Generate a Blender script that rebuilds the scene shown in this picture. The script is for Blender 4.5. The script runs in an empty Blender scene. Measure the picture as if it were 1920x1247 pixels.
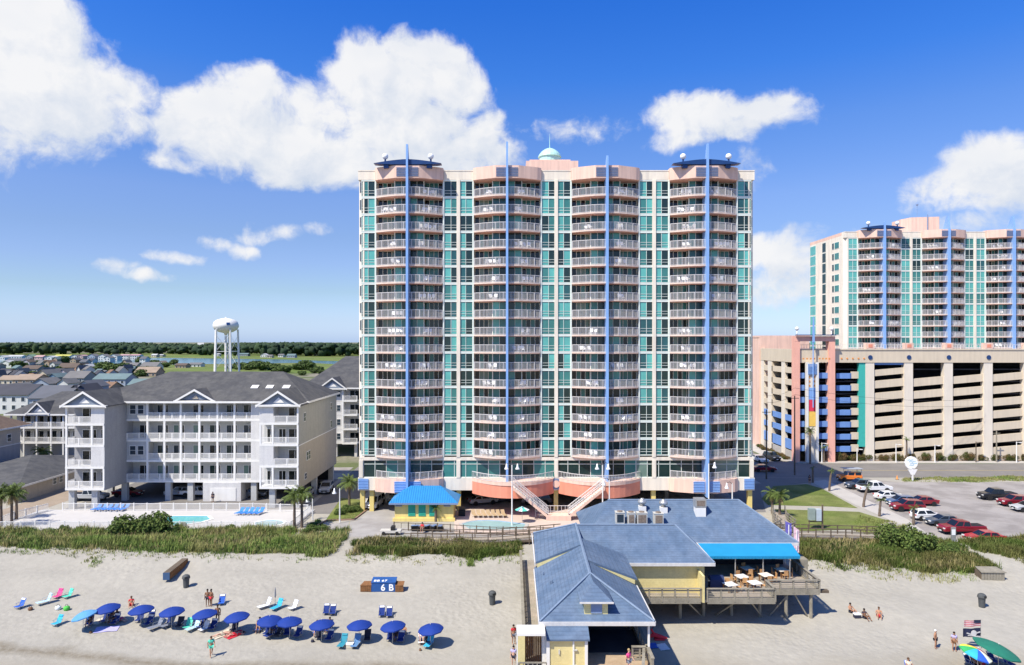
import bpy, math, random
import numpy as np
from mathutils import Vector, Matrix, noise as mnoise
R = math.radians
rnd = random.Random(11)
SC = bpy.context.scene
COL = SC.collection
# ------------------------------------------------------------ camera
H, F, HZ = 26.25, 1280.0, 640.0          # eye height, focal length and horizon row in pixels of the 1920 px photograph
cam_d = bpy.data.cameras.new('camera'); cam = bpy.data.objects.new('camera', cam_d); COL.objects.link(cam)
cam.location = (0, 0, H); cam.rotation_euler = (R(90), 0, 0)
cam_d.sensor_width = 36; cam_d.lens = 36 * F / 1920; cam_d.shift_y = (HZ - 623.5) / 1920
cam_d.clip_start = 0.5; cam_d.clip_end = 30000
SC.camera = cam
# ------------------------------------------------------------ sun and sky
SA, SB = 0.55, 0.48                      # shadow of a 1 m post: metres to the right, metres away
SUN_EL = math.atan(1 / math.hypot(SA, SB)); SUN_AZ = math.atan2(-SA, -SB)   # azimuth from +Y towards +X
sd = bpy.data.lights.new('sun', 'SUN'); sun = bpy.data.objects.new('sun', sd); COL.objects.link(sun)
sd.energy = 5.0; sd.angle = R(0.53); sd.color = (1.0, 0.93, 0.80)
sun.rotation_euler = Vector((SA, SB, -1)).to_track_quat('-Z', 'Y').to_euler()
SC.view_settings.view_transform = 'Standard'; SC.view_settings.look = 'None'
SC.view_settings.exposure = 0.40; SC.view_settings.gamma = 1.0; SC.view_settings.use_curve_mapping = False
w = bpy.data.worlds.new('World'); SC.world = w; w.use_nodes = True
NT = w.node_tree; NT.nodes.clear()
def wn(t, **k):
    n = NT.nodes.new(t)
    for a, b in k.items(): setattr(n, a, b)
    return n
def wl(a, b): NT.links.new(a, b)
def wmath(op, a, b=None, c=None, clamp=False):
    n = wn('ShaderNodeMath', operation=op, use_clamp=clamp)
    for i, x in enumerate((a, b, c)):
        if x is None: continue
        if isinstance(x, (int, float)): n.inputs[i].default_value = x
        else: wl(x, n.inputs[i])
    return n.outputs[0]
def wvec(op, a, b=None):
    n = wn('ShaderNodeVectorMath', operation=op)
    for i, x in enumerate((a, b)):
        if x is None: continue
        if isinstance(x, tuple): n.inputs[i].default_value = x
        else: wl(x, n.inputs[i])
    return n.outputs['Value'] if op in ('DOT_PRODUCT', 'LENGTH') else n.outputs[0]
sky = wn('ShaderNodeTexSky', sky_type='NISHITA'); sky.sun_disc = False
sky.sun_elevation = SUN_EL; sky.sun_rotation = SUN_AZ; sky.altitude = 10; sky.air_density = 1.0; sky.dust_density = 0.6; sky.ozone_density = 2.0
hs = wn('ShaderNodeHueSaturation'); hs.inputs['Saturation'].default_value = 1.28; wl(sky.outputs[0], hs.inputs['Color'])
tc = wn('ShaderNodeTexCoord'); sep = wn('ShaderNodeSeparateXYZ'); wl(tc.outputs['Generated'], sep.inputs[0])
az = wmath('ARCTAN2', sep.outputs[0], sep.outputs[1]); el = wmath('ARCSINE', sep.outputs[2])
# the blue deepens with height
ramp = wn('ShaderNodeValToRGB'); wl(wmath('DIVIDE', el, 1.0), ramp.inputs[0])
els = ramp.color_ramp.elements; K = .4
TN = [(0,(.88,1.18,2.25)),(.03,(.85,1.0,1.65)),(.07,(.82,.88,1.14)),(.11,(.92,.875,1.17)),(.147,(1.0,.90,1.12)),(.20,(1.16,.99,1.22)),(.29,(.98,1.0,1.36)),(.366,(.58,.94,1.54)),(.46,(.40,.87,1.62)),(1.0,(.52,.86,1.30))]
els[0].position = TN[0][0]; els[1].position = TN[-1][0]
for q_, c_ in TN[1:-1]: els.new(q_)
for e_, (q_, c_) in zip(els, TN): e_.position = q_; e_.color = tuple(x * K for x in c_) + (1,)
t1_ = wvec('MULTIPLY', hs.outputs[0], ramp.outputs[0]); t2_ = wvec('MULTIPLY', t1_, (1 / K,) * 3)
p = wn('ShaderNodeCombineXYZ'); wl(az, p.inputs[0]); wl(el, p.inputs[1]); P0 = p.outputs[0]
def ae(u, v):
    a = math.atan((u - 960) / F); return a, math.atan((HZ - v) / F * math.cos(a))
# cumulus lobes: u, v, half width, half height in pixels, thickness
LOBES = [(-60,110,215,125,1.1),(150,215,110,40,.75),(905,235,50,45,.7),(890,295,95,45,.75),(640,285,110,55,.85),(820,315,140,36,.6),(50,60,105,85,1),(85,150,135,95,1.1),(205,165,75,50,.85),(40,235,120,42,.65),(225,215,50,38,.6),(-140,150,200,125,1.0),
 (390,215,68,60,1.0),(430,250,130,75,1.1),(470,170,70,45,.9),(545,270,120,70,1.05),(610,215,90,60,.8),(700,140,100,75,1.15),(790,140,110,80,1.1),(850,165,70,70,.9),
 (760,235,170,80,1.1),(700,310,190,45,.95),(880,255,80,45,.8),(560,325,110,30,.7),(360,300,70,24,.45),
 (1330,215,110,42,.8),(1430,205,75,38,.85),(1370,240,70,34,.7),(1260,262,60,20,.45),(1480,225,36,24,.55),
 (1070,240,80,16,.10),(1790,345,75,40,.85),(1870,310,95,55,1.0),(1960,320,120,65,1.0),(1850,372,100,20,.5),(1440,480,90,42,.75),(1500,510,110,44,.6),(1440,540,80,28,.35),
 (402,452,26,12,.6),(466,465,22,14,.7),(500,437,46,16,.7),(474,422,12,16,.45),(606,437,22,11,.6),(215,497,26,12,.6),(280,514,34,8,.45),(337,481,36,9,.5),(1410,320,30,20,.2),(1860,420,200,14,.2)]
fr = lambda sc, det, ro, vec, off=(0, 0, 0): None
def fbm(vec, sc, det, ro=0.55, dist=0.0):
    n = wn('ShaderNodeTexNoise'); n.inputs['Scale'].default_value = sc; n.inputs['Detail'].default_value = det
    n.inputs['Roughness'].default_value = ro; n.inputs['Distortion'].default_value = dist; wl(vec, n.inputs['Vector']); return n.outputs[0]
warp = wn('ShaderNodeTexNoise'); warp.inputs['Scale'].default_value = 9; warp.inputs['Detail'].default_value = 4; wl(P0, warp.inputs['Vector'])
wv = wvec('MULTIPLY', wvec('SUBTRACT', warp.outputs['Color'], (.5, .5, .5)), (.065, .05, 0))
PW = wvec('ADD', P0, wv)
def lobes(PV, some=None):
    D = None
    for (u, v, rx, ry, s) in LOBES:
        if some and rx < some: continue
        if rx < 50: rx *= 1.05; ry *= 1.0; s *= .52
        a, e_ = ae(u, v)
        q = wvec('MULTIPLY', wvec('SUBTRACT', PV, (a, e_, 0)), (F / rx, F / ry, 0))
        d = wmath('MULTIPLY_ADD', wvec('DOT_PRODUCT', q, q), -s, s)
        D = d if D is None else wmath('SMOOTH_MAX', D, d, 0.25)
    return D
D = lobes(PW); D2 = lobes(wvec('ADD', PW, (-.022, .040, 0)), 50)
# scattered fair-weather clouds over the rest of the sky, outside the modelled view
far_n = fbm(P0, 3.2, 6, .55)
outside = wmath('MAXIMUM', wmath('MULTIPLY_ADD', wmath('ABSOLUTE', az), 4.0, -3.1, clamp=True), wmath('MULTIPLY_ADD', el, 4.0, -2.2, clamp=True))
gen = wmath('MULTIPLY', wmath('MULTIPLY_ADD', far_n, 6.0, -3.9), outside)
D = wmath('MAXIMUM', D, wmath('ADD', gen, wmath('MULTIPLY_ADD', outside, 1.5, -1.5)))
n1 = fbm(PW, 14, 10, .62); n2 = fbm(wvec('ADD', PW, (-.010, .016, 0)), 14, 9, .58)
n3 = fbm(PW, 42, 6, .6)
Dn = wmath('ADD', wmath('MULTIPLY_ADD', n1, 2.2, -1.1), wmath('MULTIPLY_ADD', n3, .8, -.4))
T = wmath('ADD', D, Dn)
alpha = wn('ShaderNodeMapRange', interpolation_type='SMOOTHSTEP'); alpha.inputs['From Min'].default_value = -0.18; alpha.inputs['From Max'].default_value = 0.66
wl(T, alpha.inputs['Value'])
big = wmath('MULTIPLY', wmath('SUBTRACT', wmath('MAXIMUM', D, -.2), wmath('MAXIMUM', D2, -.2)), .55)
lit = wmath('ADD', wmath('MULTIPLY_ADD', wmath('SUBTRACT', n1, n2), 2.6, .62), big, clamp=True)
under = fbm(wvec('MULTIPLY', PW, (1, 1.6, 1)), 7, 3)
lit = wmath('ADD', wmath('MULTIPLY', lit, .8), wmath('MULTIPLY_ADD', under, 1.3, -.48), clamp=True)
cc = wn('ShaderNodeMixRGB'); wl(lit, cc.inputs[0]); cc.inputs[1].default_value = (4.6, 5.2, 6.2, 1); cc.inputs[2].default_value = (7.1, 7.1, 7.15, 1)
mx = wn('ShaderNodeMixRGB'); wl(wmath('MULTIPLY', alpha.outputs[0], .97), mx.inputs[0]); wl(t2_, mx.inputs[1]); wl(cc.outputs[0], mx.inputs[2])
bg = wn('ShaderNodeBackground'); bg.inputs[1].default_value = 0.1; wl(mx.outputs[0], bg.inputs[0])
wo = wn('ShaderNodeOutputWorld'); wl(bg.outputs[0], wo.inputs[0])
SC.cycles.max_bounces = 6; SC.cycles.diffuse_bounces = 3; SC.cycles.glossy_bounces = 3; SC.cycles.transmission_bounces = 3; SC.cycles.caustics_reflective = False; SC.cycles.caustics_refractive = False
w.cycles.sampling_method = 'MANUAL'; w.cycles.sample_map_resolution = 512
# ------------------------------------------------------------ materials
def pm(name, rgb, rough=.7, var=.10, scale=1.5, bump=0.0, bscale=20, metal=0, spec=.35, streak=0.0, two=None, twos=.5, sub=None, alpha=1.0, fine=0.0, fscale=9.0):
    m = bpy.data.materials.new(name); m.use_nodes = True; t = m.node_tree; b = t.nodes['Principled BSDF']
    b.inputs['Roughness'].default_value = rough; b.inputs['Metallic'].default_value = metal; b.inputs['Specular IOR Level'].default_value = spec
    g = t.nodes.new('ShaderNodeNewGeometry'); pos = g.outputs['Position']
    def nz(sc, det=5, vec=None, ro=.55):
        n = t.nodes.new('ShaderNodeTexNoise'); n.inputs['Scale'].default_value = sc; n.inputs['Detail'].default_value = det; n.inputs['Roughness'].default_value = ro
        t.links.new(vec or pos, n.inputs['Vector']); return n.outputs[0]
    def ramp(fac, c0, c1, a=.3, z=.7):
        r = t.nodes.new('ShaderNodeValToRGB'); r.color_ramp.elements[0].position = a; r.color_ramp.elements[1].position = z
        r.color_ramp.elements[0].color = (*c0, 1); r.color_ramp.elements[1].color = (*c1, 1); t.links.new(fac, r.inputs[0]); return r.outputs[0]
    def mult(a, bb, fac=1.0):
        x = t.nodes.new('ShaderNodeMixRGB'); x.blend_type = 'MULTIPLY'; x.inputs[0].default_value = fac; t.links.new(a, x.inputs[1]); t.links.new(bb, x.inputs[2]); return x.outputs[0]
    lo = tuple(c * (1 - var) for c in rgb); hi = tuple(min(1, c * (1 + var)) for c in rgb)
    c = ramp(nz(scale), lo, hi)
    if two:
        x = t.nodes.new('ShaderNodeMixRGB'); f = ramp(nz(twos, 6), (0, 0, 0), (1, 1, 1), .42, .58); t.links.new(f, x.inputs[0]); t.links.new(c, x.inputs[1])
        c2 = ramp(nz(scale * 1.3), tuple(q * (1 - var) for q in two), tuple(min(1, q * (1 + var)) for q in two)); t.links.new(c2, x.inputs[2]); c = x.outputs[0]
    if fine:
        c = mult(c, ramp(nz(fscale, 3), (1 - fine,) * 3, (1, 1, 1), .35, .65))
    if streak:
        mp = t.nodes.new('ShaderNodeMapping'); mp.inputs['Scale'].default_value = (1.6, 1.6, .12); t.links.new(pos, mp.inputs[0])
        c = mult(c, ramp(nz(1.2, 6, mp.outputs[0]), (1 - streak, 1 - streak, 1 - streak * .9), (1, 1, 1), .3, .62))
    t.links.new(c, b.inputs['Base Color'])
    if bump:
        bp = t.nodes.new('ShaderNodeBump'); bp.inputs['Strength'].default_value = bump; bp.inputs['Distance'].default_value = .1
        t.links.new(nz(bscale, 5, ro=.65), bp.inputs['Height']); t.links.new(bp.outputs[0], b.inputs['Normal'])
    if sub: b.inputs['Subsurface Weight'].default_value = sub
    if alpha < 1: b.inputs['Alpha'].default_value = alpha
    return m
def lapped(name, rgb, step, var=.06, dark=.75, axis='z', rough=.6, bump=.4, two=None, streak=.1, slat=.08):
    """boards or shingle courses: fine horizontal relief lines"""
    m = pm(name, rgb, rough, var, 1.1, streak=streak, two=two, fine=.10, fscale=5); t = m.node_tree; b = t.nodes['Principled BSDF']
    g = t.nodes.new('ShaderNodeNewGeometry'); s = t.nodes.new('ShaderNodeSeparateXYZ'); t.links.new(g.outputs['Position'], s.inputs[0])
    mm = t.nodes.new('ShaderNodeMath'); mm.operation = 'FRACT'; dd = t.nodes.new('ShaderNodeMath'); dd.operation = 'DIVIDE'; dd.inputs[1].default_value = step
    t.links.new(s.outputs['xyz'.index(axis)], dd.inputs[0]); t.links.new(dd.outputs[0], mm.inputs[0])
    bp = t.nodes.new('ShaderNodeBump'); bp.inputs['Strength'].default_value = bump; bp.inputs['Distance'].default_value = .03
    t.links.new(mm.outputs[0], bp.inputs['Height']); t.links.new(bp.outputs[0], b.inputs['Normal'])
    r = t.nodes.new('ShaderNodeValToRGB'); r.color_ramp.elements[0].color = (dark,) * 3 + (1,); r.color_ramp.elements[1].color = (1, 1, 1, 1)
    r.color_ramp.elements[0].position = slat * .5; r.color_ramp.elements[1].position = slat * 1.5; t.links.new(mm.outputs[0], r.inputs[0])
    x = t.nodes.new('ShaderNodeMixRGB'); x.blend_type = 'MULTIPLY'; x.inputs[0].default_value = 1
    src = b.inputs['Base Color'].links[0].from_socket; t.links.new(src, x.inputs[1]); t.links.new(r.outputs[0], x.inputs[2]); t.links.new(x.outputs[0], b.inputs['Base Color'])
    return m
def glass(name, rgb, rough=.08, spec=.5, coat=.0):
    return pm(name, rgb, rough, .18, .35, spec=spec)
M = dict(
 cream=pm('cream_stucco', (.82,.74,.61), .8, .06, .3, streak=.18), peach=pm('peach_stucco', (.82,.56,.44), .8, .06, .3, streak=.2),
 peachdk=pm('salmon_stucco', (.78,.42,.31), .8, .06, .4, streak=.12), coral=pm('coral_stucco', (.78,.29,.19), .75, .06, .5, streak=.15),
 white=pm('white_paint', (.80,.78,.73), .5, .04, .8, streak=.08), mint=pm('pale_mint_frame', (.72,.77,.70), .45, .04), railw=pm('white_rail_paint', (.66,.63,.61), .5, .05, 2),
 blue=pm('sky_blue_paint', (.24,.42,.76), .45, .06, .6, streak=.08), navy=pm('navy_steel', (.015,.05,.16), .4, .1), louver=pm('grey_blue_louver', (.20,.27,.42), .5, .08, 3),
 turq=pm('turquoise_metal', (.45,.72,.64), .4, .06), globe=pm('white_globe', (.88,.88,.86), .25, .02),
 yellow=pm('yellow_stucco', (.78,.62,.22), .8, .05, .5, streak=.12), dark=pm('dark_interior', (.035,.035,.04), .9, .3, .6), conc=pm('concrete', (.36,.34,.32), .85, .12, .5, fine=.12, bump=.1),  # dark_interior: near-black with the shade of covered spaces painted in
 g_teal=glass('teal_glass', (.11,.40,.36)), g_mid=glass('green_glass', (.05,.20,.185)), g_dark=glass('dark_glass', (.014,.035,.034)), g_blue=glass('blue_green_glass', (.025,.10,.11)), g_black=glass('smoked_glass', (.006,.010,.012)),
 g_curt=glass('curtained_glass', (.16,.24,.20), .12), g_grey=glass('grey_window_glass', (.03,.045,.06)),
)
TEALS = ['g_teal', 'g_mid', 'g_dark', 'g_blue', 'g_mid', 'g_teal', 'g_dark']
# ------------------------------------------------------------ mesh helpers
class MB:
    def __init__(s): s.v = []; s.f = []; s.m = []; s.cur = 0; s.smooth = False
    def mat(s, i): s.cur = i; return s
    def add(s, vs, fs):
        o = len(s.v); s.v += [tuple(x) for x in vs]; s.f += [tuple(i + o for i in f) for f in fs]; s.m += [s.cur] * len(fs); return s
    def box(s, x0, y0, z0, x1, y1, z1):
        if x0 > x1: x0, x1 = x1, x0
        if y0 > y1: y0, y1 = y1, y0
        if z0 > z1: z0, z1 = z1, z0
        return s.add([(x0,y0,z0),(x1,y0,z0),(x1,y1,z0),(x0,y1,z0),(x0,y0,z1),(x1,y0,z1),(x1,y1,z1),(x0,y1,z1)],
                     [(0,3,2,1),(4,5,6,7),(0,1,5,4),(1,2,6,5),(2,3,7,6),(3,0,4,7)])
    def cbox(s, cx, cy, cz, sx, sy, sz, rz=0, ry=0, rx=0):
        m = Matrix.Translation((cx, cy, cz)) @ Matrix.Rotation(rz, 4, 'Z') @ Matrix.Rotation(ry, 4, 'Y') @ Matrix.Rotation(rx, 4, 'X')
        vs = [m @ Vector((a * sx / 2, b * sy / 2, c * sz / 2)) for c in (-1, 1) for a, b in ((-1,-1),(1,-1),(1,1),(-1,1))]
        return s.add(vs, [(0,3,2,1),(4,5,6,7),(0,1,5,4),(1,2,6,5),(2,3,7,6),(3,0,4,7)])
    def prism(s, poly, z0, z1):
        n = len(poly)
        return s.add([(x, y, z0) for x, y in poly] + [(x, y, z1) for x, y in poly],
                     [tuple(range(n - 1, -1, -1)), tuple(range(n, 2 * n))] + [(i, (i + 1) % n, (i + 1) % n + n, i + n) for i in range(n)])
    def prism_y(s, poly, y0, y1):       # polygon in (x, z), extruded along y
        n = len(poly)
        return s.add([(x, y0, z) for x, z in poly] + [(x, y1, z) for x, z in poly],
                     [tuple(range(n)), tuple(range(2 * n - 1, n - 1, -1))] + [(i + n, (i + 1) % n + n, (i + 1) % n, i) for i in range(n)])
    def prism_x(s, poly, x0, x1):       # polygon in (y, z), extruded along x
        n = len(poly)
        return s.add([(x0, y, z) for y, z in poly] + [(x1, y, z) for y, z in poly],
                     [tuple(range(n - 1, -1, -1)), tuple(range(n, 2 * n))] + [(i, (i + 1) % n, (i + 1) % n + n, i + n) for i in range(n)])
    def face(s, *vs): return s.add(vs, [tuple(range(len(vs)))])
    def slab(s, pts, th):               # any planar outline, thickened downward
        n = len(pts); a = [Vector(q) for q in pts]
        return s.add([tuple(q) for q in a] + [(q.x, q.y, q.z - th) for q in a],
                     [tuple(range(n)), tuple(range(2 * n - 1, n - 1, -1))] + [((i + 1) % n, i, i + n, (i + 1) % n + n) for i in range(n)])
    def tube(s, p0, p1, r0, r1=None, n=8, caps=True):
        r1 = r0 if r1 is None else r1; a = Vector(p0); b = Vector(p1); d = (b - a)
        if d.length < 1e-6: return s
        q = d.to_track_quat('Z', 'Y'); vs = []
        for c, r in ((a, r0), (b, r1)):
            for k in range(n):
                t = 2 * math.pi * k / n; vs.append(c + q @ Vector((math.cos(t) * r, math.sin(t) * r, 0)))
        fs = [(k, (k + 1) % n, (k + 1) % n + n, k + n) for k in range(n)]
        if caps: fs += [tuple(range(n - 1, -1, -1)), tuple(range(n, 2 * n))]
        return s.add(vs, fs)
    def path(s, pts, rad, n=6):
        rr = rad if isinstance(rad, (list, tuple)) else [rad] * len(pts); P = [Vector(q) for q in pts]; o = []; 
        for i, c in enumerate(P):
            d = (P[min(i + 1, len(P) - 1)] - P[max(i - 1, 0)]); q = d.to_track_quat('Z', 'Y')
            o += [c + q @ Vector((math.cos(2 * math.pi * k / n) * rr[i], math.sin(2 * math.pi * k / n) * rr[i], 0)) for k in range(n)]
        fs = [(i * n + k, i * n + (k + 1) % n, (i + 1) * n + (k + 1) % n, (i + 1) * n + k) for i in range(len(P) - 1) for k in range(n)]
        fs += [tuple(range(n - 1, -1, -1)), tuple(range(len(o) - n, len(o)))]
        return s.add(o, fs)
    def lathe(s, prof, n=16, c=(0, 0, 0), m=None):
        vs = []
        for r, z in prof:
            for k in range(n):
                t = 2 * math.pi * k / n; q = Vector((math.cos(t) * r, math.sin(t) * r, z))
                if m is not None: q = m @ q
                vs.append(q + Vector(c))
        fs = [(i * n + k, i * n + (k + 1) % n, (i + 1) * n + (k + 1) % n, (i + 1) * n + k) for i in range(len(prof) - 1) for k in range(n)]
        if prof[0][0] > 1e-4: fs.append(tuple(range(n - 1, -1, -1)))
        if prof[-1][0] > 1e-4: fs.append(tuple(range(len(vs) - n, len(vs))))
        return s.add(vs, fs)
    def ball(s, c, r, n=12, sz=1.0):
        k = n // 2 + 1
        return s.lathe([(max(1e-5, r * math.sin(math.pi * i / k)), -r * sz * math.cos(math.pi * i / k)) for i in range(k + 1)], n, c)
    def mesh(s, name, mats, smooth=None):
        me = bpy.data.meshes.new(name); me.from_pydata([tuple(q) for q in s.v], [], s.f)
        for m in (mats if isinstance(mats, (list, tuple)) else [mats]): me.materials.append(M[m] if isinstance(m, str) else m)
        if len(me.materials) > 1: me.polygons.foreach_set('material_index', s.m)
        if smooth or (smooth is None and s.smooth): me.polygons.foreach_set('use_smooth', [True] * len(me.polygons))
        me.update(); return me
    def build(s, name, mats, parent=None, smooth=None, **k):
        return link(name, s.mesh(name, mats, smooth), parent, **k)
def link(name, me, parent=None, loc=None, rz=0, **k):
    o = bpy.data.objects.new(name, me); COL.objects.link(o); o.parent = parent
    if loc: o.location = loc
    if rz: o.rotation_euler = (0, 0, rz)
    for a, b in k.items(): o[a] = b
    return o
def thing(name, label, cat, loc=(0, 0, 0), rz=0, group=None):
    o = bpy.data.objects.new(name, None); COL.objects.link(o); o.location = loc; o.rotation_euler = (0, 0, rz); o.empty_display_size = .2
    o['label'] = label; o['category'] = cat
    if group: o['group'] = group
    return o
def tag(o, label, cat, group=None):
    o['label'] = label; o['category'] = cat
    if group: o['group'] = group
    return o
KIDS = {}
def copy_tree(o, parent=None, loc=None, rz=None, label=None, swap=None):
    c = o.copy(); COL.objects.link(c); c.parent = parent
    if loc is not None: c.location = loc
    if rz is not None: c.rotation_euler = (0, 0, rz)
    if label: c['label'] = label
    if swap and c.data and c.data.name in swap: c.data = swap[c.data.name]
    for ch in o.children: copy_tree(ch, c, swap=swap)
    return c
def recolor(o, old, new):
    """give a copied thing its own paint: every child mesh using material old gets new"""
    st = [o]; seen = {}
    while st:
        q = st.pop(); st += list(q.children)
        if q.data and any(m == old for m in q.data.materials):
            if q.data not in seen:
                me = q.data.copy()
                for i, m in enumerate(me.materials):
                    if m == old: me.materials[i] = new
                seen[q.data] = me
            q.data = seen[q.data]
# ------------------------------------------------------------ the lie of the land
GP = [(20,-2.6),(45,-1.6),(58,-1.1),(72,-.6),(78,.0),(82,.55),(86,.55),(92,.0),(400,0)]
def gz(x, y):
    for (a, za), (b, zb) in zip(GP, GP[1:]):
        if y <= b:
            t = max(0, min(1, (y - a) / (b - a))); t = t * t * (3 - 2 * t); z = za + (zb - za) * t; break
    else: z = 0
    if y < 91.5:
        k = min(1, (91.5 - y) / 6); z += k * (.28 * mnoise.noise(Vector((x * .09, y * .12, 3.1))) + .12 * mnoise.noise(Vector((x * .3, y * .33, 7.7))) + .035 * mnoise.noise(Vector((x * 1.1, y * 1.1, 1.7))))
    return z
def G(u, v, z=None, up=0.0):
    """the point of the ground (or of the level z) that lies in pixel u, v"""
    y = H * F / max(2, (v - HZ)); 
    for _ in range(14):
        zz = gz((u - 960) / F * y, y) if z is None else z
        y = (H - zz) * F / max(2, (v - HZ))
    x = (u - 960) / F * y
    return Vector((x, y, (gz(x, y) if z is None else z) + up))
def PX(u, y): return (u - 960) / F * y
def PZ(v, y): return H - (v - HZ) / F * y
# ------------------------------------------------------------ ground
M.update(
 sand=pm('beach_sand', (.375,.35,.295), .95, .07, .07, bump=.5, bscale=2.2, fine=.09, fscale=1.3),
 road=pm('worn_asphalt', (.21,.195,.18), .9, .10, .3, fine=.15, bump=.1), lot=pm('pale_lot_paving', (.36,.33,.305), .9, .10, .15, two=(.27,.245,.225), twos=.22, fine=.14, bump=.1),
 walk=pm('pale_concrete', (.46,.43,.39), .9, .06, .4, fine=.08), lawn=pm('mown_grass', (.13,.17,.03), .95, .25, .35, two=(.19,.21,.06), twos=.12, fine=.3, fscale=6, bump=.4, bscale=8),
 deck=pm('white_pool_deck', (.50,.48,.46), .85, .04, .6, fine=.05), pinkdeck=pm('pink_pool_deck', (.56,.45,.38), .85, .06, .5, fine=.08),
 pool=pm('pool_water', (.07,.42,.42), .08, .10, .8, spec=.6, bump=.15, bscale=3), pool2=pm('pale_pool_water', (.33,.50,.49), .08, .06, .8, spec=.6, bump=.15, bscale=3),
 marsh=pm('marsh_grass', (.13,.19,.03), .95, .2, .01, two=(.17,.19,.05), twos=.008, fine=.25, fscale=.08), water=pm('creek_water', (.05,.15,.18), .15, .1, .02, spec=.5),
 dirt=pm('tan_soil', (.34,.27,.20), .95, .12, .3, fine=.2, bump=.2), drive=pm('driveway_concrete', (.37,.35,.33), .9, .08, .35, two=(.31,.29,.27), twos=.25, fine=.1, bump=.05),
 line=pm('road_paint', (.75,.74,.70), .8, .08, 2), hedge_soil=pm('mulch', (.16,.09,.05), .95, .2, 1.2))
# beach-to-suburb ground colours live in one sheet: sand in front, then thin grass and bare soil
gm = M['sand']; t = gm.node_tree; b = t.nodes['Principled BSDF']
g = t.nodes.new('ShaderNodeNewGeometry'); s = t.nodes.new('ShaderNodeSeparateXYZ'); t.links.new(g.outputs['Position'], s.inputs[0])
def nd(op, a, bb, c=None, cl=False):
    n = t.nodes.new('ShaderNodeMath'); n.operation = op; n.use_clamp = cl
    for i, x in enumerate((a, bb, c)):
        if x is None: continue
        if isinstance(x, (int, float)): n.inputs[i].default_value = x
        else: t.links.new(x, n.inputs[i])
    return n.outputs[0]
def nzz(sc, det, ro=.55):
    n = t.nodes.new('ShaderNodeTexNoise'); n.inputs['Scale'].default_value = sc; n.inputs['Detail'].default_value = det; n.inputs['Roughness'].default_value = ro
    t.links.new(g.outputs['Position'], n.inputs['Vector']); return n.outputs[0]
def mixc(f, a, bb):
    x = t.nodes.new('ShaderNodeMixRGB')
    if isinstance(f, float): x.inputs[0].default_value = f
    else: t.links.new(f, x.inputs[0])
    for i, q in ((1, a), (2, bb)):
        if isinstance(q, tuple): x.inputs[i].default_value = (*q, 1)
        else: t.links.new(q, x.inputs[i])
    return x.outputs[0]
base = b.inputs['Base Color'].links[0].from_socket
# damp, trodden sand towards the sea (its edge wanders), then suburb soils inland
n_edge = nzz(.06, 6)
damp = nd('MULTIPLY_ADD', nd('ADD', s.outputs[1], nd('MULTIPLY', n_edge, 12.0)), -.22, 14.5, True)
c = mixc(nd('MULTIPLY', damp, .75), base, (.30,.265,.20))
wrack = nd('SUBTRACT', 1.0, nd('ABSOLUTE', nd('MULTIPLY_ADD', nd('ADD', nd('MULTIPLY_ADD', s.outputs[0], .1, s.outputs[1]), nd('MULTIPLY', n_edge, 9.0)), .8, -48.1), None), None, True)
c = mixc(nd('MULTIPLY', nd('MULTIPLY', wrack, nzz(2.2, 6, .7)), 1.7, None, True), c, (.20,.17,.12))
grassy = mixc(nd('MULTIPLY_ADD', nzz(.05, 6), 7.0, -3.1, True), (.115,.135,.05), (.26,.23,.18))
grassy = mixc(nd('MULTIPLY_ADD', nzz(.6, 5), 4.0, -2.0, True), grassy, (.09,.11,.04))
inl = nd('MULTIPLY_ADD', s.outputs[1], .25, -34.0, True)
c = mixc(inl, c, grassy)
t.links.new(c, b.inputs['Base Color'])
# trodden hollows and tyre ruts in the relief of the sand
vo = t.nodes.new('ShaderNodeTexVoronoi'); vo.inputs['Scale'].default_value = 1.7; t.links.new(g.outputs['Position'], vo.inputs['Vector'])
hol = nd('MULTIPLY', nd('MULTIPLY_ADD', vo.outputs['Distance'], 1.6, 0.0, True), nd('MULTIPLY_ADD', nzz(.10, 4), 4.0, -1.5, True))
rut = nd('MULTIPLY', nd('SINE', nd('MULTIPLY', nd('ADD', s.outputs[0], nd('MULTIPLY', nzz(.05, 2), 22.0)), 3.3), None), nd('MULTIPLY_ADD', nzz(.035, 3), 9.0, -4.9, True))
b2 = t.nodes.new('ShaderNodeBump'); b2.inputs['Strength'].default_value = .5; b2.inputs['Distance'].default_value = .12
t.links.new(nd('MULTIPLY_ADD', rut, .35, hol), b2.inputs['Height']); old_n = b.inputs['Normal'].links[0].from_socket; t.links.new(old_n, b2.inputs['Normal']); t.links.new(b2.outputs[0], b.inputs['Normal'])
xs = [-14000,-8000,-4000,-2000,-1000,-500,-300,-200,-150] + [-110 + 1.0 * i for i in range(231)] + [135,160,220,320,500,1000,2000,4000,8000,14000]
ys = [-600,-200,-60,0,25,36] + [42 + .7 * i for i in range(74)] + [94,96,100,110,130,160,220,320,500,1000,2000,4000,9000,16000]
vs = [(x, y, gz(x, y) if -115 < x < 125 or y > 92 else gz(max(-115, min(125, x)), y)) for y in ys for x in xs]
nx = len(xs); fs = [(j * nx + i, j * nx + i + 1, (j + 1) * nx + i + 1, (j + 1) * nx + i) for j in range(len(ys) - 1) for i in range(nx - 1)]
me = bpy.data.meshes.new('ground'); me.from_pydata(vs, [], fs); me.materials.append(gm); me.polygons.foreach_set('use_smooth', [True] * len(fs))
link('ground', me, kind='structure')
def sheet(name, pts, z, mat, th=0.0, kind='structure'):
    m = MB(); n = len(pts)
    if th: m.prism([(q[0], q[1]) for q in pts], z - th, z)
    else: m.face(*[(q[0], q[1], z) for q in pts])
    me = m.mesh(name, mat)
    if not th and me.polygons[0].normal.z < 0: me.flip_normals()
    return link(name, me, kind=kind)
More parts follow.
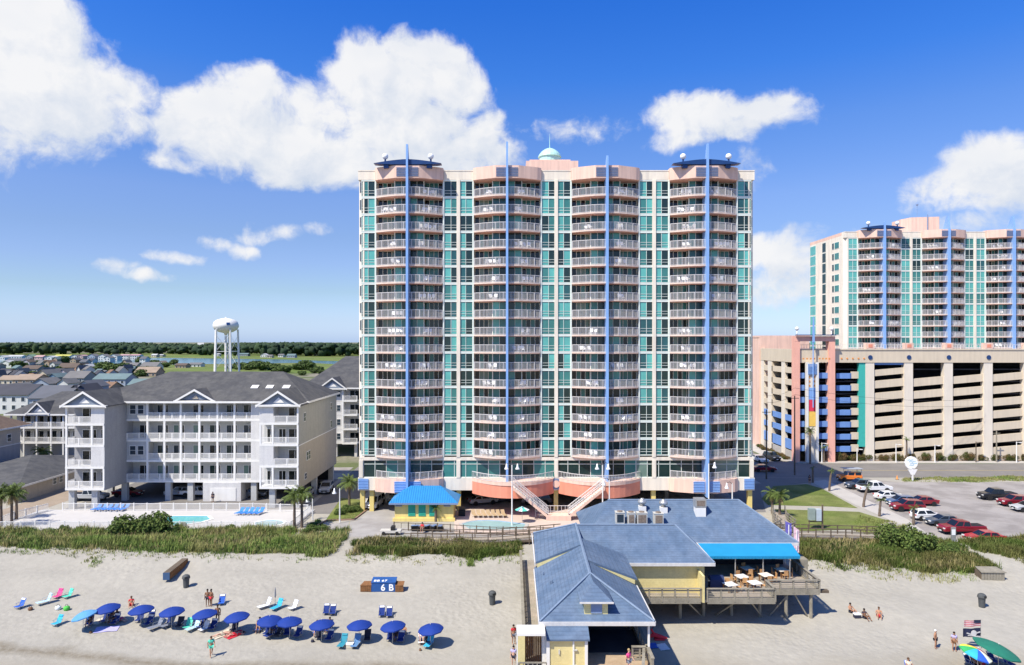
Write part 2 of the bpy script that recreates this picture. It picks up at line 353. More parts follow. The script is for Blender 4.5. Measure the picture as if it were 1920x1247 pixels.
def gpts(*uv): return [tuple(G(u, v, 0)[:2]) for u, v in uv]
sheet('marsh', [(-1500,560),(700,560),(900,1500),(-2400,1500)], .10, 'marsh')
sheet('marsh_creek', [(-800,800),(-380,770),(-250,830),(-180,760),(-130,780),(-150,860),(-240,900),(-330,980),(-560,1080),(-1000,1000)], .2, 'water')
sheet('driveway', gpts((600,984),(668,978),(694,958),(700,955),(740,955),(740,990),(860,990),(1000,1000),(1000,1006),(655,1010),(625,1004),(575,1002)), .012, 'drive')
sheet('parking_floor', [(-24.6,104.6),(37.2,104.6),(37.2,127),(-24.6,127)], .016, 'conc')
sheet('side_street', [(-32.2,103.8),(-25.2,103.8),(-25.2,180),(-32.2,180)], .008, 'road')
sheet('path', gpts((608,1052),(560,1049),(625,1003),(655,1009)), .55, 'sand')if 0 else None
sheet('lawn_island', gpts((612,975),(664,973),(686,956),(676,938),(640,935)), .12, 'lawn', .12)
sheet('pool_terrace', gpts((852,1002),(852,953),(1100,953),(1100,1004)), .10, 'pinkdeck', .1)
sheet('villa_pool_terrace', [(-73,94.6),(-30.6,94.6),(-30.6,106),(-73,106)], .12, 'deck', .12)
sheet('villa_parking_floor', [(-70,106.02),(-33,106.02),(-33,130),(-70,130)], .02, 'road')
sheet('neighbour_yard', [(-79.4,95),(-73.2,95),(-73.2,125),(-79.4,125)], .01, 'dirt')
sheet('back_lane', [(-160,136),(-33,136),(-33,142),(-160,142)], .03, 'lot')
sheet('road', [(37.8,131.5),(320,131.5),(320,146.2),(62,146.2),(57,152),(57,260),(46,260),(46,147),(37.8,140)], .012, 'road')
sheet('pavement', [(57.6,152.4),(62.4,146.7),(320,146.7),(320,149.0),(61.6,149.0),(61.6,260),(57.6,260)], .13, 'walk', .13)
sheet('parking_lot', [(56.6,90.5),(240,84),(240,127.2),(72,127.2),(64,131.3),(57,131.3)], .010, 'lot')
sheet('tower_side_lane', [(37.4,126),(46,126),(46,131.4),(57,131.4),(56,127),(49,124),(43,118),(39,104.8),(37.4,104.8)], .009, 'road')
sheet('sidewalk', gpts((1520,903),(1548,900),(1700,973),(1745,1005),(1690,985),(1600,945)), .020, 'walk')
sheet('lawn', gpts((1428,935),(1450,912),(1512,908),(1540,916),(1608,953),(1560,950),(1440,947)), .05, 'lawn', .05)
sheet('lower_lawn', gpts((1452,955),(1610,960),(1660,975),(1640,992),(1500,996),(1470,975)), .04, 'lawn', .04)
sheet('lane_centre_line', [(66,138.7),(320,138.7),(320,138.85),(66,138.85)], .018, pm('yellow_road_line', (.55,.40,.08), .8))
sheet('hedge_bed', [(63,149.1),(160,149.1),(160,151.2),(63,151.2)], .16, 'hedge_soil', .16)
# tracks pressed into the lot and kerb along the drive
m = MB(); k = [tuple(G(u, v, 0)[:2]) for u, v in ((596,986),(612,977),(664,975),(688,957),(678,938))]
for a, b2 in zip(k, k[1:]):
    d = math.atan2(b2[1] - a[1], b2[0] - a[0]); l = math.dist(a, b2)
    m.cbox((a[0] + b2[0]) / 2, (a[1] + b2[1]) / 2, .09, l + .1, .2, .20, d)
m.build('kerb', pm('brown_kerb', (.30,.19,.13), .9), kind='structure')
# pools
def pool(name, pts, mat, label, coping='white'):
    root = thing(name, label, 'pool', (0, 0, 0))
    cx = sum(q[0] for q in pts) / len(pts); cy = sum(q[1] for q in pts) / len(pts); m = MB(); n = len(pts)
    inn = pts; out = [(cx + (x - cx) * 1.06 + math.copysign(.25, x - cx), cy + (y - cy) * 1.06 + math.copysign(.2, y - cy)) for x, y in pts]
    m.add([(x, y, .17) for x, y in inn] + [(x, y, .17) for x, y in out], [(i, (i + 1) % n, (i + 1) % n + n, i + n) for i in range(n)])
    me = m.mesh('coping', coping); 
    if me.polygons[0].normal.z < 0: me.flip_normals()
    link('coping', me, root)
    m = MB(); m.add([(x, y, .172) for x, y in inn] + [(x, y, .125) for x, y in inn], [(i, (i + 1) % n, (i + 1) % n + n, i + n) for i in range(n)]); m.build('wall_lip', 'blue', root)
    m = MB(); m.face(*[(x, y, .135) for x, y in inn]); me = m.mesh('water', mat)
    if me.polygons[0].normal.z < 0: me.flip_normals()
    link('water', me, root)
pool('swimming_pool', [tuple(G(u, v, .12)[:2]) for u, v in ((326,968),(388,968),(394,974),(372,980),(330,985),(300,985),(306,972))], 'pool', 'turquoise swimming pool on the white terrace of the grey beach building', 'white')
pool('curved_pool', [tuple(G(u, v, .12)[:2]) for u, v in ((866,983),(878,979),(895,976.5),(915,976),(935,977),(960,980),(985,983),(980,992),(930,994),(880,992))], 'pool2', 'pale curved pool on the pink terrace at the foot of the tall tower', 'walk')
pool('hot_tub', [(G(505, 981, .12).x + 2.0 * math.cos(a), G(505, 981, .12).y + 1.5 * math.sin(a)) for a in np.linspace(0, 2 * math.pi, 17)[:-1]], 'pool2', 'round white-rimmed hot tub beside the blue loungers on the white terrace', 'white')
# ------------------------------------------------------------ the tall pink and teal tower, and its twin
FH = 2.65
M['slabc'] = pm('balcony_edge', (.76,.60,.50), .8, .06, .8, streak=.14)
BW = 5.12                                  # half width of a balcony bay
BOW = [(-BW, -.25), (-4.2, -.80), (-3.1, -1.35), (-1.8, -1.85), (-.6, -2.05), (.6, -2.05), (1.8, -1.85), (3.1, -1.35), (4.2, -.80), (BW, -.25)]
def bay_meshes():
    d = {}
    m = MB(); m.mat(0).prism([(-BW, 1.2)] + BOW + [(BW, 1.2)], -.20, 0); m.mat(1).prism([(-BW + .05, 1.2)] + [(x * .985, y + .06) for x, y in BOW] + [(BW - .05, 1.2)], -.27, -.2005)
    d['slab'] = m.mesh('balcony_slab', ['slabc', 'peachdk'])
    def rail(pts, h=1.12, step=.19, pr=.022):
        m = MB(); z0 = .10
        for a, b in zip(pts, pts[1:]):
            l = math.dist(a, b); dd = math.atan2(b[1] - a[1], b[0] - a[0]); cx, cy = (a[0] + b[0]) / 2, (a[1] + b[1]) / 2
            m.cbox(cx, cy, h, l + .03, .09, .075, dd); m.cbox(cx, cy, z0, l + .02, .05, .05, dd)
            k = max(2, round(l / step))
            for i in range(k):
                t = i / k; w_ = pr * (2.2 if i == 0 else 1)
                x, y = a[0] + (b[0] - a[0]) * t, a[1] + (b[1] - a[1]) * t
                m.add([(x - w_, y - w_, 0), (x + w_, y - w_, 0), (x + w_, y + w_, 0), (x - w_, y + w_, 0), (x - w_, y - w_, h), (x + w_, y - w_, h), (x + w_, y + w_, h), (x - w_, y + w_, h)], [(0,1,5,4),(1,2,6,5),(2,3,7,6),(3,0,4,7)])
        return m
    ins = [(x * .985, y + .07) for x, y in BOW]
    d['rail'] = rail([(ins[0][0], .9)] + ins + [(ins[-1][0], .9)]).mesh('railing', 'railw')
    # glazing behind the balconies: recessed sliding doors at the sides, a proud glazed room in the middle
    for side in (-1, 1):
        for var in range(5):
            rr = random.Random(var * 7 + side); m = MB()
            x0, x1 = (-BW + .12, -2.25) if side < 0 else (2.25, BW - .12); n = 4; w_ = (x1 - x0) / n
            for i in range(n):
                far_end = (i == 0 if side < 0 else i == n - 1)
                m.mat(1 + (4 if far_end else rr.choice([1, 1, 2, 2, 4, 0]))); m.box(x0 + i * w_ + .04, 1.10, .05, x0 + (i + 1) * w_ - .04, 1.16, 2.33)
                m.mat(0); m.box(x0 + (i + 1) * w_ - .04, 1.06, 0, x0 + (i + 1) * w_ + .04, 1.16, 2.39)
            m.mat(0).box(x0, 1.07, 2.33, x1, 1.15, 2.39)
            d['side%d_%d' % (side, var)] = m.mesh('sliding_door', ['mint', 'g_curt', 'g_mid', 'g_dark', 'g_blue', 'g_black'])
    for side in (-1, 1):
        for var in range(5):
            rr = random.Random(100 + var * 7 + side); m = MB(); x0, x1 = (-2.2, -.16) if side < 0 else (.16, 2.2); w_ = (x1 - x0) / 2
            cc = rr.choice([1, 2, 3, 2, 1])
            for i in range(2):
                m.mat(1 + (cc if rr.random() < .7 else rr.choice([0, 3]))); m.box(x0 + i * w_ + .03, -.22, .05, x0 + (i + 1) * w_ - .03, -.16, 2.36)
            m.mat(0); m.box(x0 + w_ - .03, -.26, 0, x0 + w_ + .03, -.16, 2.39)
            m.mat(0).cbox(side * 2.24, -.24, 1.195, .14, .14, 2.39)
            m.mat(3).box(*((-2.2, -.14, .05, -2.14, 1.1, 2.36) if side < 0 else (2.14, -.14, .05, 2.2, 1.1, 2.36)))
            d['mid%d_%d' % (side, var)] = m.mesh('room_glazing', ['mint', 'g_teal', 'g_mid', 'g_blue', 'g_dark', 'g_curt'])
    # the window strip between bays: frame, panes
    m = MB(); W = 2.12; z1 = 2.42
    m.box(0, -.10, 0, W, .02, .12); m.box(0, -.08, z1 - .02, W, .02, z1 + .235)
    for x in (0, W / 2 - .03, W - .06): m.box(x, -.075, .16, x + .06, .02, z1 - .07)
    for z in (.55, .95): m.box(.08, -.055, z, W - .08, .015, z + .05)
    d['frame'] = m.mesh('window', 'mint')
    for g_ in set(TEALS):
        m = MB().box(0, 0, 0, .97, .03, z1 - .23); d['pane_' + g_] = m.mesh('pane', g_)
    return d
BM = bay_meshes()
def tower(root, bays, floors, top, base_z, xl, xr, back, seed, panes=True, lobby=True):
    """bays: x of the bay centres; local y = 0 is the plane of the main front, z of floor k = top - k * FH"""
    rr = random.Random(seed); z_top = top + 2.42; zpar = top + 4.2; zb = top - (floors - 1) * FH - .26 if lobby else base_z
    m = MB(); m.box(xl + .9, 1.24, base_z, xr - .9, back, zpar - .9); m.box(xl, 1.3, base_z, xl + .9, back, zpar - .9); m.box(xr - .9, 1.3, base_z, xr, back, zpar - .9)
    m.build('wall', 'cream', root)
    m = MB(); m.box(xl + .5, 1.6, zpar - .9, xr - .5, back - .4, zpar - .55); m.build('roof', 'conc', root)
    # piers: corners and the pillars between bays
    edges = [xl] + [(a + b) / 2 for a, b in zip(bays, bays[1:])] + [xr]
    for i, x in enumerate(edges):
        m = MB()
        if i == 0: m.prism([(xl, .75), (xl + .75, 0), (xl + .95, 0), (xl + .95, 1.25), (xl, 1.3)], zb, z_top + .2)
        elif i == len(edges) - 1: m.prism([(xr - .95, 1.25), (xr - .95, 0), (xr - .75, 0), (xr, .75), (xr, 1.3)], zb, z_top + .2)
        else: m.box(x - .27, -.16, zb, x + .27, 1.24, z_top + .2)
        m.build('corner_pier' if i in (0, len(edges) - 1) else 'pier', 'cream', root)
    for i, cx in enumerate(bays):
        L = edges[i] + (.95 if i == 0 else .27); Rr = edges[i + 1] - (.95 if i == len(bays) - 1 else .27)
        m = MB()
        for x in (cx - BW - .10, cx + BW + .10): m.box(x - .09, -.12, zb, x + .09, 1.24, z_top + .2)
        m.build('bay_jamb', 'mint', root)
        for sgn, x0 in ((-1, cx - BW - .19 - 2.12), (1, cx + BW + .19)):
            for k in range(floors):
                f = link('window', BM['frame'], root, (x0, .06, top - k * FH))
                a, b_ = rr.choice(TEALS), rr.choice(TEALS)
                if rr.random() < .55: a, b_ = ('g_teal', rr.choice(['g_dark', 'g_blue', 'g_mid'])) if rr.random() < .6 else (a, 'g_dark')
                if sgn > 0 and rr.random() < .3: a, b_ = b_, a
                if panes:
                    link('pane', BM['pane_' + a], f, (.06, .0, .16)); link('pane', BM['pane_' + b_], f, (1.09, .0, .16))
                else:
                    link('pane', BM['pane_' + a], f, (.08, .0, .16)).scale = (2.05, 1, 1)
        for k in range(floors):
            z = top - k * FH
            s_ = link('balcony_slab', BM['slab'], root, (cx, 0, z)); link('railing', BM['rail'], s_)
            for side in (-1, 1):
                link('sliding_door', BM['side%d_%d' % (side, rr.randrange(5))], root, (cx, 0, z)); link('room_glazing', BM['mid%d_%d' % (side, rr.randrange(5))], root, (cx, 0, z))
        # bay parapet: trapezoid peach box with louvres
        tp = [(-BW - .1, .9), (-BW - .1, -.5), (-BW + .5, -.95), (-1.75, -2.2), (1.75, -2.2), (BW - .5, -.95), (BW + .1, -.5), (BW + .1, .9)]
        m = MB(); m.prism([(cx + x, y) for x, y in tp], z_top + .02, zpar + .12); m.mat(1).prism([(cx + x * .985, y + .05) for x, y in tp], z_top - .05, z_top + .0195); q = m.build('bay_parapet', ['peach', 'peachdk'], root)
        m = MB()
        for j in range(6): m.cbox(cx, -2.24, z_top + .32 + j * .235, 3.3, .10, .15, 0, 0, .4)
        m.build('louvre', 'louver', root)
    # front parapet between bays
    xs_ = [xl] + sum([[b - BW - .12, b + BW + .12] for b in bays], []) + [xr]
    for a, b in zip(xs_[::2], xs_[1::2]):
        m = MB(); m.box(a + (.001 if a == xl else 0), -.05, z_top + .2, b, 1.3, zpar - .25); m.box(a, -.10, zpar - .25, b, 1.3, zpar - .1); m.build('parapet', 'cream', root)
    m = MB(); m.box(xl, 1.3, zpar - .9, xl + .4, back, zpar - .1); m.box(xr - .4, 1.3, zpar - .9, xr, back, zpar - .1); m.box(xl + .4, back - .4, zpar - .9, xr - .4, back, zpar - .1); m.build('side_parapet', 'peach', root)
def fin(root, cx, z0, z1, zspire, front=-2.75, wide=0):
    m = MB(); m.box(cx - .17, front, z0, cx + .17, 1.2, z1)
    m.prism_x([(front, z1), (-.9 + wide, z1), (front + .35 + wide * .75, zspire), (front + .05 + wide * .45, zspire)], cx - .15, cx + .15)
    m.prism_x([(front, z0), (1.2, z0), (-1.0, z0 - .8), (front, z0 - .8)], cx - .15, cx + .15)
    m.build('fin', 'blue', root)
def crown_wing(root, cx, z):
    n = 14; top = [(cx + (-5.1 + 10.2 * i / n), z + .62 * (1 - abs(-1 + 2 * i / n) ** 1.6) - .05) for i in range(n + 1)]; bot = [(cx + (5.1 - 10.2 * i / n), z - .1 - .12 * (1 - abs(1 - 2 * i / n) ** 2)) for i in range(1, n)]
    m = MB(); m.prism_y(top + bot, -2.3, -.9)
    for x in (-3.25, 3.25): m.cbox(cx + x, -1.6, z - .42, .75, .9, .55)
    m.cbox(cx - .5, -1.6, z - .2, .9, .8, .6)
    wg = m.build('crown_wing', 'navy', root)
    for x in (-3.45, 3.45):
        m = MB(); m.tube((cx + x, -1.6, z + .2), (cx + x, -1.6, z + .75), .16, .12); m.build('lamp_stem', 'navy', root)
        m = MB(); m.ball((cx + x, -1.6, z + 1.15), .46, 16); m.build('globe_lamp', 'globe', root, smooth=True)
# main tower ------------------------------------------------------------------
Y0 = 105.0; TOP = 48.45; BAYS = [PX(768, Y0) , PX(951, Y0), PX(1134.5, Y0), PX(1318, Y0)]; XL = PX(671.5, Y0); XR = PX(1414.5, Y0)
tw = thing('condo_tower', 'tall cream and peach beach tower with four curved balcony bays, teal glass and blue fins', 'tower', (0, Y0, 0))
tower(tw, BAYS, 16, TOP, 3.36, XL, XR, 19, 5)
for cx, zs, zb_ in zip(BAYS, (55.8, 56.2, 54.1, 55.9), (4.4, 4.9, 4.9, 3.6)): fin(tw, cx, zb_, 52.2, zs)
for cx in (BAYS[0], BAYS[3]): crown_wing(tw, cx, 53.1)
# lobby storey
zl0, zl1 = 5.30, 7.95
m = MB(); m.box(XL + .2, -.10, zl1, XR - .2, 1.24, 8.44); m.build('storey_band', 'cream', tw)
rr = random.Random(4)
nW = 34; wd = (XR - XL - 1.6) / nW
for i in range(nW):
    x = XL + .8 + i * wd
    m = MB(); m.box(x, .0, zl0, x + .08, .12, zl1); m.box(x, .0, zl1 - .62, x + wd, .10, zl1 - .54); m.box(x, .0, zl0, x + wd, .11, zl0 + .1)
    wf = m.build('lobby_window', 'mint', tw)
    MB().box(x + .08, .06, zl0 + .1, x + wd, .09, zl1).build('pane', rr.choice(['g_mid', 'g_dark', 'g_dark', 'g_blue', 'g_mid', 'g_curt']), wf)
for x in [XL + .45] + [(a + b) / 2 for a, b in zip(BAYS, BAYS[1:])] + [XR - .45]:
    MB().box(x - .3, -.18, zl0, x + .3, .3, zl1 + .02).build('lobby_pier', 'cream', tw)
m = MB(); m.box(XL, -.12, 3.36, XR, 1.2, zl0); m.build('base_band', 'cream', tw)
MB().box(XL + .4, 1.21, 3.4, XR - .4, 18.9, 3.75).build('lobby_floor', 'conc', tw)
for i, cx in enumerate((BAYS[0], BAYS[3])):
    tp = [(-BW - .1, -.13), (-BW - .1, -.45), (-BW + .5, -.95), (-1.75, -2.0), (1.75, -2.0), (BW - .5, -.95), (BW + .1, -.45), (BW + .1, -.13)]
    MB().prism([(cx + x, y) for x, y in tp], 3.30, zl0).build('bay_base', 'peach', tw)
    m = MB()
    for sx in (-1.15, 1.15):
        for j in range(7): m.cbox(cx + sx, -2.05, 3.55 + j * .24, 1.7, .10, .17, 0, 0, .4)
    m.build('louvre', 'blue', tw)
    me = bpy.data.objects.new('railing', BM['rail']); COL.objects.link(me); me.parent = tw; me.location = (cx, .02, zl0)
# coral terraces on the two middle bays
for i, cx in enumerate((BAYS[1], BAYS[2])):
    sg = 1 if i == 0 else -1; pts = []
    for k in range(15):
        t_ = -1 + 2 * k / 14; pts.append((cx + sg * .9 + t_ * (BW + 1.15), -.13 - 3.5 * (1 - abs(t_) ** 2.2)))
    MB().prism(pts, 2.9, 4.78).build('terrace_wall', 'coral', tw); MB().prism([(x, y * 1.03) for x, y in pts], 4.78, 5.22).build('terrace_band', 'peach', tw)
    m = MB()
    for a, b in zip(pts, pts[1:]):
        l = math.dist(a, b); dd = math.atan2(b[1] - a[1], b[0] - a[0]); cxx, cyy = (a[0] + b[0]) / 2, (a[1] + b[1]) / 2
        m.cbox(cxx, cyy, 6.3, l + .03, .09, .08, dd); m.cbox(cxx, cyy, 5.35, l, .06, .06, dd)
        for j in range(4): m.cbox(a[0] + (b[0] - a[0]) * j / 4, a[1] + (b[1] - a[1]) * j / 4, 5.8, .05, .05, 1.0, dd)
    m.build('terrace_railing', 'railw', tw)
# corner and middle louvre boxes and the round medallion
for x, w_ in ((XL + .85, 1.55), (XR - .85, 1.55), ((BAYS[1] + BAYS[2]) / 2, 2.7)):
    m = MB()
    for j in range(7): m.cbox(x, -.20, 3.62 + j * .235, w_, .12, .17, 0, 0, .4)
    m.build('louvre', 'blue' if w_ < 2 else 'louver', tw)
m = MB(); mm_ = Matrix.Rotation(R(90), 4, 'X'); m.lathe([(.55, 0), (.55, .12)], 20, ((BAYS[1] + BAYS[2]) / 2, -.22, 4.35), mm_); m.build('medallion', 'peach', tw)
# columns of the open car park
for x in (XL + .55, XL + 2.0, (BAYS[0] + BAYS[1]) / 2, (BAYS[1] + BAYS[2]) / 2, (BAYS[2] + BAYS[3]) / 2, XR - .55):
    MB().box(x - .33, .35, .02, x + .33, 1.0, 3.36).build('column', 'yellow', tw)
for x in np.linspace(XL + 4, XR - 4, 8):
    for y in (8.5, 15): MB().box(x - .3, y, .02, x + .3, y + .6, 3.4).build('column', 'conc', tw)
MB().box(XL + .4, 18.2, .02, XR - .4, 18.5, 3.4).build('garage_back_wall', 'conc', tw)
# stairs from the terraces to the pool level
for sg, x0, x1 in ((1, PX(962, 100), PX(1028, 100)), (-1, PX(1134, 100), PX(1066, 100))):
    m = MB(); n = 16
    for j in range(n):
        xa = x0 + (x1 - x0) * j / n; xb = x0 + (x1 - x0) * (j + 1) / n; z = 5.0 - 4.2 * (j + 1) / n
        m.box(xa, -5.3, z - .3, xb, -3.9, z)
    m.build('stair', 'cream', tw)
    m = MB()
    for y in (-5.34, -3.86):
        m.prism_y([(x0, 4.55), (x0, 5.0), (x1, .8), (x1, .35)] if x1 > x0 else [(x1, .35), (x1, .8), (x0, 5.0), (x0, 4.55)], y - .05, y + .05)
    m.build('stringer', 'peach', tw)
    m = MB()
    for y in (-5.36, -3.84):
        for z in (.25, 1.05):
            a = Vector((x0, y, 5.0 + z)); b = Vector((x1, y, .8 + z)); m.tube(a, b, .05, n=4)
        for j in range(25):
            xx = x0 + (x1 - x0) * j / 24; zz = 5.0 - 4.2 * j / 24; m.box(xx - .025, y - .02, zz, xx + .025, y + .02, zz + 1.05)
    m.build('stair_railing', 'railw', tw)
m = MB(); xa, xb = PX(1024, 100), PX(1070, 100); m.box(xa, -5.6, .1, xb, -3.7, .8); m.build('stair_landing', 'peach', tw)
m = MB()
for z in (1.0, 1.8): m.box(xa - 1.5, -3.66, z, xb + 1.5, -3.6, z + .07)
for x in np.linspace(xa - 1.5, xb + 1.5, 13): m.box(x - .03, -3.66, .1, x + .03, -3.6, 1.8)
m.build('landing_railing', 'railw', tw)
# lift house and turquoise cupola
xa, xb = PX(986, 112), PX(1083, 112)
m = MB(); m.box(xa, 6, 51.6, xb, 13, 55.6); m.box(xa + .6, 6.6, 55.6, xb - 1.2, 12, 55.95); m.build('lift_house', 'peach', tw)
cx = PX(1031, 113); m = MB(); m.lathe([(1.75, 55.9), (1.75, 56.75), (1.95, 56.8), (1.8, 57.2), (1.4, 57.7), (.85, 58.1), (.3, 58.32), (.07, 58.4), (.05, 59.6), (.01, 60.8)], 20, (cx, 8.5, 0)); m.build('cupola', 'turq', tw, smooth=False)
m = MB()
for j in range(3): m.box(PX(1046, 111) + j * .35, 5.9, 52.4, PX(1046, 111) + j * .35 + .12, 6.0, 53.9)
m.build('roof_ladder', 'louver', tw)
# small dark windows in the chamfered left and right corners
for k in range(16):
    z = TOP - k * FH
    for sg, x in ((1, XL + .36), (-1, XR - .36)):
        MB().cbox(x, .36, z + 1.5, .42, .10, 1.5, -sg * R(45)).build('corner_window', 'g_grey', tw)
# twin tower ------------------------------------------------------------------
Y2 = 164.5; B2 = [PX(1648.5, Y2), PX(1768, Y2), PX(1888, Y2), PX(2008, Y2)]; XL2 = PX(1583, Y2); XR2 = PX(2073, Y2)
t2 = thing('twin_tower', 'second cream and peach tower with blue fins standing behind the beige parking garage', 'tower', (0, Y2, 0))
tower(t2, B2, 11, 48.6, 14, XL2, XR2, 19, 9, panes=False, lobby=False)
for cx, zs in zip(B2, (54.8, 56.0, 56.0, 56)): fin(t2, cx, 20, 52.3, zs, wide=(0 if cx == B2[0] else 1.2))
crown_wing(t2, B2[0], 53.3)
for y, w_, g_ in ((2.6, 2.2, 'g_mid'), (5.2, .9, 'g_dark'), (9.6, 1.9, 'g_dark'), (15.4, 3.2, 'g_teal')):
    for k in range(11):
        z = 48.6 - k * FH; h_ = 1.5 if y < 6 else 2.3
        f = MB().box(XL2 - .05, y - .07, z + .45, XL2 + .02, y + w_ + .07, z + .6 + h_).build('side_window', 'mint', t2)
        MB().box(XL2 - .07, y, z + .53, XL2 - .04, y + w_, z + .52 + h_).build('pane', g_, f)
xa, xb = PX(1695, 172), PX(1757, 172); m = MB(); m.prism([(xa, 9), (xa + 1, 6), (xb - 1, 5), (xb, 7), (xb, 13), (xa, 13)], 51.5, 57.2); m.build('lift_house', 'peach', t2)
m = MB(); m.tube((xa + 4.6, 5.3, 52), (xa + 4.6, 5.3, 57.8), .12, n=6); m.ball((xa + 3.6, 8, 60.8), .3, 8); m.tube((xa + 3.6, 8, 57), (xa + 3.6, 8, 60.8), .04, n=4); m.build('roof_mast', 'louver', t2)
# white plastic chairs left out on the balconies
m = MB(); m.box(-.24, -.22, .36, .24, .24, .42)
for x in (-.22, .18):
    for y in (-.2, .18): m.box(x, y, 0, x + .05, y + .05, .36)
m.prism_x([(.2, .42), (.27, .42), (.40, .95), (.33, .95)], -.24, .24); m.box(-.27, -.2, .60, -.22, .28, .64); m.box(.22, -.2, .60, .27, .28, .64)
chair_me = m.mesh('balcony_chair', 'globe')
rr = random.Random(3); nch = 0
ORD = 'first second third fourth fifth sixth seventh eighth ninth tenth eleventh twelfth thirteenth fourteenth fifteenth sixteenth'.split()
for (bx, yy, top_, fl, lab) in ((BAYS, Y0, TOP, 16, 'white plastic chair on a balcony of the tallest tower'), (B2[:3], Y2, 48.6, 10, 'white plastic chair on a balcony of the tower behind the garage')):
    for ib, cx in enumerate(bx):
        for k in range(fl):
            for side in (-1, 1):
                if rr.random() < .36: continue
                n = rr.choice([2, 2, 3, 4]); x0 = side * rr.uniform(1.1, 2.6)
                for j in range(n):
                    xx = x0 + side * j * .62
                    if abs(xx) > 4.2 or nch > 330: continue
                    c = link('balcony_chair', chair_me, None, (cx + xx, yy + rr.uniform(-.75, -.35) - (.5 if abs(xx) < 2.6 else 0), top_ - k * FH + .002), rr.uniform(-.6, .6) + (math.pi if rr.random() < .25 else 0))
                    tag(c, 'white chair %s from fin, %s half of %s bay, %s balcony down, %s' % (ORD[j], 'left' if side < 0 else 'right', ORD[ib], ORD[k], 'tallest tower' if fl == 16 else 'tower behind garage'), 'chair', 'white chairs on the tower balconies'); nch += 1
# ------------------------------------------------------------ beach buildings on the left
M.update(
 shingle=lapped('dark_grey_shingles', (.078,.078,.08), .16, .14, .8, rough=.9, two=(.105,.103,.10), streak=.15), shingle2=lapped('brown_shingles', (.20,.14,.10), .18, .12, .8, rough=.9),
 siding=lapped('white_lap_siding', (.72,.70,.67), .22, .04, .82), siding_g=lapped('grey_lap_siding', (.36,.36,.37), .22, .05, .8), siding_y=lapped('tan_lap_siding', (.50,.44,.355), .22, .05, .8), siding_o=lapped('olive_lap_siding', (.42,.41,.36), .22, .05, .8),
 siding_s=lapped('pale_grey_siding', (.53,.53,.51), .22, .05, .82), tymp=pm('gable_grey', (.20,.24,.30), .8, .06), fence=pm('white_vinyl', (.80,.78,.74), .4, .03, 2))
def rails(m, a, b, z, h=1.05, step=.17, pr=.032, top=.07):
    a = Vector((a[0], a[1], 0)); b = Vector((b[0], b[1], 0)); l = (b - a).length; dd = math.atan2(b.y - a.y, b.x - a.x); c = (a + b) / 2
    m.cbox(c.x, c.y, z + h, l, top, top, dd); m.cbox(c.x, c.y, z + .12, l, top * .8, top * .8, dd)
    k = max(2, round(l / step))
    for i in range(k + 1):
        q = a + (b - a) * (i / k); w_ = pr * (2.4 if i % 12 == 0 else 1); m.box(q.x - w_, q.y - w_, z, q.x + w_, q.y + w_, z + h)
    return m
def door_part(root, x, y, z, w_=1.7, h=2.1, g_='g_black', name='sliding_door'):
    w_ *= 1.12
    m = MB(); m.box(x - w_ / 2 - .07, y - .08, z, x + w_ / 2 + .07, y + .02, z + h + .09); f = m.build(name, 'white', root)
    for s_ in (-1, 1):
        a, b = (x - w_ / 2, x - .05) if s_ < 0 else (x + .05, x + w_ / 2)
        MB().box(a, y - .10, z + .06, b, y - .085, z + h).build('pane', g_ if s_ < 0 else 'g_black', f)
    return f
def win_part(root, x, y, z, w_=.9, h=1.4, axis='y', g_='g_grey', fr='white'):
    m = MB(); e = .1
    if axis == 'y': m.box(x - w_ / 2 - e, y - .07, z - e, x + w_ / 2 + e, y + .02, z + h + e)
    else: m.box(x - .02, y - w_ / 2 - e, z - e, x + .07, y + w_ / 2 + e, z + h + e)
    f = m.build('window', fr, root); m = MB()
    for (z0, z1) in ((z, z + h / 2 - .03), (z + h / 2 + .03, z + h)):
        if axis == 'y': m.box(x - w_ / 2, y - .085, z0, x + w_ / 2, y - .072, z1)
        else: m.box(x + .072, y - w_ / 2, z0, x + .085, y + w_ / 2, z1)
    m.build('pane', g_, f); return f
def gable(root, x0, x1, y, ze, zr, yback, emblem=True, over=.45, sh='shingle'):
    xm = (x0 + x1) / 2; h = zr - ze; ov = over; k = h / ((x1 - x0) / 2)
    m = MB()
    for a, s_ in ((x0 - ov, -1), (x1 + ov, 1)):
        z_ = ze - k * ov
        m.slab([(a, y - ov, z_ + .16), (xm, y - ov, zr + .16), (xm, yback, zr + .16), (a, yback, z_ + .16)] if s_ < 0 else [(xm, y - ov, zr + .16), (a, y - ov, z_ + .16), (a, yback, z_ + .16), (xm, yback, zr + .16)], .14)
    m.build('gable_roof', sh, root)
    MB().prism_y([(x0, ze), (x1, ze), (xm, zr - .02)], y - .04, y + .25).build('gable_wall', 'tymp', root)
    m = MB(); t_ = .34
    for a, s_ in ((x0 - ov, 1), (x1 + ov, -1)):
        z_ = ze - k * ov; m.prism_y([(a, z_ - .16), (a, z_ + .17), (xm, zr + .17), (xm, zr + .17 - t_)] if s_ > 0 else [(xm, zr + .17 - t_), (xm, zr + .17), (a, z_ + .17), (a, z_ - .16)], y - ov - .08, y - ov - .01)
    m.box(x0 - ov, y - ov - .06, ze - .30, x1 + ov, y - .05, ze - .02); m.build('gable_trim', 'white', root)
    if emblem: MB().prism_y([(xm - h * .42, ze + h * .14), (xm + h * .42, ze + h * .14), (xm, ze + h * .56)], y - .10, y - .05).build('gable_vent', 'white', root)
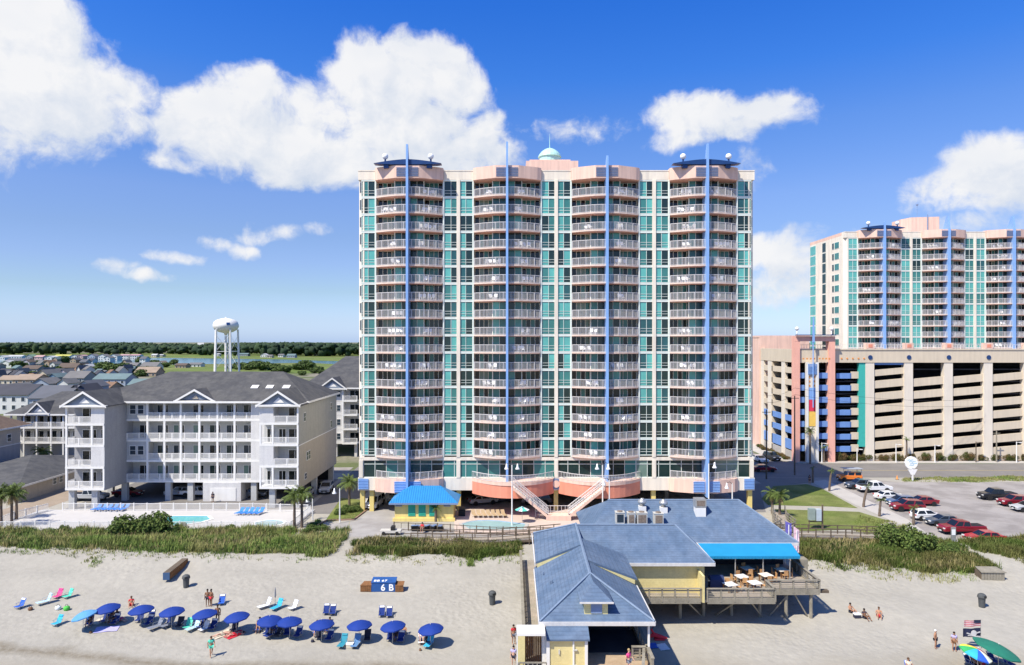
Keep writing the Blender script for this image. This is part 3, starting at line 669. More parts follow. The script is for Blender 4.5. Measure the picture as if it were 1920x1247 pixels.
def hip(root, x0, x1, y0, y1, ze, zr, inset, mat, ov=.5, name='roof', th=.16, ridge=None):
    x0 -= ov; x1 += ov; y0 -= ov; y1 += ov; ym = (y0 + y1) / 2; a, b = (ridge if ridge else (x0 + inset, x1 - inset))
    m = MB(); R1 = (a, ym, zr); R2 = (b, ym, zr)
    m.slab([(x0, y0, ze), (x1, y0, ze), R2, R1], th); m.slab([(x1, y0, ze), (x1, y1, ze), R2], th); m.slab([(x1, y1, ze), (x0, y1, ze), R1, R2], th); m.slab([(x0, y1, ze), (x0, y0, ze), R1], th)
    r = m.build(name, mat, root)
    m = MB(); m.box(x0 - .03, y0 - .06, ze - .32, x1 + .03, y0 - .005, ze - .01); m.box(x1 + .005, y0, ze - .32, x1 + .06, y1, ze - .01); m.box(x0 - .06, y0, ze - .32, x0 - .005, y1, ze - .01); m.build('fascia', 'white', root)
    return r
va = thing('beach_apartments', 'long four storey grey and white beach building with gables and white balconies', 'building', (0, 0, 0))
LX0, LX1, RX0, RX1 = -69.4, -63.3, -39.6, -33.5; FZ = [3.12 + 3.35 * k for k in range(4)]; EZ = 16.5
m = MB(); m.box(LX1, 114.0, 3.1, RX0, 130, EZ - .3).build('wall', 'siding_s', va)
m = MB(); m.mat(0).box(LX0 + .05, 108.2, 3.1, LX1, 130, EZ - .3); m.build('wing_wall', 'siding_g', va)
m = MB(); m.box(RX0, 109.2, 3.1, RX1 - .02, 130, EZ - .3); m.build('wing_wall', 'siding_s', va)
MB().box(RX1 - .02, 107.2, 9.95, RX1 + .06, 130, EZ - .3).build('side_wall', 'siding_o', va); MB().box(RX1 - .02, 107.2, 3.0, RX1 + .06, 130, 9.8).build('side_wall', 'siding_y', va)
MB().box(RX1 - .02, 107.2, 9.8, RX1 + .12, 130, 9.95).build('belt_trim', 'fence', va)
MB().box(LX1 - .06, 106.1, 3.1, LX1 + .04, 114.0, EZ - .3).build('side_wall', 'siding_g', va)
for k, z in enumerate(FZ):
    # left wing
    full = k % 2 == 0
    m = MB(); m.box(LX0, 106, z - .02, LX1 - .07, 108.2, z + .30); m.build('balcony_slab', 'white', va)
    m = rails(MB(), (LX0 + .1, 106.1), ((LX1 - .1) if full else -65.5, 106.1), z + .3); rails(m, (LX0 + .1, 106.1), (LX0 + .1, 108.1), z + .3); m.build('railing', 'fence', va)
    if not full: MB().box(-65.4, 106.02, z + .3, LX1, 108.2, z + 3.33).build('bay_wall', 'siding', va)
    else:
        MB().box(-65.45, 106.02, z + .3, -65.15, 106.3, z + 3.33).build('post', 'fence', va); door_part(va, -64.3, 108.2, z + .3, 1.3)
    door_part(va, -66.9, 108.2, z + .3, 1.9); MB().box(LX0 + .02, 106.02, z + .3, LX0 + .30, 106.3, z + 3.33).build('post', 'fence', va)
    if full: MB().box(LX1 - .28, 106.02, z + .3, LX1 - .02, 106.09, z + 3.33).build('post', 'fence', va)
    # right wing
    m = MB(); m.box(RX0, 107, z - .02, RX1 - .03, 109.2, z + .30); m.build('balcony_slab', 'white', va)
    m = rails(MB(), ((RX0 + .1) if full else -37.3, 107.1), (RX1 - .1, 107.1), z + .3); rails(m, (RX1 - .1, 107.1), (RX1 - .1, 109.1), z + .3); m.build('railing', 'fence', va)
    if not full: MB().box(RX0, 107.02, z + .3, -37.4, 109.2, z + 3.33).build('bay_wall', 'siding', va)
    else: MB().box(-37.7, 107.02, z + .3, -37.4, 107.3, z + 3.33).build('post', 'fence', va); door_part(va, -38.6, 109.2, z + .3, .9); MB().box(RX0, 107.02, z + .3, RX0 + .25, 107.25, z + 3.33).build('post', 'fence', va)
    door_part(va, -34.7, 109.2, z + .3, 1.7); 
    if full: door_part(va, -36.7, 109.2, z + .3, .9)
    MB().box(RX1 - .25, 107.02, z + .3, RX1 + .02, 107.25, z + 3.33).build('post', 'fence', va)
    # middle
    m = MB(); m.box(LX1 + .06, 112, z - .02, RX0, 114, z + .32); m.build('balcony_slab', 'white', va)
    px = [PX(u, 112) for u in (276, 307.8, 338.6, 373.5, 407.3, 439.4, 472)]
    if not full:
        MB().box(LX1 + .06, 112.05, z + .32, px[0] - .05, 114, z + 3.33).build('bay_wall', 'siding_s', va)
        for x in (-62.2, -60.9): win_part(va, x, 112.05, z + 1.2)
    else:
        m = rails(MB(), (LX1 + .1, 112.1), (px[0] - .2, 112.1), z + .32); m.build('railing', 'fence', va); door_part(va, -61.3, 114, z + .32, 1.4)
    MB().box(px[-1] - .15, 112.02, z + .32, RX0 - .3, 114, z + 3.33).build('pilaster', 'siding', va)
    m = rails(MB(), (px[0], 112.1), (px[-1] - .2, 112.1), z + .32); m.build('railing', 'fence', va)
    for i, (a, b) in enumerate(zip(px, px[1:])):
        MB().box(a - .16, 112.02, z + .32, a + .16, 112.3, z + 3.33).build('post', 'fence', va)
        if k < 3 or i % 2 == 0 or i > 3: door_part(va, b - 1.2 if i != 2 else b - 1.0, 114, z + .32, 1.5, g_=rnd.choice(['g_grey', 'g_dark', 'g_black', 'g_curt']))
for x, y in ((LX0 + .6, 106.6), (-65.2, 106.6), (LX1 - .5, 112.3), (PX(313, 112), 112.3), (PX(355, 112), 112.3), (-37.8, 107.5), (RX1 - .5, 107.5), (RX1 - .5, 117), (RX1 - .5, 128), (LX0 + .5, 117), (LX0 + .5, 128), (-42.5, 112.3)):
    MB().box(x - .45, y, .03, x + .45, y + .7, 3.1).build('column', 'siding_s', va)
m = MB(); m.box(PX(381, 112), 111.9, .03, PX(452, 112), 118, 3.1); cr = m.build('storage_room', 'siding', va)
for x in (PX(396, 112), PX(420, 112)): MB().box(x - .1, 111.82, .1, x + 2.0, 111.89, 2.2).build('door', 'white', cr)
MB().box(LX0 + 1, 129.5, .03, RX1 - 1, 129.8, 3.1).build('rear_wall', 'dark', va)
hip(va, -70, RX1, 111.6, 130.3, EZ, 20.9, 9, 'shingle', ridge=(-60.5, -40.5))
gable(va, LX0 - .1, LX1 + .1, 106.0, EZ - .15, 18.35, 119); gable(va, RX0, RX1, 107.0, EZ - .15, 18.35, 119); gable(va, PX(335, 112), PX(403, 112), 111.6, EZ + .1, 18.3, 118, emblem=False)
m = MB(); m.box(LX0 - .3, 105.9, EZ - .45, LX1 + .3, 112, EZ - .12); m.box(RX0 - .3, 106.9, EZ - .45, RX1 + .3, 112, EZ - .12); m.build('soffit', 'white', va)
MB().prism_y([(PX(365, 112) - .3, EZ + .35), (PX(375, 112), EZ + .35), (PX(370, 112), EZ + 1.0)], 111.45, 111.52).build('gable_emblem', 'siding_y', va)
for y, z, h_ in ((110, 13.4, 1.3), (126, 13.6, 1.3), (126, 10.4, 1.2), (111.5, 6.9, 1.3), (112.6, 6.9, 1.3), (110.5, 4.0, .9)): win_part(va, RX1 + .05, y, z, .8, h_, 'x')
m = MB(); 
for u, v in ((478, 726.5), (506, 723.5), (537, 722.5)): 
    y = 115.5; m.cbox(PX(u, y), y, 18.55, 1.2, 1.1, .12, 0, 0, .44)
m.build('skylight', 'siding', va)
# same kind of building behind it
vb = thing('rear_apartments', 'white apartment block with a small gable standing between the grey beach building and the tower', 'building')
bx0, bx1 = -47.5, -35.0; m = MB(); m.box(bx0, 155.8, 3, bx1, 182, 15.5).build('wall', 'siding', vb)
for k in range(4):
    z = 3.0 + 3.2 * k; a = PX(644, 154); MB().box(a, 154, z, bx1 + .02, 155.8, z + .3).build('balcony_slab', 'white', vb); rails(MB(), (a, 154.1), (bx1, 154.1), z + .3, step=.25, pr=.035).build('railing', 'fence', vb)
    MB().box(a - .3, 154, z, a - .002, 155.8, z + 3.18).build('post', 'fence', vb); door_part(vb, a + 2.2, 155.8, z + .3, 1.9)
    MB().box(bx0, 154.6, z + .02, a - .31, 155.8, z + 3.19).build('bay_wall', 'siding', vb)
    for x in (PX(634, 154), PX(626, 154), PX(612, 154)): win_part(vb, x, 154.6, z + 1.1, .8, 1.3)
for x in (bx0 + .4, -40, bx1 - .5): MB().box(x - .3, 155, .03, x + .3, 155.6, 3).build('column', 'siding', vb)
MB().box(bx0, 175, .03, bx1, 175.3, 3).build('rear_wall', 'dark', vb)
hip(vb, bx0, bx1 + 6, 154.6, 190, 15.8, 22.5, 7, 'shingle', ridge=(-42, -30)); gable(vb, PX(599, 153.8), PX(648, 153.8), 153.9, 15.7, 17.9, 165)
# left neighbour with two storeys of porches
vc = thing('porch_house', 'white beach house with dark windows, double porches and a grey hip roof at the left', 'house')
c0, c1, cy = PX(18, 140), -86.0, 140; MB().box(c0, cy + 2, .03, c1, 156, 11.2).build('wall', 'siding_s', vc)
for k, z in enumerate((2.3, 5.5, 8.6)):
    if k: MB().box(c0, cy, z - .25, c1, cy + 2, z).build('porch_floor', 'white', vc); rails(MB(), (c0, cy + .1), (c1, cy + .1), z, step=.22, pr=.03).build('railing', 'fence', vc)
    for x in np.arange(c0 + 1.4, c1, 2.7): 
        if k: door_part(vc, x + .6, cy + 2, z + .02, 1.7, 2.1, 'g_black')
for u in (20, 44, 68, 95, 118): MB().box(PX(u, cy) - .14, cy + .02, .03, PX(u, cy) + .14, cy + .3, 11.2).build('post', 'fence', vc)
hip(vc, c0 - .3, c1 + 4, cy, 157, 11.4, 15.4, 6, 'shingle'); gable(vc, PX(55, cy) , PX(92, cy), cy - .2, 11.6, 13.6, 149)
vd = thing('tan_house', 'tan and grey house with a brown roof cut off by the left edge', 'house')
MB().box(-112, 122, .03, -95.8, 133, 6.4).build('lower_wall', 'siding_g', vd); MB().box(-112, 122, 6.55, -95.8, 133, 9.8).build('upper_wall', 'siding_y', vd); MB().box(-112, 121.9, 6.4, -95.7, 133.1, 6.55).build('belt_trim', 'white', vd)
hip(vd, -112, -95.8, 122, 135, 9.9, 13.6, 6, 'shingle2')
win_part(vd, -95.8, 130, 7.2, .9, 1.3, 'x')
ve = thing('motel_wing', 'low tan single storey building with a dark shingle roof beside the palms at left', 'building')
MB().box(-96, 110.6, .03, -80.1, 140, 2.7).build('wall', 'siding_y', ve)
for y in (119.5, 121.2, 133, 128.5): win_part(ve, -80.1, y, 1.3, .8, 1.1, 'x')
hip(ve, -96, -80.1, 110.6, 140, 2.8, 5.4, 7, 'shingle', ridge=(-88.6, -88.2))
# ------------------------------------------------------------ white fences round the villa pool terrace
def fence(name, label, pts, z, h=1.15, mat='fence', step=.17, pr=.02, cat='fence'):
    root = thing(name, label, cat, (0, 0, 0))
    for a, b in zip(pts, pts[1:]):
        l = math.dist(a, b); k = max(1, round(l / 2.0))
        for i in range(k):
            q0 = [a[j] + (b[j] - a[j]) * i / k for j in (0, 1)]; q1 = [a[j] + (b[j] - a[j]) * (i + 1) / k for j in (0, 1)]
            m = MB(); rails(m, q0, q1, z, h - .08, step, pr, .07); m.build('panel', mat, root)
            MB().box(q0[0] - .06, q0[1] - .06, z, q0[0] + .06, q0[1] + .06, z + h + .05).build('post', mat, root)
    return root
fence('picket_fence', 'white picket fence between the pool terrace and the car park of the grey building', [(-69.5,105.6),(-66,105.6),(-64.5,105.4),(-40,105.4),(-31.2,104.6)], .12)
fence('picket_fence', 'white picket fence along the seaward edge of the white pool terrace', [(-72.5,95.0),(-52,94.9),(-30.8,94.9)], .12, 1.1)
fence('picket_fence', 'white picket fence along the left end of the white pool terrace', [(-72.7,95.2),(-73,100),(-71.5,105.2)], .12, 1.2)
fence('picket_fence', 'short white picket fence at the right end of the white pool terrace beside the driveway', [(-30.8,95.1),(-30.8,104.4)], .12, 1.1)
# ------------------------------------------------------------ water tower
wt = thing('water_tower', 'white water tower with an oval tank on tall legs rising behind the roofs', 'water tower', (PX(423.5, 560), 560, 0))
m = MB(); m.lathe([(.9, 31.0), (1.5, 32.9), (5.5, 33.9), (8.6, 35.7), (10, 38.2), (10, 39.8), (9.1, 42.2), (6.6, 44.0), (3.2, 45.0), (.6, 45.4), (.5, 46.0), (.01, 46.1)], 28); m.build('tank', 'white', wt, smooth=True)
for k in range(5):
    a = 2 * math.pi * k / 5 + .45; m = MB(); m.tube((9.2 * math.cos(a), 9.2 * math.sin(a), 36), (10.2 * math.cos(a), 10.2 * math.sin(a), 0), .72, .85, 8); m.build('leg', 'white', wt)
    b_ = a + 2 * math.pi / 5; m = MB()
    for z0, z1 in ((4, 18), (18, 4), (18, 32), (32, 18)): m.tube((9.8 * math.cos(a), 9.8 * math.sin(a), z0), (9.8 * math.cos(b_), 9.8 * math.sin(b_), z1), .10, n=4)
    m.tube((9.7 * math.cos(a), 9.7 * math.sin(a), 18), (9.7 * math.cos(b_), 9.7 * math.sin(b_), 18), .18, n=5); m.build('brace', 'white', wt)
m = MB(); m.tube((0, 0, 0), (0, 0, 30.5), 1.0, n=12); m.build('riser_pipe', 'white', wt)
m = MB(); mm_ = Matrix.Rotation(R(90), 4, 'X') @ Matrix.Identity(4); m.cbox(5.3, -8.2, 40.4, 2.6, .25, 2.2, R(33), 0, R(-22)); m.build('emblem', 'navy', wt)
# ------------------------------------------------------------ suburb
cols = dict(w=(.60,.60,.57), c=(.55,.48,.36), b=(.30,.35,.42), g=(.26,.28,.29), p=(.50,.34,.30), y=(.56,.52,.20), l=(.42,.39,.44), t=(.34,.26,.19), a=(.14,.24,.33))
roofs = dict(d=(.06,.06,.07), g=(.16,.155,.15), s=(.11,.115,.13), o=(.22,.135,.085), e=(.30,.23,.17), k=(.46,.46,.45), n=(.18,.27,.19), t=(.14,.20,.20), y=(.50,.47,.12), p=(.44,.28,.27), u=(.12,.09,.07))
HM = {k: pm('house_wall_' + n, cols[k], .8, .05, .2) for k, n in zip(cols, ('white','cream','blue','grey','pink','yellow','lilac','tan','aqua'))}
RM = {k: pm('house_roof_' + n, roofs[k], .85, .10, .25) for k, n in zip(roofs, ('dark','grey','slate','terracotta','peach','pale','green','teal','yellow','rose','brown'))}
CW = dict(w='white', c='cream', b='pale blue', g='grey', p='pink', y='yellow', l='lilac', t='tan', a='aqua'); CR = dict(d='dark', g='grey', s='slate', o='terracotta', e='peach', k='white', n='green', t='teal', y='yellow', p='rose', u='brown')
def house(u, vb, wpx, ze, zr, wc, rc, side=False, d=11, label=None, z=0, win=True):
    y = (H - z) * F / (vb - HZ); x = PX(u, y); w_ = wpx * y / F
    root = thing('house', label, 'house', (x, y, z))
    MB().box(-w_ / 2, 0, 0, w_ / 2, d, ze).build('wall', HM[wc], root)
    m = MB(); o = .5
    if side:        # ridge runs left to right
        m.slab([(-w_/2-o, -o, ze), (w_/2+o, -o, ze), (w_/2+o, d/2, zr), (-w_/2-o, d/2, zr)], .2); m.slab([(w_/2+o, d+o, ze), (-w_/2-o, d+o, ze), (-w_/2-o, d/2, zr), (w_/2+o, d/2, zr)], .2)
        g_ = MB().prism_x([(0, ze - .01), (d, ze - .01), (d / 2, zr - .25)], -w_ / 2, w_ / 2)
    else:
        m.slab([(-w_/2-o, -o, ze), (0, -o, zr), (0, d+o, zr), (-w_/2-o, d+o, ze)], .2); m.slab([(0, -o, zr), (w_/2+o, -o, ze), (w_/2+o, d+o, ze), (0, d+o, zr)], .2)
        g_ = MB().prism_y([(-w_/2, ze - .01), (w_/2, ze - .01), (0, zr - .25)], 0.01, d)
    m.build('roof', RM[rc], root); g_.build('gable_wall', HM[wc], root)
    if win:
        n = max(1, int(w_ / 3.2)); st = 2 if ze > 5 else 1
        for s_ in range(st):
            for i in range(n):
                xx = -w_ / 2 + w_ * (i + .5) / n; zz = ze - 2.3 - s_ * 2.9
                f = MB().box(xx - .75, -.10, zz - .1, xx + .75, -.01, zz + 1.5).build('window', 'white', root); MB().box(xx - .6, -.13, zz, xx + .6, -.105, zz + 1.4).build('pane', 'g_grey', f)
    return root
near = [ # u, base v, width px, eave z, ridge z, wall, roof, ridge sideways, depth, where
 (8,776,88,6.9,10.4,'w','d',True,14,'white two storey house with a dark roof at the left edge'),
 (88,790,66,7.6,11.4,'b','s',True,15,'blue grey house under a broad slate roof in front of the white house'),
 (140,786,36,8.2,11.6,'g','d',False,12,'grey house with a steep dark gable just left of the grey beach building'),
 (78,722,18,6.4,9.2,'c','g',False,14,'cream house with a tall gable among the roofs'),
 (45,727,42,4.6,7.4,'t','e',True,13,'house with a long peach coloured roof behind the white house'),
 (75,736,34,4.4,7.4,'b','g',False,12,'pale blue house with a low wide gable'),
 (24,742,26,3.6,6.0,'w','g',False,11,'small white gabled house behind the dark roof at left'),
 (98,722,18,4.6,7,'a','t',False,12,'aqua blue house beside the cream gable'),
 (117,735,20,4.4,6.8,'w','g',False,10,'small white house with twin windows in the middle of the roofs'),
 (117,716,13,5.6,8.4,'l','g',False,10,'narrow lilac gabled house'),
 (138,722,38,4.2,8.2,'g','g',True,14,'house with a large mid grey roof and a dark porch'),
 (158,752,32,6.2,9.0,'b','s',False,12,'pale blue two storey house directly behind the left gable'),
 (205,726,60,4.6,7.6,'b','t',True,13,'blue walled house with a wide teal roof'),
 (188,738,34,2.9,5.6,'t','o',True,12,'low house with a terracotta roof behind the left gable'),
 (195,752,26,3.0,5.0,'a','s',True,10,'low slate roofed outbuilding with white trim'),
 (262,733,44,3.2,6.2,'w','t',True,12,'pale house with a teal edged roof behind the grey building'),
 (272,706,40,3.0,7.0,'t','e',True,13,'house with a light brown roof near the big dark roof'),
 (278,693,30,3.0,6.8,'w','g',True,13,'grey roofed house with white eaves on the marsh edge'),
 (238,692,34,2.8,6,'g','g',True,12,'wide grey roofed house left of the marsh edge trees'),
 (160,697,14,4,6.6,'w','k',False,10,'small bright white house in front of the dark trees'),
 (125,696,34,3.2,7.0,'t','u',True,12,'house with a brown grey roof in the middle distance'),
 (55,700,30,3.6,6.4,'g','u',True,12,'house with a plum brown roof at left'),
 (10,690,22,4.6,7.4,'w','k',False,12,'white roofed house near the left edge'),
 (30,684,40,4.4,7.2,'g','s',True,12,'slate roofed house with two white dormers'),
 (48,688,14,5,7.6,'l','u',False,10,'brown gabled house beside the dark trees'),
 (5,704,20,3,5.2,'t','d',True,10,'dark roofed shed at the left edge'),
 (10,722,30,3.2,5.6,'c','e',True,11,'tan roofed bungalow at the left edge'),
 (100,705,24,3.0,5.6,'g','d',True,11,'dark grey roofed bungalow among the trees'),
 (365,688,22,2.6,4.4,'w','g',True,10,'small white gabled roof just above the big dark roof'),
 (338,690,20,2.6,4.6,'t','u',True,10,'brown roofed house just above the big dark roof'),
]
for a in near: house(*a[:9], label=a[9])
far = [(2,676,14,6,10,'w','k',False,'white gabled house at the far left of the back row'),(26,674,30,6,9,'w','k',True,'white long roofed house in the back row'),(54,675,14,6.5,11,'g','n',False,'house with a green gable in the back row'),(72,675,16,6,9.5,'p','p',True,'pink house in the back row'),(92,677,18,7,10,'w','k',False,'white house with a pale roof left of the yellow roof'),(116,674,30,7,10,'w','y',True,'long building with a bright yellow roof in the back row'),
 (139,675,10,8,10.5,'w','g',False,'narrow white house right of the yellow roof'),(151,675,10,8,10.5,'p','p',False,'narrow house with a rose roof in the back row'),(171,676,15,8.5,13,'b','g',False,'tall pale blue gabled house in the back row'),(191,676,15,8.5,12.5,'w','g',False,'tall white gabled house with balconies in the back row'),(212,676,16,8.5,12.5,'w','g',False,'tall white house left of the pink town houses'),(232,675,18,9,11.5,'w','p',True,'white town house with a rose roof, left one of the pair'),(252,675,18,9,11.5,'w','p',True,'white town house with a rose roof, right one of the pair'),
 (288,670,10,5,8,'c','k',True,'small cream house at the foot of the wood'),(375,655.5,12,12,22,'w','k',True,'white roof rising out of the wood left of the water tower'),(300,669,9,4,6,'c','k',True,'tiny cream shed at the foot of the wood'),
 (494,670,12,5,9,'w','k',False,'white gabled house across the marsh right of the water tower'),(505,671,9,4,7,'c','g',True,'cream house across the marsh'),(526,670,10,5,8,'w','g',True,'grey roofed house across the marsh'),(545,671,16,5,9,'b','t',True,'teal roofed house across the marsh'),(592,667,8,5,10,'w','k',False,'small white house in the wood left of the tower'),(455,668,20,5,8,'g','t',True,'low teal roofed building behind the legs of the water tower'),(520,664,8,6,9,'w','k',True,'white cottage among the trees across the marsh'),(405,668,9,5,8,'w','k',False,'white cottage just left of the water tower')]
for u, vb_, wp, ze, zr, wc, rc, sd_, lab in far: house(u, vb_, wp * .95, ze * .72, zr * .70 if zr < 18 else zr, wc, rc, sd_, 12, lab)
used = set(); rr = random.Random(21); k = 0; spots = [(a[0], a[1], a[2]) for a in near]
adj = ['behind a hedge', 'between trees', 'on a plain lot', 'beside the lane', 'near the marsh']
for _ in range(600):
    u, vb_ = rr.uniform(-30, 330), rr.uniform(679, 728); wp = 8500 / (vb_ - 640) / 14 * rr.uniform(.8, 1.5) * .55
    if vb_ > 640 + 85 * (1 - (u - 200) / 260 if u > 200 else 1): continue
    if any(abs(u - a) < (wp + c) * .55 and abs(vb_ - b) < 6 for a, b, c in spots): continue
    spots.append((u, vb_, wp)); wc = rr.choice('wwcbgltb'); rc = rr.choice('dggsoeuts'); k += 1
    where = 'nearer' if vb_ > 700 else 'farther'
    r = house(u, vb_, wp, rr.choice([2.9, 3.2, 5.6]), 0, wc, rc, rr.random() < .6, 11, None) if 0 else None
    ze = rr.choice([2.9, 3.2, 5.6]); lab = '%s house with a %s roof, %s rows of suburb, %s' % (CW[wc], CR[rc], where, adj[k % 5])
    
    while lab in used: lab = lab.replace(' house', ' ' + rr.choice(['small', 'plain', 'low', 'narrow', 'square', 'wide']) + ' house')
    used.add(lab); r = house(u, vb_, wp, ze, ze + rr.uniform(2.2, 3.2), wc, rc, rr.random() < .6, 11, lab); r['group'] = 'houses of the suburb behind the beach'
    if k >= 40: break
# ------------------------------------------------------------ foliage
M.update(leaf=pm('tree_leaves', (.050,.085,.020), .85, .35, .5, two=(.085,.125,.028), twos=.9), leafd=pm('dark_tree_leaves', (.020,.042,.020), .9, .35, .03, two=(.034,.060,.022), twos=.012), leafb=pm('bush_leaves', (.070,.115,.022), .85, .35, 1.2, two=(.12,.16,.035), twos=1.5),
 bark=pm('bark', (.13,.10,.075), .95, .2, 3), palmbark=pm('palm_bark', (.16,.12,.09), .95, .25, 5), palm=pm('palm_fronds', (.10,.14,.028), .7, .25, 2.0), palmdead=pm('dry_palm_fronds', (.33,.24,.11), .85, .2, 3),
 blade=pm('dune_grass', (.165,.235,.05), .9, .25, .5, two=(.27,.26,.09), twos=.22), blade2=pm('dune_grass_dark', (.10,.155,.035), .9, .25, .6), hedge=pm('hedge_leaves', (.07,.09,.02), .9, .3, 1.5, two=(.16,.10,.04), twos=.6))
def leaf_cloud(n, blobs, size, seed, flat=.5):
    """many small leaf faces spread through a few overlapping volumes"""
    r_ = np.random.RandomState(seed); w_ = np.array([b[3] * b[4] * b[5] for b in blobs]) ** .67; pick = r_.choice(len(blobs), n, p=w_ / w_.sum())
    B = np.array([b[:6] for b in blobs])[pick]; d = r_.normal(size=(n, 3)); d /= np.linalg.norm(d, axis=1)[:, None]
    rad = r_.uniform(.55, 1.05, n) ** .6; c = B[:, :3] + d * rad[:, None] * B[:, 3:6]
    nrm = d + r_.normal(size=(n, 3)) * flat; nrm /= np.linalg.norm(nrm, axis=1)[:, None]
    t1 = np.cross(nrm, r_.normal(size=(n, 3))); t1 /= np.linalg.norm(t1, axis=1)[:, None]; t2 = np.cross(nrm, t1); s_ = size * r_.uniform(.6, 1.3, n)[:, None]
    v = np.stack([c - t1 * s_ * .5 , c - t2 * s_ * .45, c + t1 * s_ * .8, c + t2 * s_ * .45], 1).reshape(-1, 3)
    return v, np.arange(4 * n).reshape(n, 4)
def np_mesh(name, v, f, mat, smooth=False):
    me = bpy.data.meshes.new(name); me.vertices.add(len(v)); me.vertices.foreach_set('co', v.astype(np.float32).ravel()); nf, k = f.shape
    me.loops.add(nf * k); me.loops.foreach_set('vertex_index', f.astype(np.int32).ravel()); me.polygons.add(nf); me.polygons.foreach_set('loop_start', np.arange(0, nf * k, k, dtype=np.int32))
    me.materials.append(M[mat] if isinstance(mat, str) else mat); me.update(calc_edges=True)
    if smooth: me.polygons.foreach_set('use_smooth', [True] * nf)
    return me
def crown_blobs(seed, rx, rz, z0, n=9):
    r_ = random.Random(seed); o = [(0, 0, z0 + rz, rx * .75, rx * .75, rz * .85)]
    for k in range(n):
        a = r_.uniform(0, 6.28); d = rx * r_.uniform(.35, .7); s_ = rx * r_.uniform(.3, .5); o.append((d * math.cos(a), d * math.sin(a), z0 + rz * r_.uniform(.45, 1.6), s_, s_, s_ * .8))
    return o
TREES = []
for i in range(3):
    v, f = leaf_cloud(1500, crown_blobs(i + 4, 4.2, 2.9, 2.0), .75, i); cr_ = np_mesh('crown', v, f, 'leaf')
    m = MB(); m.path([(0, 0, 0), (.1, 0, 1.5), (-.1, .1, 3.2), (.1, 0, 5.2)], [.35, .27, .2, .08])
    for k in range(5):
        a = k * 1.3 + i; m.path([(0, 0, 1.8 + .3 * k), (1.2 * math.cos(a), 1.2 * math.sin(a), 3.2 + .3 * k), (2.4 * math.cos(a), 2.4 * math.sin(a), 4.2 + .3 * k)], [.14, .09, .03], 5)
    TREES.append((cr_, m.mesh('trunk', 'bark')))
def tree(x, y, s, i, label, group=None, z=0):
    root = thing('leafy_tree', label, 'tree', (x, y, z), rnd.uniform(0, 6.28), group); root.scale = (s, s, s * rnd.uniform(.85, 1.1)); link('crown', TREES[i][0], root); link('trunk', TREES[i][1], root); root.scale.z *= .8; return root
tl = [(22,688,1.3),(33,690,1.5),(42,689,1.3),(64,704,1.1),(80,698,1.4),(94,700,1.3),(104,697,1.4),(122,672+10,1.6),(113,681,1.4),(186,695,1.9),(196,697,2.2),(206,698,2.3),(216,697,2.0),(176,700,1.8),(168,704,1.5),(236,694,1.6),(246,699,1.5),(254,703,1.4),(262,706,1.5),(270,700,1.6),(278,698,1.3),(226,741,1.0),(238,735,1.1),(216,748,.9),(247,728,1.0),(150,683,1.3),(8,700,1.0),(35,742,.9),(2,752,1.0),(70,684,1.2),(262,681,1.5),(310,689,1.3),(290,684,1.2),(325,684,1.2),(450,693,1.6),(466,694,1.8),(480,692,2.2),(492,695,1.8),(512,697,1.8),(524,698,1.7),(535,699,1.4),(560,694,1.7),(572,693,1.9),(582,695,1.7),(590,700,1.2),(604,703,1.1),(598,698,1.4),(566,704,1.0),(430,692,1.1)]
HL = [(a[0], a[1], a[9]) for a in near] + [(a[0], a[1], a[8]) for a in far] + [(423, 690, 'water tower')]; seen_ = set()
for i, (u, v, s) in enumerate(tl):
    q = G(u, v, 0); hu, hv, hl = min(HL, key=lambda t: abs(t[0] - u) + 2 * abs(t[1] - v)); side_ = 'left' if u < hu else 'right'
    lab = 'dark tree just %s of the %s' % (side_, ' '.join(hl.split()[:9])); lab = lab if lab not in seen_ else lab.replace('dark tree', 'second dark tree'); lab = lab if lab not in seen_ else lab.replace('second', 'third'); lab = lab if lab not in seen_ else lab.replace('third dark', 'outer dark'); seen_.add(lab)
    tree(q.x, q.y, s * .72 * (1 + (q.y - 300) / 900 if q.y > 300 else 1), i % 3, lab, 'trees of the suburb and marsh edge', z=-1.6 * s)
# the wood on the horizon: one mass of overlapping crowns
import bmesh
bm = bmesh.new(); bmesh.ops.create_icosphere(bm, subdivisions=2, radius=1); base_v = np.array([v.co[:] for v in bm.verts]); base_f = np.array([[v.index for v in f.verts] for f in bm.faces]); bm.free()
r_ = np.random.RandomState(8); V = []; Fc = []; n = 0
for k in range(9500):
    y = 1180 + 1900 * r_.rand() ** 1.6; x = r_.uniform(-1, 1) * y * .82
    if x > 1600: continue
    if abs(x) * 0 + y < 1240 + 90 * math.sin(x * .006): continue
    h = r_.uniform(13, 21) + 3 * math.sin(x * .01 + y * .004); rx = r_.uniform(5, 9)
    nz_ = 1 + .28 * np.sin(base_v[:, 0] * 5 + k) * np.cos(base_v[:, 1] * 4 + k * 2) + .16 * r_.normal(size=len(base_v))
    rx *= .8; rz = rx * r_.uniform(.7, 1.0) * .8; zc = h - rz if k % 3 else h * r_.uniform(.3, .7)
    V.append(base_v * nz_[:, None] * [rx, rx, rz if k % 3 else h * .4] + [x, y, zc]); Fc.append(base_f + n); n += len(base_v)
me = np_mesh('far_wood', np.concatenate(V), np.concatenate(Fc), 'leafd'); link('far_wood', me, kind='stuff')
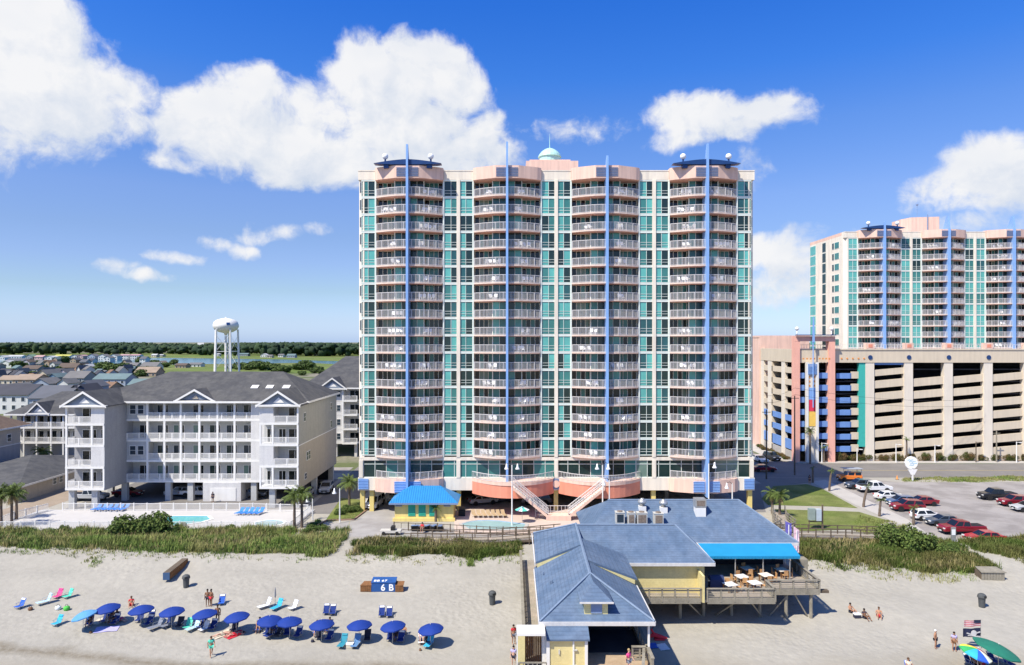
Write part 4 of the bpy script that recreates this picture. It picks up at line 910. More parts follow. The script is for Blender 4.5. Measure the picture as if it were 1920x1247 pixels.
# ------------------------------------------------------------ parking garage on the right
GY = 149.5; GX = 62.0
M['framec'] = pm('salmon_frame', (.84,.44,.34), .75, .05, .5, streak=.1)
M.update(gcream=pm('garage_cream', (.66,.56,.42), .85, .04, .3, streak=.10), gwhite=pm('garage_column', (.76,.68,.56), .8, .04, .3, streak=.08), teal=pm('teal_stucco', (.05,.42,.36), .7, .05), redp=pm('red_panel', (.72,.05,.10), .6, .05), yelp=pm('yellow_panel', (.85,.55,.12), .6, .05), blued=pm('blue_spandrel', (.16,.30,.62), .6, .06, .6, streak=.1), orange=pm('orange_dot', (.75,.30,.08), .6, .05))
ga = thing('parking_garage', 'long cream parking garage with dark slots, a coral frame and a teal stripe', 'garage')
GR = 185.0
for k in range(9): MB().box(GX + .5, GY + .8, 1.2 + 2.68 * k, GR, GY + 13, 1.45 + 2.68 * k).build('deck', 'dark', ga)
MB().box(GX + .5, GY + 8, .05, GR, GY + 8.4, 23).build('inner_wall', 'dark', ga)  # decks and this wall coloured near-black to paint in shade behind the slots
MB().box(GX, GY + 13, .05, GR, GY + 13.6, 24).build('rear_wall', 'gcream', ga)
cu = [1629.5, 1702, 1776.5, 1851, 1925.5, 2000, 2074.5]; cx_ = [PX(u, GY) for u in cu]; cw = .95
for x in cx_: MB().box(x - cw, GY - .35, .03, x + cw, GY + .8, 21.6).build('column', 'gwhite', ga)
m = MB(); m.box(GX - .1, GY - .45, 21.6, GR, GY + .9, 24.35); m.box(GX - .2, GY - .6, 24.35, GR, GY + .9, 24.6); m.build('cornice', 'gcream', ga)
MB().box(GX + 1, GY + .9, 23.9, GR, GY + 13, 24.1).build('roof_deck', 'conc', ga)
cv = [709.5 - 2.0, 727, 722, 718, 713.5, 709]
for i, (a, b) in enumerate(zip(cx_, cx_[1:])):
    x0, x1 = a + cw + .002, b - cw - .002; zc = [PZ(cv[i] + 22.9 * k, GY) for k in range(-1, 7)]; dz = .30
    levels = [z for z in zc if z > 1.6]
    tops = [21.58] + []
    prev_bottom = None
    # solid strips between the slots, each following the slope of the ramps
    start = 0 if i == 0 else 1
    if i == 0: levels = [PZ(687, GY)] + [z for z in levels if z < 19]
    elif i == 1: levels = [z for z in levels if z < 17.2]
    else: levels = [z for z in levels if z < 17.8]
    hh = .52
    if i: 
        zt = PZ(708 - (i - 1) * 4, GY)
        m = MB(); z1a, z1b = zt, levels[0] + hh
        m.prism_y([(x0, z1b - dz), (x1, z1b + dz), (x1, z1a + dz), (x0, z1a - dz)], GY - .05, GY + .35); m.build('spandrel', 'gcream', ga)
    else:
        MB().box(x0, GY + .02, 21.1, x1, GY + .3, 21.6).build('awning', 'blued', ga)
    for za, zb_ in zip(levels, levels[1:] + [None]):
        m = MB()
        if zb_ is None: m.prism_y([(x0, .03), (x1, .03), (x1, za - hh + dz), (x0, za - hh - dz)], GY - .05, GY + .35)
        else: m.prism_y([(x0, zb_ + hh - dz), (x1, zb_ + hh + dz), (x1, za - hh + dz), (x0, za - hh - dz)], GY - .05, GY + .35)
        m.build('spandrel', 'gcream', ga)
for x in cx_:
    m = MB(); m.lathe([(.48, 0), (.48, .12)], 14, (x, GY - .46, 22.75), Matrix.Rotation(R(90), 4, 'X')); m.build('medallion', 'navy', ga)
    MB().box(x - .9, GY - .62, 24.6, x + .9, GY + .6, 25.9).build('parapet_block', 'peach', ga)
    MB().box(x - .45, GY - .66, 24.9, x + .45, GY - .62, 25.6).build('block_inset', 'coral', ga)
m = MB()
for u in list(np.linspace(1576, 1618, 5)) + list(np.linspace(1500, 1520, 4)) + list(np.linspace(1530, 1548, 4)): m.lathe([(.20, 0), (.20, .08)], 8, (PX(u, GY), GY - .46 - (1.3 if u < 1560 else 0), 22.5), Matrix.Rotation(R(90), 4, 'X'))
m.build('orange_stud', 'orange', ga)
rails(MB(), (GX + .2, GY + .1), (cx_[-1], GY + .1), 24.6, .9, .6, .03).build('roof_railing', 'railw', ga)
# section between the coral frame and the first column
xa, xb, xc = PX(1567, GY), PX(1609.5, GY), PX(1622.3, GY)
MB().box(xb, GY - .25, 3.2, xc, GY + .6, 21.6).build('teal_stripe', 'teal', ga)
for k in range(7):
    z = PZ(702 + 22.8 * k, GY) - .9; MB().prism([(xa, GY + .3), (xa, GY - .35), (PX(1592, GY), GY - .35), (PX(1596, GY), GY - .05), (PX(1596, GY), GY + .3)], z, z + 1.15).build('blue_spandrel', 'blued', ga)
    MB().box(PX(1596, GY) + .002, GY - .05, z, xb - .002, GY + .3, z + 1.5).build('spandrel', 'gcream', ga)
# coral frame, white pylon and blue mast at the corner
yf = GY - 1.8; px = lambda u: PX(u, yf)
for a, b in ((1490, 1500), (1554.5, 1566)):
    MB().box(px(a), yf, .03, px(b), yf + 1.6, 26.3).build('coral_frame_leg', 'coral' if a < 1500 else 'coralo', ga) if 0 else MB().box(px(a), yf, .03, px(b), yf + 1.6, 26.25).build('frame_leg', 'framec', ga)
MB().box(px(1490), yf - .02, 26.25, px(1566), yf + 1.62, 27.35).build('frame_beam', 'framec', ga)
MB().box(px(1500), yf + .5, 21.6, px(1554.5), yf + 1.5, 24.3).build('cornice', 'gcream', ga)
for a, b in ((1511, 1514.5), (1529, 1533.5)): MB().box(px(a), yf - .45, .03, px(b), yf + .4, 21.7).build('pylon_rib', 'white', ga)
MB().box(px(1514.5), yf - .2, .03, px(1529), yf + .4, 21.7).build('pylon', 'gwhite', ga)
for v0, v1, mt in ((727, 749, 'blue'), (749.5, 771, 'redp'), (771.5, 799, 'yelp')): MB().box(px(1515), yf - .28, PZ(v1, yf), px(1528), yf - .21, PZ(v0, yf)).build('colour_panel', mt, ga)
m = MB()
for j in range(8): m.cbox(px(1521.5), yf - .5, PZ(701, yf) + j * .29, 1.9, .12, .2, 0, 0, .3)
m.build('louvre', 'blue', ga)
m = MB(); 
for x in (1517, 1526):
    for v in (707, 715, 723): m.cbox(px(x), yf - .24, PZ(v, yf), .3, .06, .4)
m.build('orange_tile', 'orange', ga)
m = MB(); m.tube((px(1522), yf - .7, 12), (px(1522), yf - .7, 27), .12, .12, 6); m.prism_y([(px(1520.8), 26), (px(1524.5), 26), (px(1523.2), 31.4), (px(1522.2), 31.4)], yf - .9, yf - .5); m.build('mast', 'blue', ga)
m = MB(); m.cbox(px(1528), yf - .4, 27.6, 8.6, .5, .2); m.build('crown_bar', 'navy', ga)
for u in (1495, 1560): m = MB(); m.tube((px(u), yf + .2, 27.4), (px(u), yf + .2, 28.6), .12, n=6); m.ball((px(u), yf + .2, 29.0), .42, 12); m.build('globe_lamp', 'globe', ga, smooth=True)
for k in range(8):
    z = PZ(702 + 22.8 * k, yf) - .9
    if z < .4: continue
    for a, b in ((1500, 1511), (1533.5, 1554.5)): MB().box(px(a) + .002, yf + .6, z, px(b) - .002, yf + 1.2, z + 1.2).build('blue_spandrel', 'blued', ga)
# the side wall that runs back along the street
cols_y = [(GY, 150.3), (155.0, 157.0), (163.0, 165.4), (168, 170)]
for a, b in cols_y: MB().box(GX - .05, a, .03, GX + .6, b, 21.6).build('column', 'gwhite', ga)
MB().box(GX - .12, GY, 21.6, GX + .9, 170, 24.5).build('cornice', 'gcream', ga)
for (a, b), (c, d) in zip(cols_y, cols_y[1:]):
    zs = [21.1 - 2.68 * k for k in range(7)]
    MB().box(GX, b, zs[0] + .75, GX + .3, c, 21.6).build('spandrel', 'gcream', ga)
    for k in range(7):
        z = zs[k]; z2 = zs[k + 1] + .75 if k < 6 else 2.2
        MB().box(GX, b + .002, z2, GX + .3, c - .002, z - .65).build('spandrel' if k < 4 else 'blue_spandrel', 'gcream' if k < 4 else 'blued', ga)
    MB().box(GX, b + .002, .03, GX + .3, c - .002, 1.9).build('low_wall', 'walk', ga)
MB().box(GX - .4, 170.002, .03, GX + 12, 190, 27.2).build('end_wall', 'peach', ga)
MB().box(GX - .5, 170.002, 27.2, GX + 12.2, 190.1, 27.7).build('end_parapet', 'peach', ga)
# ------------------------------------------------------------ pier building on stilts
M.update(
 rblue=lapped('blue_grey_shingles', (.105,.16,.245), .15, .12, .84, rough=.85, two=(.135,.19,.275), streak=.15, slat=.2), rdark=pm('roof_cap', (.18,.24,.33), .8, .1, 2),
 sidey=lapped('yellow_lap_siding', (.80,.68,.32), .16, .05, .84, streak=.06), wood=pm('weathered_wood', (.30,.27,.21), .9, .18, 1.2, fine=.25, fscale=12), woodd=pm('dark_weathered_wood', (.15,.115,.08), .9, .2, 1.2, fine=.25, fscale=12),
 planks=lapped('deck_planks', (.42,.30,.19), .14, .10, .6, axis='y', two=(.48,.36,.24)), planks_g=lapped('grey_deck_planks', (.34,.30,.24), .14, .10, .6, axis='x', two=(.40,.34,.28)), awn=pm('turquoise_canvas', (.012,.24,.45), .8, .05, .8), metal=pm('galvanised_metal', (.50,.50,.48), .35, .12, 3, metal=.6), metal2=pm('ac_casing', (.55,.53,.47), .5, .1, 3), rust=pm('rusty_grille', (.22,.17,.13), .8, .3, 6),
 tile=pm('blue_metal_tile', (.02,.22,.50), .45, .08, 1.2), ygreen=pm('sea_green_paint', (.04,.42,.30), .6, .05), brownw=pm('stained_wood', (.26,.12,.045), .8, .25, 3, fine=.3, fscale=14))
pb = thing('pier_building', 'yellow pier building on stilts with steep blue grey shingle roofs and a patio deck', 'building')
PF = 1.9                                            # floor level of the pier
def cap(m, a, b, r=.10): m.tube(a, b, r, n=5)
# roofs
m = MB(); th = .18
m.slab([(2.1,51.7,5), (6.4,56,7.2), (6.4,64.2,7.2), (2.1,64.2,5)][::-1], th); m.slab([(2.1,51.7,5), (10.8,51.7,5), (6.4,56,7.2)], th); m.slab([(10.8,51.7,5), (10.8,60.4,5), (6.4,60.4,7.2), (6.4,56,7.2)], th)
m.build('front_roof', 'rblue', pb)
m = MB(); m.slab([(2.2,63.7,5.65), (6.42,63.7,7.30), (6.7,70.8,7.30), (2.3,73.4,5.6)][::-1], th); m.slab([(10.9,59.4,5.62), (10.9,66.2,5.62), (6.42,66.2,7.29), (6.42,59.4,7.29)], th); m.slab([(2.3,73.4,5.6),(6.7,70.8,7.30),(11,73.4,5.6)][::-1], th)
m.build('middle_roof', 'rblue', pb)
m = MB(); m.slab([(6.5,65.4,5), (19.4,65.4,5), (16.6,69.6,7.5), (6.6,69.6,7.5)], th); m.slab([(19.4,65.4,5), (19.4,74,5), (16.6,69.6,7.5)], th); m.slab([(19.4,74,5), (7,74,5), (6.8,69.6,7.5), (16.6,69.6,7.5)], th)
m.build('wing_roof', 'rblue', pb)
m = MB(); a, b = (11.0,78.4,8.0), (26.0,78.4,8.0)
m.slab([(8,72,5), (30.2,72,5), b, a], th); m.slab([(30.2,72,5), (30.2,85,5), b], th); m.slab([(30.2,85,5), (8,85,5), a, b], th); m.slab([(8,85,5), (8,72,5), a], th)
m.build('rear_roof', 'rblue', pb)
m = MB()
cap(m, (6.4,56,7.24), (6.62,70.8,7.36), .13); cap(m, (2.1,51.7,5.04), (6.4,56,7.26)); cap(m, (10.8,51.7,5.04), (6.4,56,7.26)); cap(m, (6.6,69.6,7.55), (16.6,69.6,7.55)); cap(m, (16.6,69.6,7.55), (19.4,65.4,5.05)); cap(m, (11,78.4,8.04), (26,78.4,8.04)); cap(m, (26,78.4,8.04), (30.2,72,5.04)); cap(m, (6.7,70.8,7.36), (2.3,73.4,5.66))
m.build('ridge_cap', 'rdark', pb)
for (x0, y0, x1, y1, z) in ((2.05,51.62,10.85,51.68,5),(2.0,51.7,2.08,63.7,5),(10.82,51.7,10.9,59.4,5),(11,65.32,19.45,65.38,5),(19.42,65.4,19.5,72,5),(30.22,72,30.3,85,5),(19.5,71.9,30.2,71.96,5.0),(2.1,63.7,2.18,73.4,5.6)): MB().box(x0, y0, z - .28, x1, y1, z + .02).build('fascia', 'siding', pb)
# the little walls where the raised roof ends
MB().prism_y([(2.35,5.05), (2.35,5.58), (5.6,6.86), (5.6,6.76)], 63.72, 63.9).build('step_wall', 'sidey', pb); MB().prism_y([(10.7,5.1), (7.2,6.82), (7.2,6.92), (10.7,5.55)], 59.42, 59.6).build('step_wall', 'sidey', pb)
# dormer on the front hip
m = MB(); m.box(5.55,52.34,5.1,7.35,52.8,6.3); m.box(5.55,52.8,5.6,5.7,54.2,6.25); m.box(7.2,52.8,5.6,7.35,54.2,6.25); dm = m.build('dormer', 'sidey', pb)
MB().box(6.05,52.28,5.4,6.9,52.33,6.15).build('louvre_window', 'louver', dm)
m = MB(); m.slab([(5.2,52.0,6.36), (7.7,52.0,6.36), (6.45,54.0,7.2)], .1); m.slab([(5.2,52.0,6.36), (6.45,54.0,7.2), (6.4,56.2,7.28), (5.2,54.8,6.36)][::-1], .1); m.slab([(7.7,52.0,6.36), (7.7,54.8,6.36), (6.45,56.2,7.28), (6.45,54.0,7.2)], .1); m.build('dormer_roof', 'rblue', dm)
MB().box(5.15,51.92,6.27,7.75,51.98,6.4).build('dormer_fascia', 'siding', dm)
# walls
MB().box(2.95,52.6,PF,3.15,73,5.0).build('wall', 'sidey', pb); MB().box(9.9,60,PF,10.1,66,5.0).build('wall', 'sidey', pb); MB().box(10.1,66.0,PF,18.4,66.2,5.0).build('wall', 'sidey', pb); MB().box(18.4,66.0,PF,18.6,73,5.0).build('wall', 'sidey', pb)
MB().box(3.15,72.8,PF,18.4,73,5.0).build('wall', 'sidey', pb); MB().box(5.6,57.6,PF,9.9,57.8,5.0).build('shop_front', 'dark', pb); MB().box(5.56,52.56,PF,5.7,57.6,4.9).build('inner_wall', 'dark', pb); MB().box(5.7,53.4,PF,10.2,57.6,PF+.02).build('floor_shade', 'dark', pb); MB().box(3.2,52.7,4.75,10.3,66,4.85).build('ceiling', 'dark', pb)  # passage walls, ceiling and thin floor sheet painted near-black in place of shade
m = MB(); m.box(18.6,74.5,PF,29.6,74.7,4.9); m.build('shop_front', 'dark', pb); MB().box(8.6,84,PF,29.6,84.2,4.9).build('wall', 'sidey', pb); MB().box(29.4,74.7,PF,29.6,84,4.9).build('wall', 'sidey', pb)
for x in np.arange(19.2, 29, 1.9): f = MB().box(x, 74.40, PF + .6, x + 1.5, 74.48, 4.5).build('window', 'siding', pb); MB().box(x + .1, 74.37, PF + .7, x + 1.4, 74.395, 4.4).build('pane', 'g_black', f)
# front hut
ht = MB().box(2.7,50.7,PF,5.55,52.55,4.2).build('hut_wall', 'sidey', pb)
m = MB(); m.slab([(2.55,50.45,4.2), (5.75,50.45,4.2), (5.75,52.2,4.95), (2.55,52.2,4.95)], .12); m.build('hut_roof', 'rblue', ht)
m = MB(); m.box(2.55,50.62,PF,2.8,50.69,4.15); m.box(5.4,50.62,PF,5.62,50.69,4.15); m.box(4.5,50.6,PF,4.62,50.69,4.1); m.build('corner_board', 'white', ht)
m = MB(); m.cbox(3.5,50.65,3.2,.10,.08,.35); m.cbox(4.7,50.62,3.35,.28,.1,.1); m.cbox(4.7,50.62,2.2,.25,.1,.12); m.build('wall_lamp', 'metal2', ht)
MB().box(2.25,50.9,PF,2.68,52.5,4.3).build('side_panel', 'white', ht)
# shelter frame left of the hut
m = MB(); m.box(.35,50.1,4.62,2.45,51.6,4.82); m.box(.35,50.1,PF,.42,51.6,4.6); m.build('shelter_roof', 'white', pb); MB().box(.43,50.1,PF,.95,50.3,4.61).build('shelter_post', 'sidey', pb)
m = MB()
for x in np.arange(.98, 2.2, .14): m.box(x, 51.62, PF, x + .12, 51.68, 4.3)
m.build('gate', 'brownw', pb)
m = MB(); rails(m, (.5,49.6), (2.5,49.6), PF, 1.0, .35, .04, .09); m.build('railing', 'wood', pb)
# floors
MB().box(.9,49,PF-.25,3.0,76,PF).build('walkway', 'planks_g', pb); MB().box(3.01,40,PF-.25,10.4,66,PF-.002).build('walkway', 'planks', pb); MB().box(3.01,66.01,PF-.25,18.1,84,PF-.004).build('floor', 'planks', pb)
MB().box(10.41,64.3,PF-.25,18.1,66,PF).build('walkway', 'planks_g', pb); MB().box(18.11,64.3,PF-.25,24.8,74.4,PF).build('patio_deck', 'planks_g', pb); MB().box(24.81,66.6,PF-.25,30,84,PF).build('patio_deck', 'planks_g', pb)
MB().box(.2,40,PF-.26,.89,52,PF-.01).build('walkway', 'wood', pb)
# timber railings of the deck: rim board, mid rails, cap
def deckrail(a, b, z=PF, n=None, h=1.05):
    l = math.dist(a, b); dd = math.atan2(b[1] - a[1], b[0] - a[0]); cx, cy = (a[0] + b[0]) / 2, (a[1] + b[1]) / 2
    m = MB(); m.cbox(cx, cy, z + h, l + .15, .26, .07, dd); m.cbox(cx, cy, z - .10, l, .1, .56, dd)
    for q in (.30, .46, .62, .84): m.cbox(cx, cy, z + q, l, .05, .05 if q != .84 else .12, dd)
    k = max(2, round(l / 1.25))
    r = m.build('rail_panel', 'wood', pb)
    for i in range(k + 1): 
        x, y = a[0] + (b[0] - a[0]) * i / k, a[1] + (b[1] - a[1]) * i / k
        MB().cbox(x, y, z + .42, .13, .15, 1.25, dd).build('rail_post', 'wood', r)
deckrail((18.4,64.3),(24.8,64.3)); deckrail((24.8,64.3),(24.8,66.6)); deckrail((24.9,66.6),(30,66.6)); deckrail((30,66.7),(30,73.2)); deckrail((10.5,64.35),(17.8,64.35)); deckrail((.95,52.5),(.95,76)); deckrail((10.35,50.2),(10.35,60)); 
deckrail((9.2,52.1),(10.3,52.1))
MB().cbox(9.75,50.6,PF+.95,.22,3.4,.08,R(-12)).build('handrail', 'wood', pb)
MB().box(17.9,64.1,PF-.2,18.1,67.6,PF+2.3).build('partition', 'sidey', pb)
MB().box(30.2,71.5,PF-.1,31.0,73.5,PF+1.5).build('serving_hatch', 'wood', pb)
m = MB(); m.cbox(30.5,67,PF-.15,1.0,.5,.25); m.build('spout', 'woodd', pb)
# stilts and braces
pz = lambda x, y: gz(x, y) - .4
for x, y in [(18.8,67.0),(21.6,67.2),(24.3,67.0),(29.3,66.9),(26.9,67),(13.2,66.6),(16.4,66.6),(10.8,66.2),(1.2,54),(1.2,58),(1.2,62),(1.2,66),(1.2,70),(1.2,75),(10.1,51),(10.1,55),(10.1,60),(5,50),(5,55),(5,60),(5,65),(5,70),(29.5,72),(29.5,78),(29.5,83.5),(24,72),(24,78),(18,72),(18,78),(12,72),(12,78),(9,83.5),(18,83.5),(24,83.5)]:
    m = MB(); m.tube((x, y, pz(x, y)), (x, y, PF - .25), .17, n=8); m.build('stilt', 'wood', pb)
for (xa, ya, za, xb, yb, zb) in ((22.6,64.6,PF-.3,24.6,67.1,None),(21.2,64.6,PF-.3,20.0,67.1,None),(27.1,66.8,PF-.3,25.4,67.4,None),(27.6,66.8,PF-.3,29.1,67.2,None),(16.6,64.6,PF-.3,18.6,67.0,None)):
    zb = gz(xb, yb); m = MB(); m.tube((xa, ya, za), (xb, yb, zb), .075, n=6); m.build('brace', 'wood', pb)
MB().prism_x([(71.98,5.0), (72.0,4.9), (69.6,4.2), (69.6,4.35)], 19.6, 29.4).build('awning', 'awn', pb)
m = MB(); 
for i in range(28): m.box(19.6 + i * .35, 69.56, 4.08, 19.6 + i * .35 + .33, 69.59, 4.3)
m.build('awning_valance', 'awn', pb)
for u in (1378.6, 1430.7, 1481): m = MB(); m.tube((PX(u,69.8),69.8,PF), (PX(u,69.8),69.8,4.3), .06, n=6); m.build('awning_post', 'metal', pb)
MB().box(10.35,52.0,PF,10.5,52.15,4.9).build('post', 'white', pb); MB().box(10.35,57,PF,10.5,57.15,4.9).build('post', 'white', pb)
for u, v in ((1018,1077),(1035,1095),(1032,1113)):
    y = 58 if v > 1090 else 61; x = PX(u, y); zz = 5 + (x - 2.1) * .512; m = MB(); m.tube((x, y, zz - .1), (x, y, zz + .3), .06, n=6); m.build('vent_pipe', 'rdark', pb)
# equipment on the roofs (things of their own)
def on_slope(u, v): y = 55.02 / ((v - HZ) / F + .469); return PX(u, y), y, 5 + .469 * (y - 72)
def ac(u, v, lab, w_=.95, g_=True):
    x, y, z = on_slope(u, v); r = thing('air_conditioner', lab, 'air conditioner', (x, y, z), 0, 'air conditioners on the pier roof')
    m = MB(); m.box(-w_/2, -.4, -.15, w_/2, .4, 1.15); m.box(-w_/2-.04, -.44, 1.15, w_/2+.04, .44, 1.22); m.box(-w_/2+.05, -.36, -.5, -w_/2+.12, .36, -.15); m.box(w_/2-.12, -.36, -.5, w_/2-.05, .36, -.15); m.build('casing', 'metal2', r)
    MB().box(-w_/2+.12, -.43, .15, w_/2-.12, -.405, 1.0).build('grille', 'g_grey' if g_ else 'rust', r); m = MB(); m.lathe([(.3, 1.23), (.3, 1.3), (.1, 1.32)], 12); m.build('fan', 'rust', r)
ac(1162,980,'white framed air conditioner, leftmost on the blue roof',.95); ac(1183,981,'beige air conditioner, second from the left on the blue roof',.8,False); ac(1203,981,'wide air conditioner under the left mushroom vent',1.1,False); ac(1234,982,'rusty grilled air conditioner, rightmost of the four',1.0,False)
def vent(u, v, lab):
    x, y, z = on_slope(u, v); r = thing('roof_vent', lab, 'vent', (x, y, z), 0, 'mushroom vents on the pier roof'); m = MB(); m.box(-.38,-.38,-.25,.38,.38,.45); m.build('base', 'white', r)
    m = MB(); m.lathe([(.25,.45),(.28,.7),(.46,.75),(.5,.95),(.4,1.1),(.22,1.2),(.2,1.3),(.05,1.32)],16); m.build('cowl', 'metal', r, smooth=True)
vent(1204,956,'mushroom vent with a metal cowl, left one on the rear roof'); vent(1244,958,'mushroom vent with a metal cowl, right one on the rear roof')
x, y, z = on_slope(1312, 963); r = thing('exhaust_unit', 'large white boxed exhaust unit near the ridge of the blue roof', 'exhaust', (x, y, z)); MB().box(-.55,-.5,-.3,.55,.5,.75).build('base', 'white', r); m = MB(); m.box(-.6,-.5,.8,.6,.6,1.7); m.build('hood', 'metal', r); m = MB(); m.box(-.45,-.53,.95,.45,-.505,1.55); m.build('grille', 'rust', r)
# patio tables and chairs
def patio_table(x, y, lab, c='white', rz=.3):
    r = thing('patio_table', lab, 'table', (x, y, PF), rz, 'tables on the pier patio'); m = MB(); m.box(-.55,-.55,.70,.55,.55,.75); m.build('table_top', c, r)
    for a, b in ((-.45,-.45),(.45,-.45),(-.45,.45),(.45,.45)): MB().box(a-.04,b-.04,0,a+.04,b+.04,.70).build('leg', 'brownw', r)
m = MB(); m.box(-.22,-.22,.42,.22,.22,.46); m.box(-.22,.18,.46,.22,.22,.95)
for a in (-.2,.16):
    for b in (-.2,.16): m.box(a,b,0,a+.04,b+.04,.42)
pch = m.mesh('patio_chair', pm('teak', (.50,.28,.12), .7, .2, 4))
tabs = [((1401,1070),'square white patio table farthest from the rail'),((1391,1086),'square white patio table in the middle of the deck'),((1436,1083),'cream patio table behind the rail corner'),((1466,1073),'cream patio table near the right rail of the deck'),((1415,1098),'small white patio table against the front rail'),((1369,1101),'white patio table top beside the front rail at left')]
for i, ((u, v), lab) in enumerate(tabs):
    q = G(u, v + 8, PF); patio_table(q.x, q.y, lab, 'white' if i in (0, 1, 4, 5) else 'siding_y' if 0 else 'cream')
    for j, (dx, dy, a) in enumerate(((.85,0,-R(90)),(-.85,0,R(90)),(0,.85,0),(0,-.85,math.pi))):
        if (i, j) in ((4,3),(5,3),(2,1),(4,1),(5,1)) or q.y + dy < 64.8: continue
        c = link('patio_chair', pch, None, (q.x + dx, q.y + dy, PF + .001), a + rnd.uniform(-.3,.3)); tag(c, 'teak chair, %s side of %s' % (('right','left','far','near')[j], lab.replace('square ', '').replace('patio ', '')), 'chair', 'teak chairs on the pier patio')
q = G(1343,1103,PF); r = thing('folded_awning', 'dark blue covered grill at the left end of the patio', 'grill', (q.x, q.y, PF)); m = MB(); m.box(-.7,-.4,.1,.7,.4,.95); m.prism_x([(-.4,.95),(.4,.95),(.2,1.25),(-.2,1.25)],-.68,.68); m.build('cover', pm('navy_cover', (.02,.035,.10), .8), r); m = MB(); m.box(-.9,-.3,.8,-.71,.3,.9); m.build('side_shelf', 'metal', r)
r.name = 'covered_grill'
def flagpole_banner(u, y, v0, v1, w_, mat, lab):
    x = PX(u, y); r = thing('banner', lab, 'banner', (x, y, 1.5)); m = MB(); m.tube((0,0,-1.0), (0,0,PZ(v0, y) - 1.3), .035, n=5); m.build('pole', 'metal', r)
    z1, z0 = PZ(v0, y) - 1.5, PZ(v1, y) - 1.5; m = MB(); n = 7; P = [(.04, z0 + (z1 - z0) * i / n) for i in range(n + 1)]; Q = [(w_ * (1 if i < n else .3), z0 + (z1 - z0) * i / n - (0 if i < n else .1)) for i in range(n + 1)]
    for i in range(n):
        s_ = .05 * math.sin(i * 1.7); m.add([(P[i][0],0,P[i][1]),(Q[i][0],s_,Q[i][1]),(Q[i+1][0],.05*math.sin((i+1)*1.7),Q[i+1][1]),(P[i+1][0],0,P[i+1][1])],[(0,1,2,3)])
    fl = m.build('cloth', mat, r)
    m = MB(); m.box(w_*.45,-.09,z0+.3,w_*.6,-.075,z1-.4); m.build('stripe', 'globe', fl)
flagpole_banner(1472, 79, 977, 1010, .75, pm('purple_cloth', (.16,.14,.50), .8), 'purple feather banner with a white stripe behind the blue roof'); flagpole_banner(1487.5, 76, 987, 1036, .65, pm('pink_cloth', (.80,.55,.62), .8), 'pale pink feather banner at the right corner of the pier roof')
# ------------------------------------------------------------ boardwalks over the dune
def boardwalk(lab, pts, z, wd, wood='woodd', back=True, low=True):
    r = thing('boardwalk', lab, 'boardwalk')
    for a, b in zip(pts, pts[1:]):
        l = math.dist(a[:2], b[:2]); dd = math.atan2(b[1] - a[1], b[0] - a[0]); cx, cy = (a[0] + b[0]) / 2, (a[1] + b[1]) / 2; za, zb = a[2], b[2]; pit = -math.atan2(zb - za, l)
        nx_, ny_ = -math.sin(dd), math.cos(dd); zc = (za + zb) / 2
        m = MB(); m.cbox(cx + nx_ * wd / 2, cy + ny_ * wd / 2, zc - .06, l + .05, wd, .12, dd, pit); m.build('deck_boards', 'planks_g', r)
        for s_ in ((0, wd) if back else (0,)):
            m = MB()
            for q, t_ in ((1.05, .10), (.62, .07), (.25, .07)): m.cbox(cx + nx_ * s_, cy + ny_ * s_, zc + q, l, .06, t_, dd, pit)
            if low: m.cbox(cx + nx_ * s_, cy + ny_ * s_, zc - .16, l, .06, .26, dd, pit)
            m.build('rail', wood, r); k = max(1, round(l / 1.9))
            for i in range(k):
                t_ = (i + .5) / k; x, y, z_ = a[0] + (b[0] - a[0]) * t_ + nx_ * s_, a[1] + (b[1] - a[1]) * t_ + ny_ * s_, za + (zb - za) * t_
                MB().box(x - .06, y - .06, gz(x, y) - .3, x + .06, y + .06, z_ + 1.12).build('post', wood, r)
    return r
boardwalk('dark timber boardwalk with railings behind the grassy dune left of the pier building', [(-14.0,88.2,.35),(-8,86.3,.8),(-2,85.6,1.1),(3.0,85.8,1.4),(6.5,86.2,1.6)], 0, 2.0)
boardwalk('timber boardwalk running right from the pier over the dune towards the parked cars', [(30.6,86.4,1.5),(38,87.5,1.2),(46,88.2,.8),(52,88.6,.5)], 0, 1.9)
boardwalk('pinkish ramp walkway climbing from the tower corner to the pier building', [(39.6,104.0,.3),(37.5,98,.7),(36.4,92,1.2),(33.0,87.6,1.55)], 0, 1.8, 'rampw' if 0 else 'wood')
fence('rail_fence', 'thin dark post and rail fence between the driveway and the pool terrace', [(-16.4,94.9),(-10.3,94.2),(-3,92.6),(6,92.3)], .03, 1.1, 'woodd', .9, .03)
# ------------------------------------------------------------ yellow pool house
ph = thing('pool_house', 'small yellow pool house with a bright blue hip roof and green shutters', 'building')
hx0, hx1, hy0, hy1 = PX(740, 99.6), PX(850, 99.6), 99.6, 103.6
MB().box(hx0, hy0, .02, hx1, hy1, 2.9).build('wall', 'yellow', ph); MB().box(hx0 - .25, hy0 - .25, .02, hx1 + .25, hy0 - .001, .5).build('plinth', 'yellow', ph)
for u in (772, 791.5, 811.5): 
    x = PX(u, 99.6); f = MB().box(x - .52, hy0 - .07, .75, x + .52, hy0 - .005, 2.55).build('shutter', 'ygreen', ph); m = MB()
    for j in range(9): m.cbox(x, hy0 - .09, .9 + j * .18, .86, .04, .10, 0, 0, .5)
    m.build('slat', 'ygreen', f)
for x in (hx0 + .6, hx1 - .9):
    m = MB()
    for j in range(4): m.cbox(x + (.0 if x < 0 else 0), hy0 - .06, 2.2 + j * .13, 1.0, .05, .09, 0, 0, .4)
    m.build('eave_louvre', 'louver', ph)
ex0, ex1, ey0, ey1, ez, rz_ = hx0 - .75, hx1 + .75, hy0 - .7, hy1 + .8, 2.82, 4.75; ym = (ey0 + ey1) / 2; ra, rb = ex0 + 2.8, ex1 - 2.8
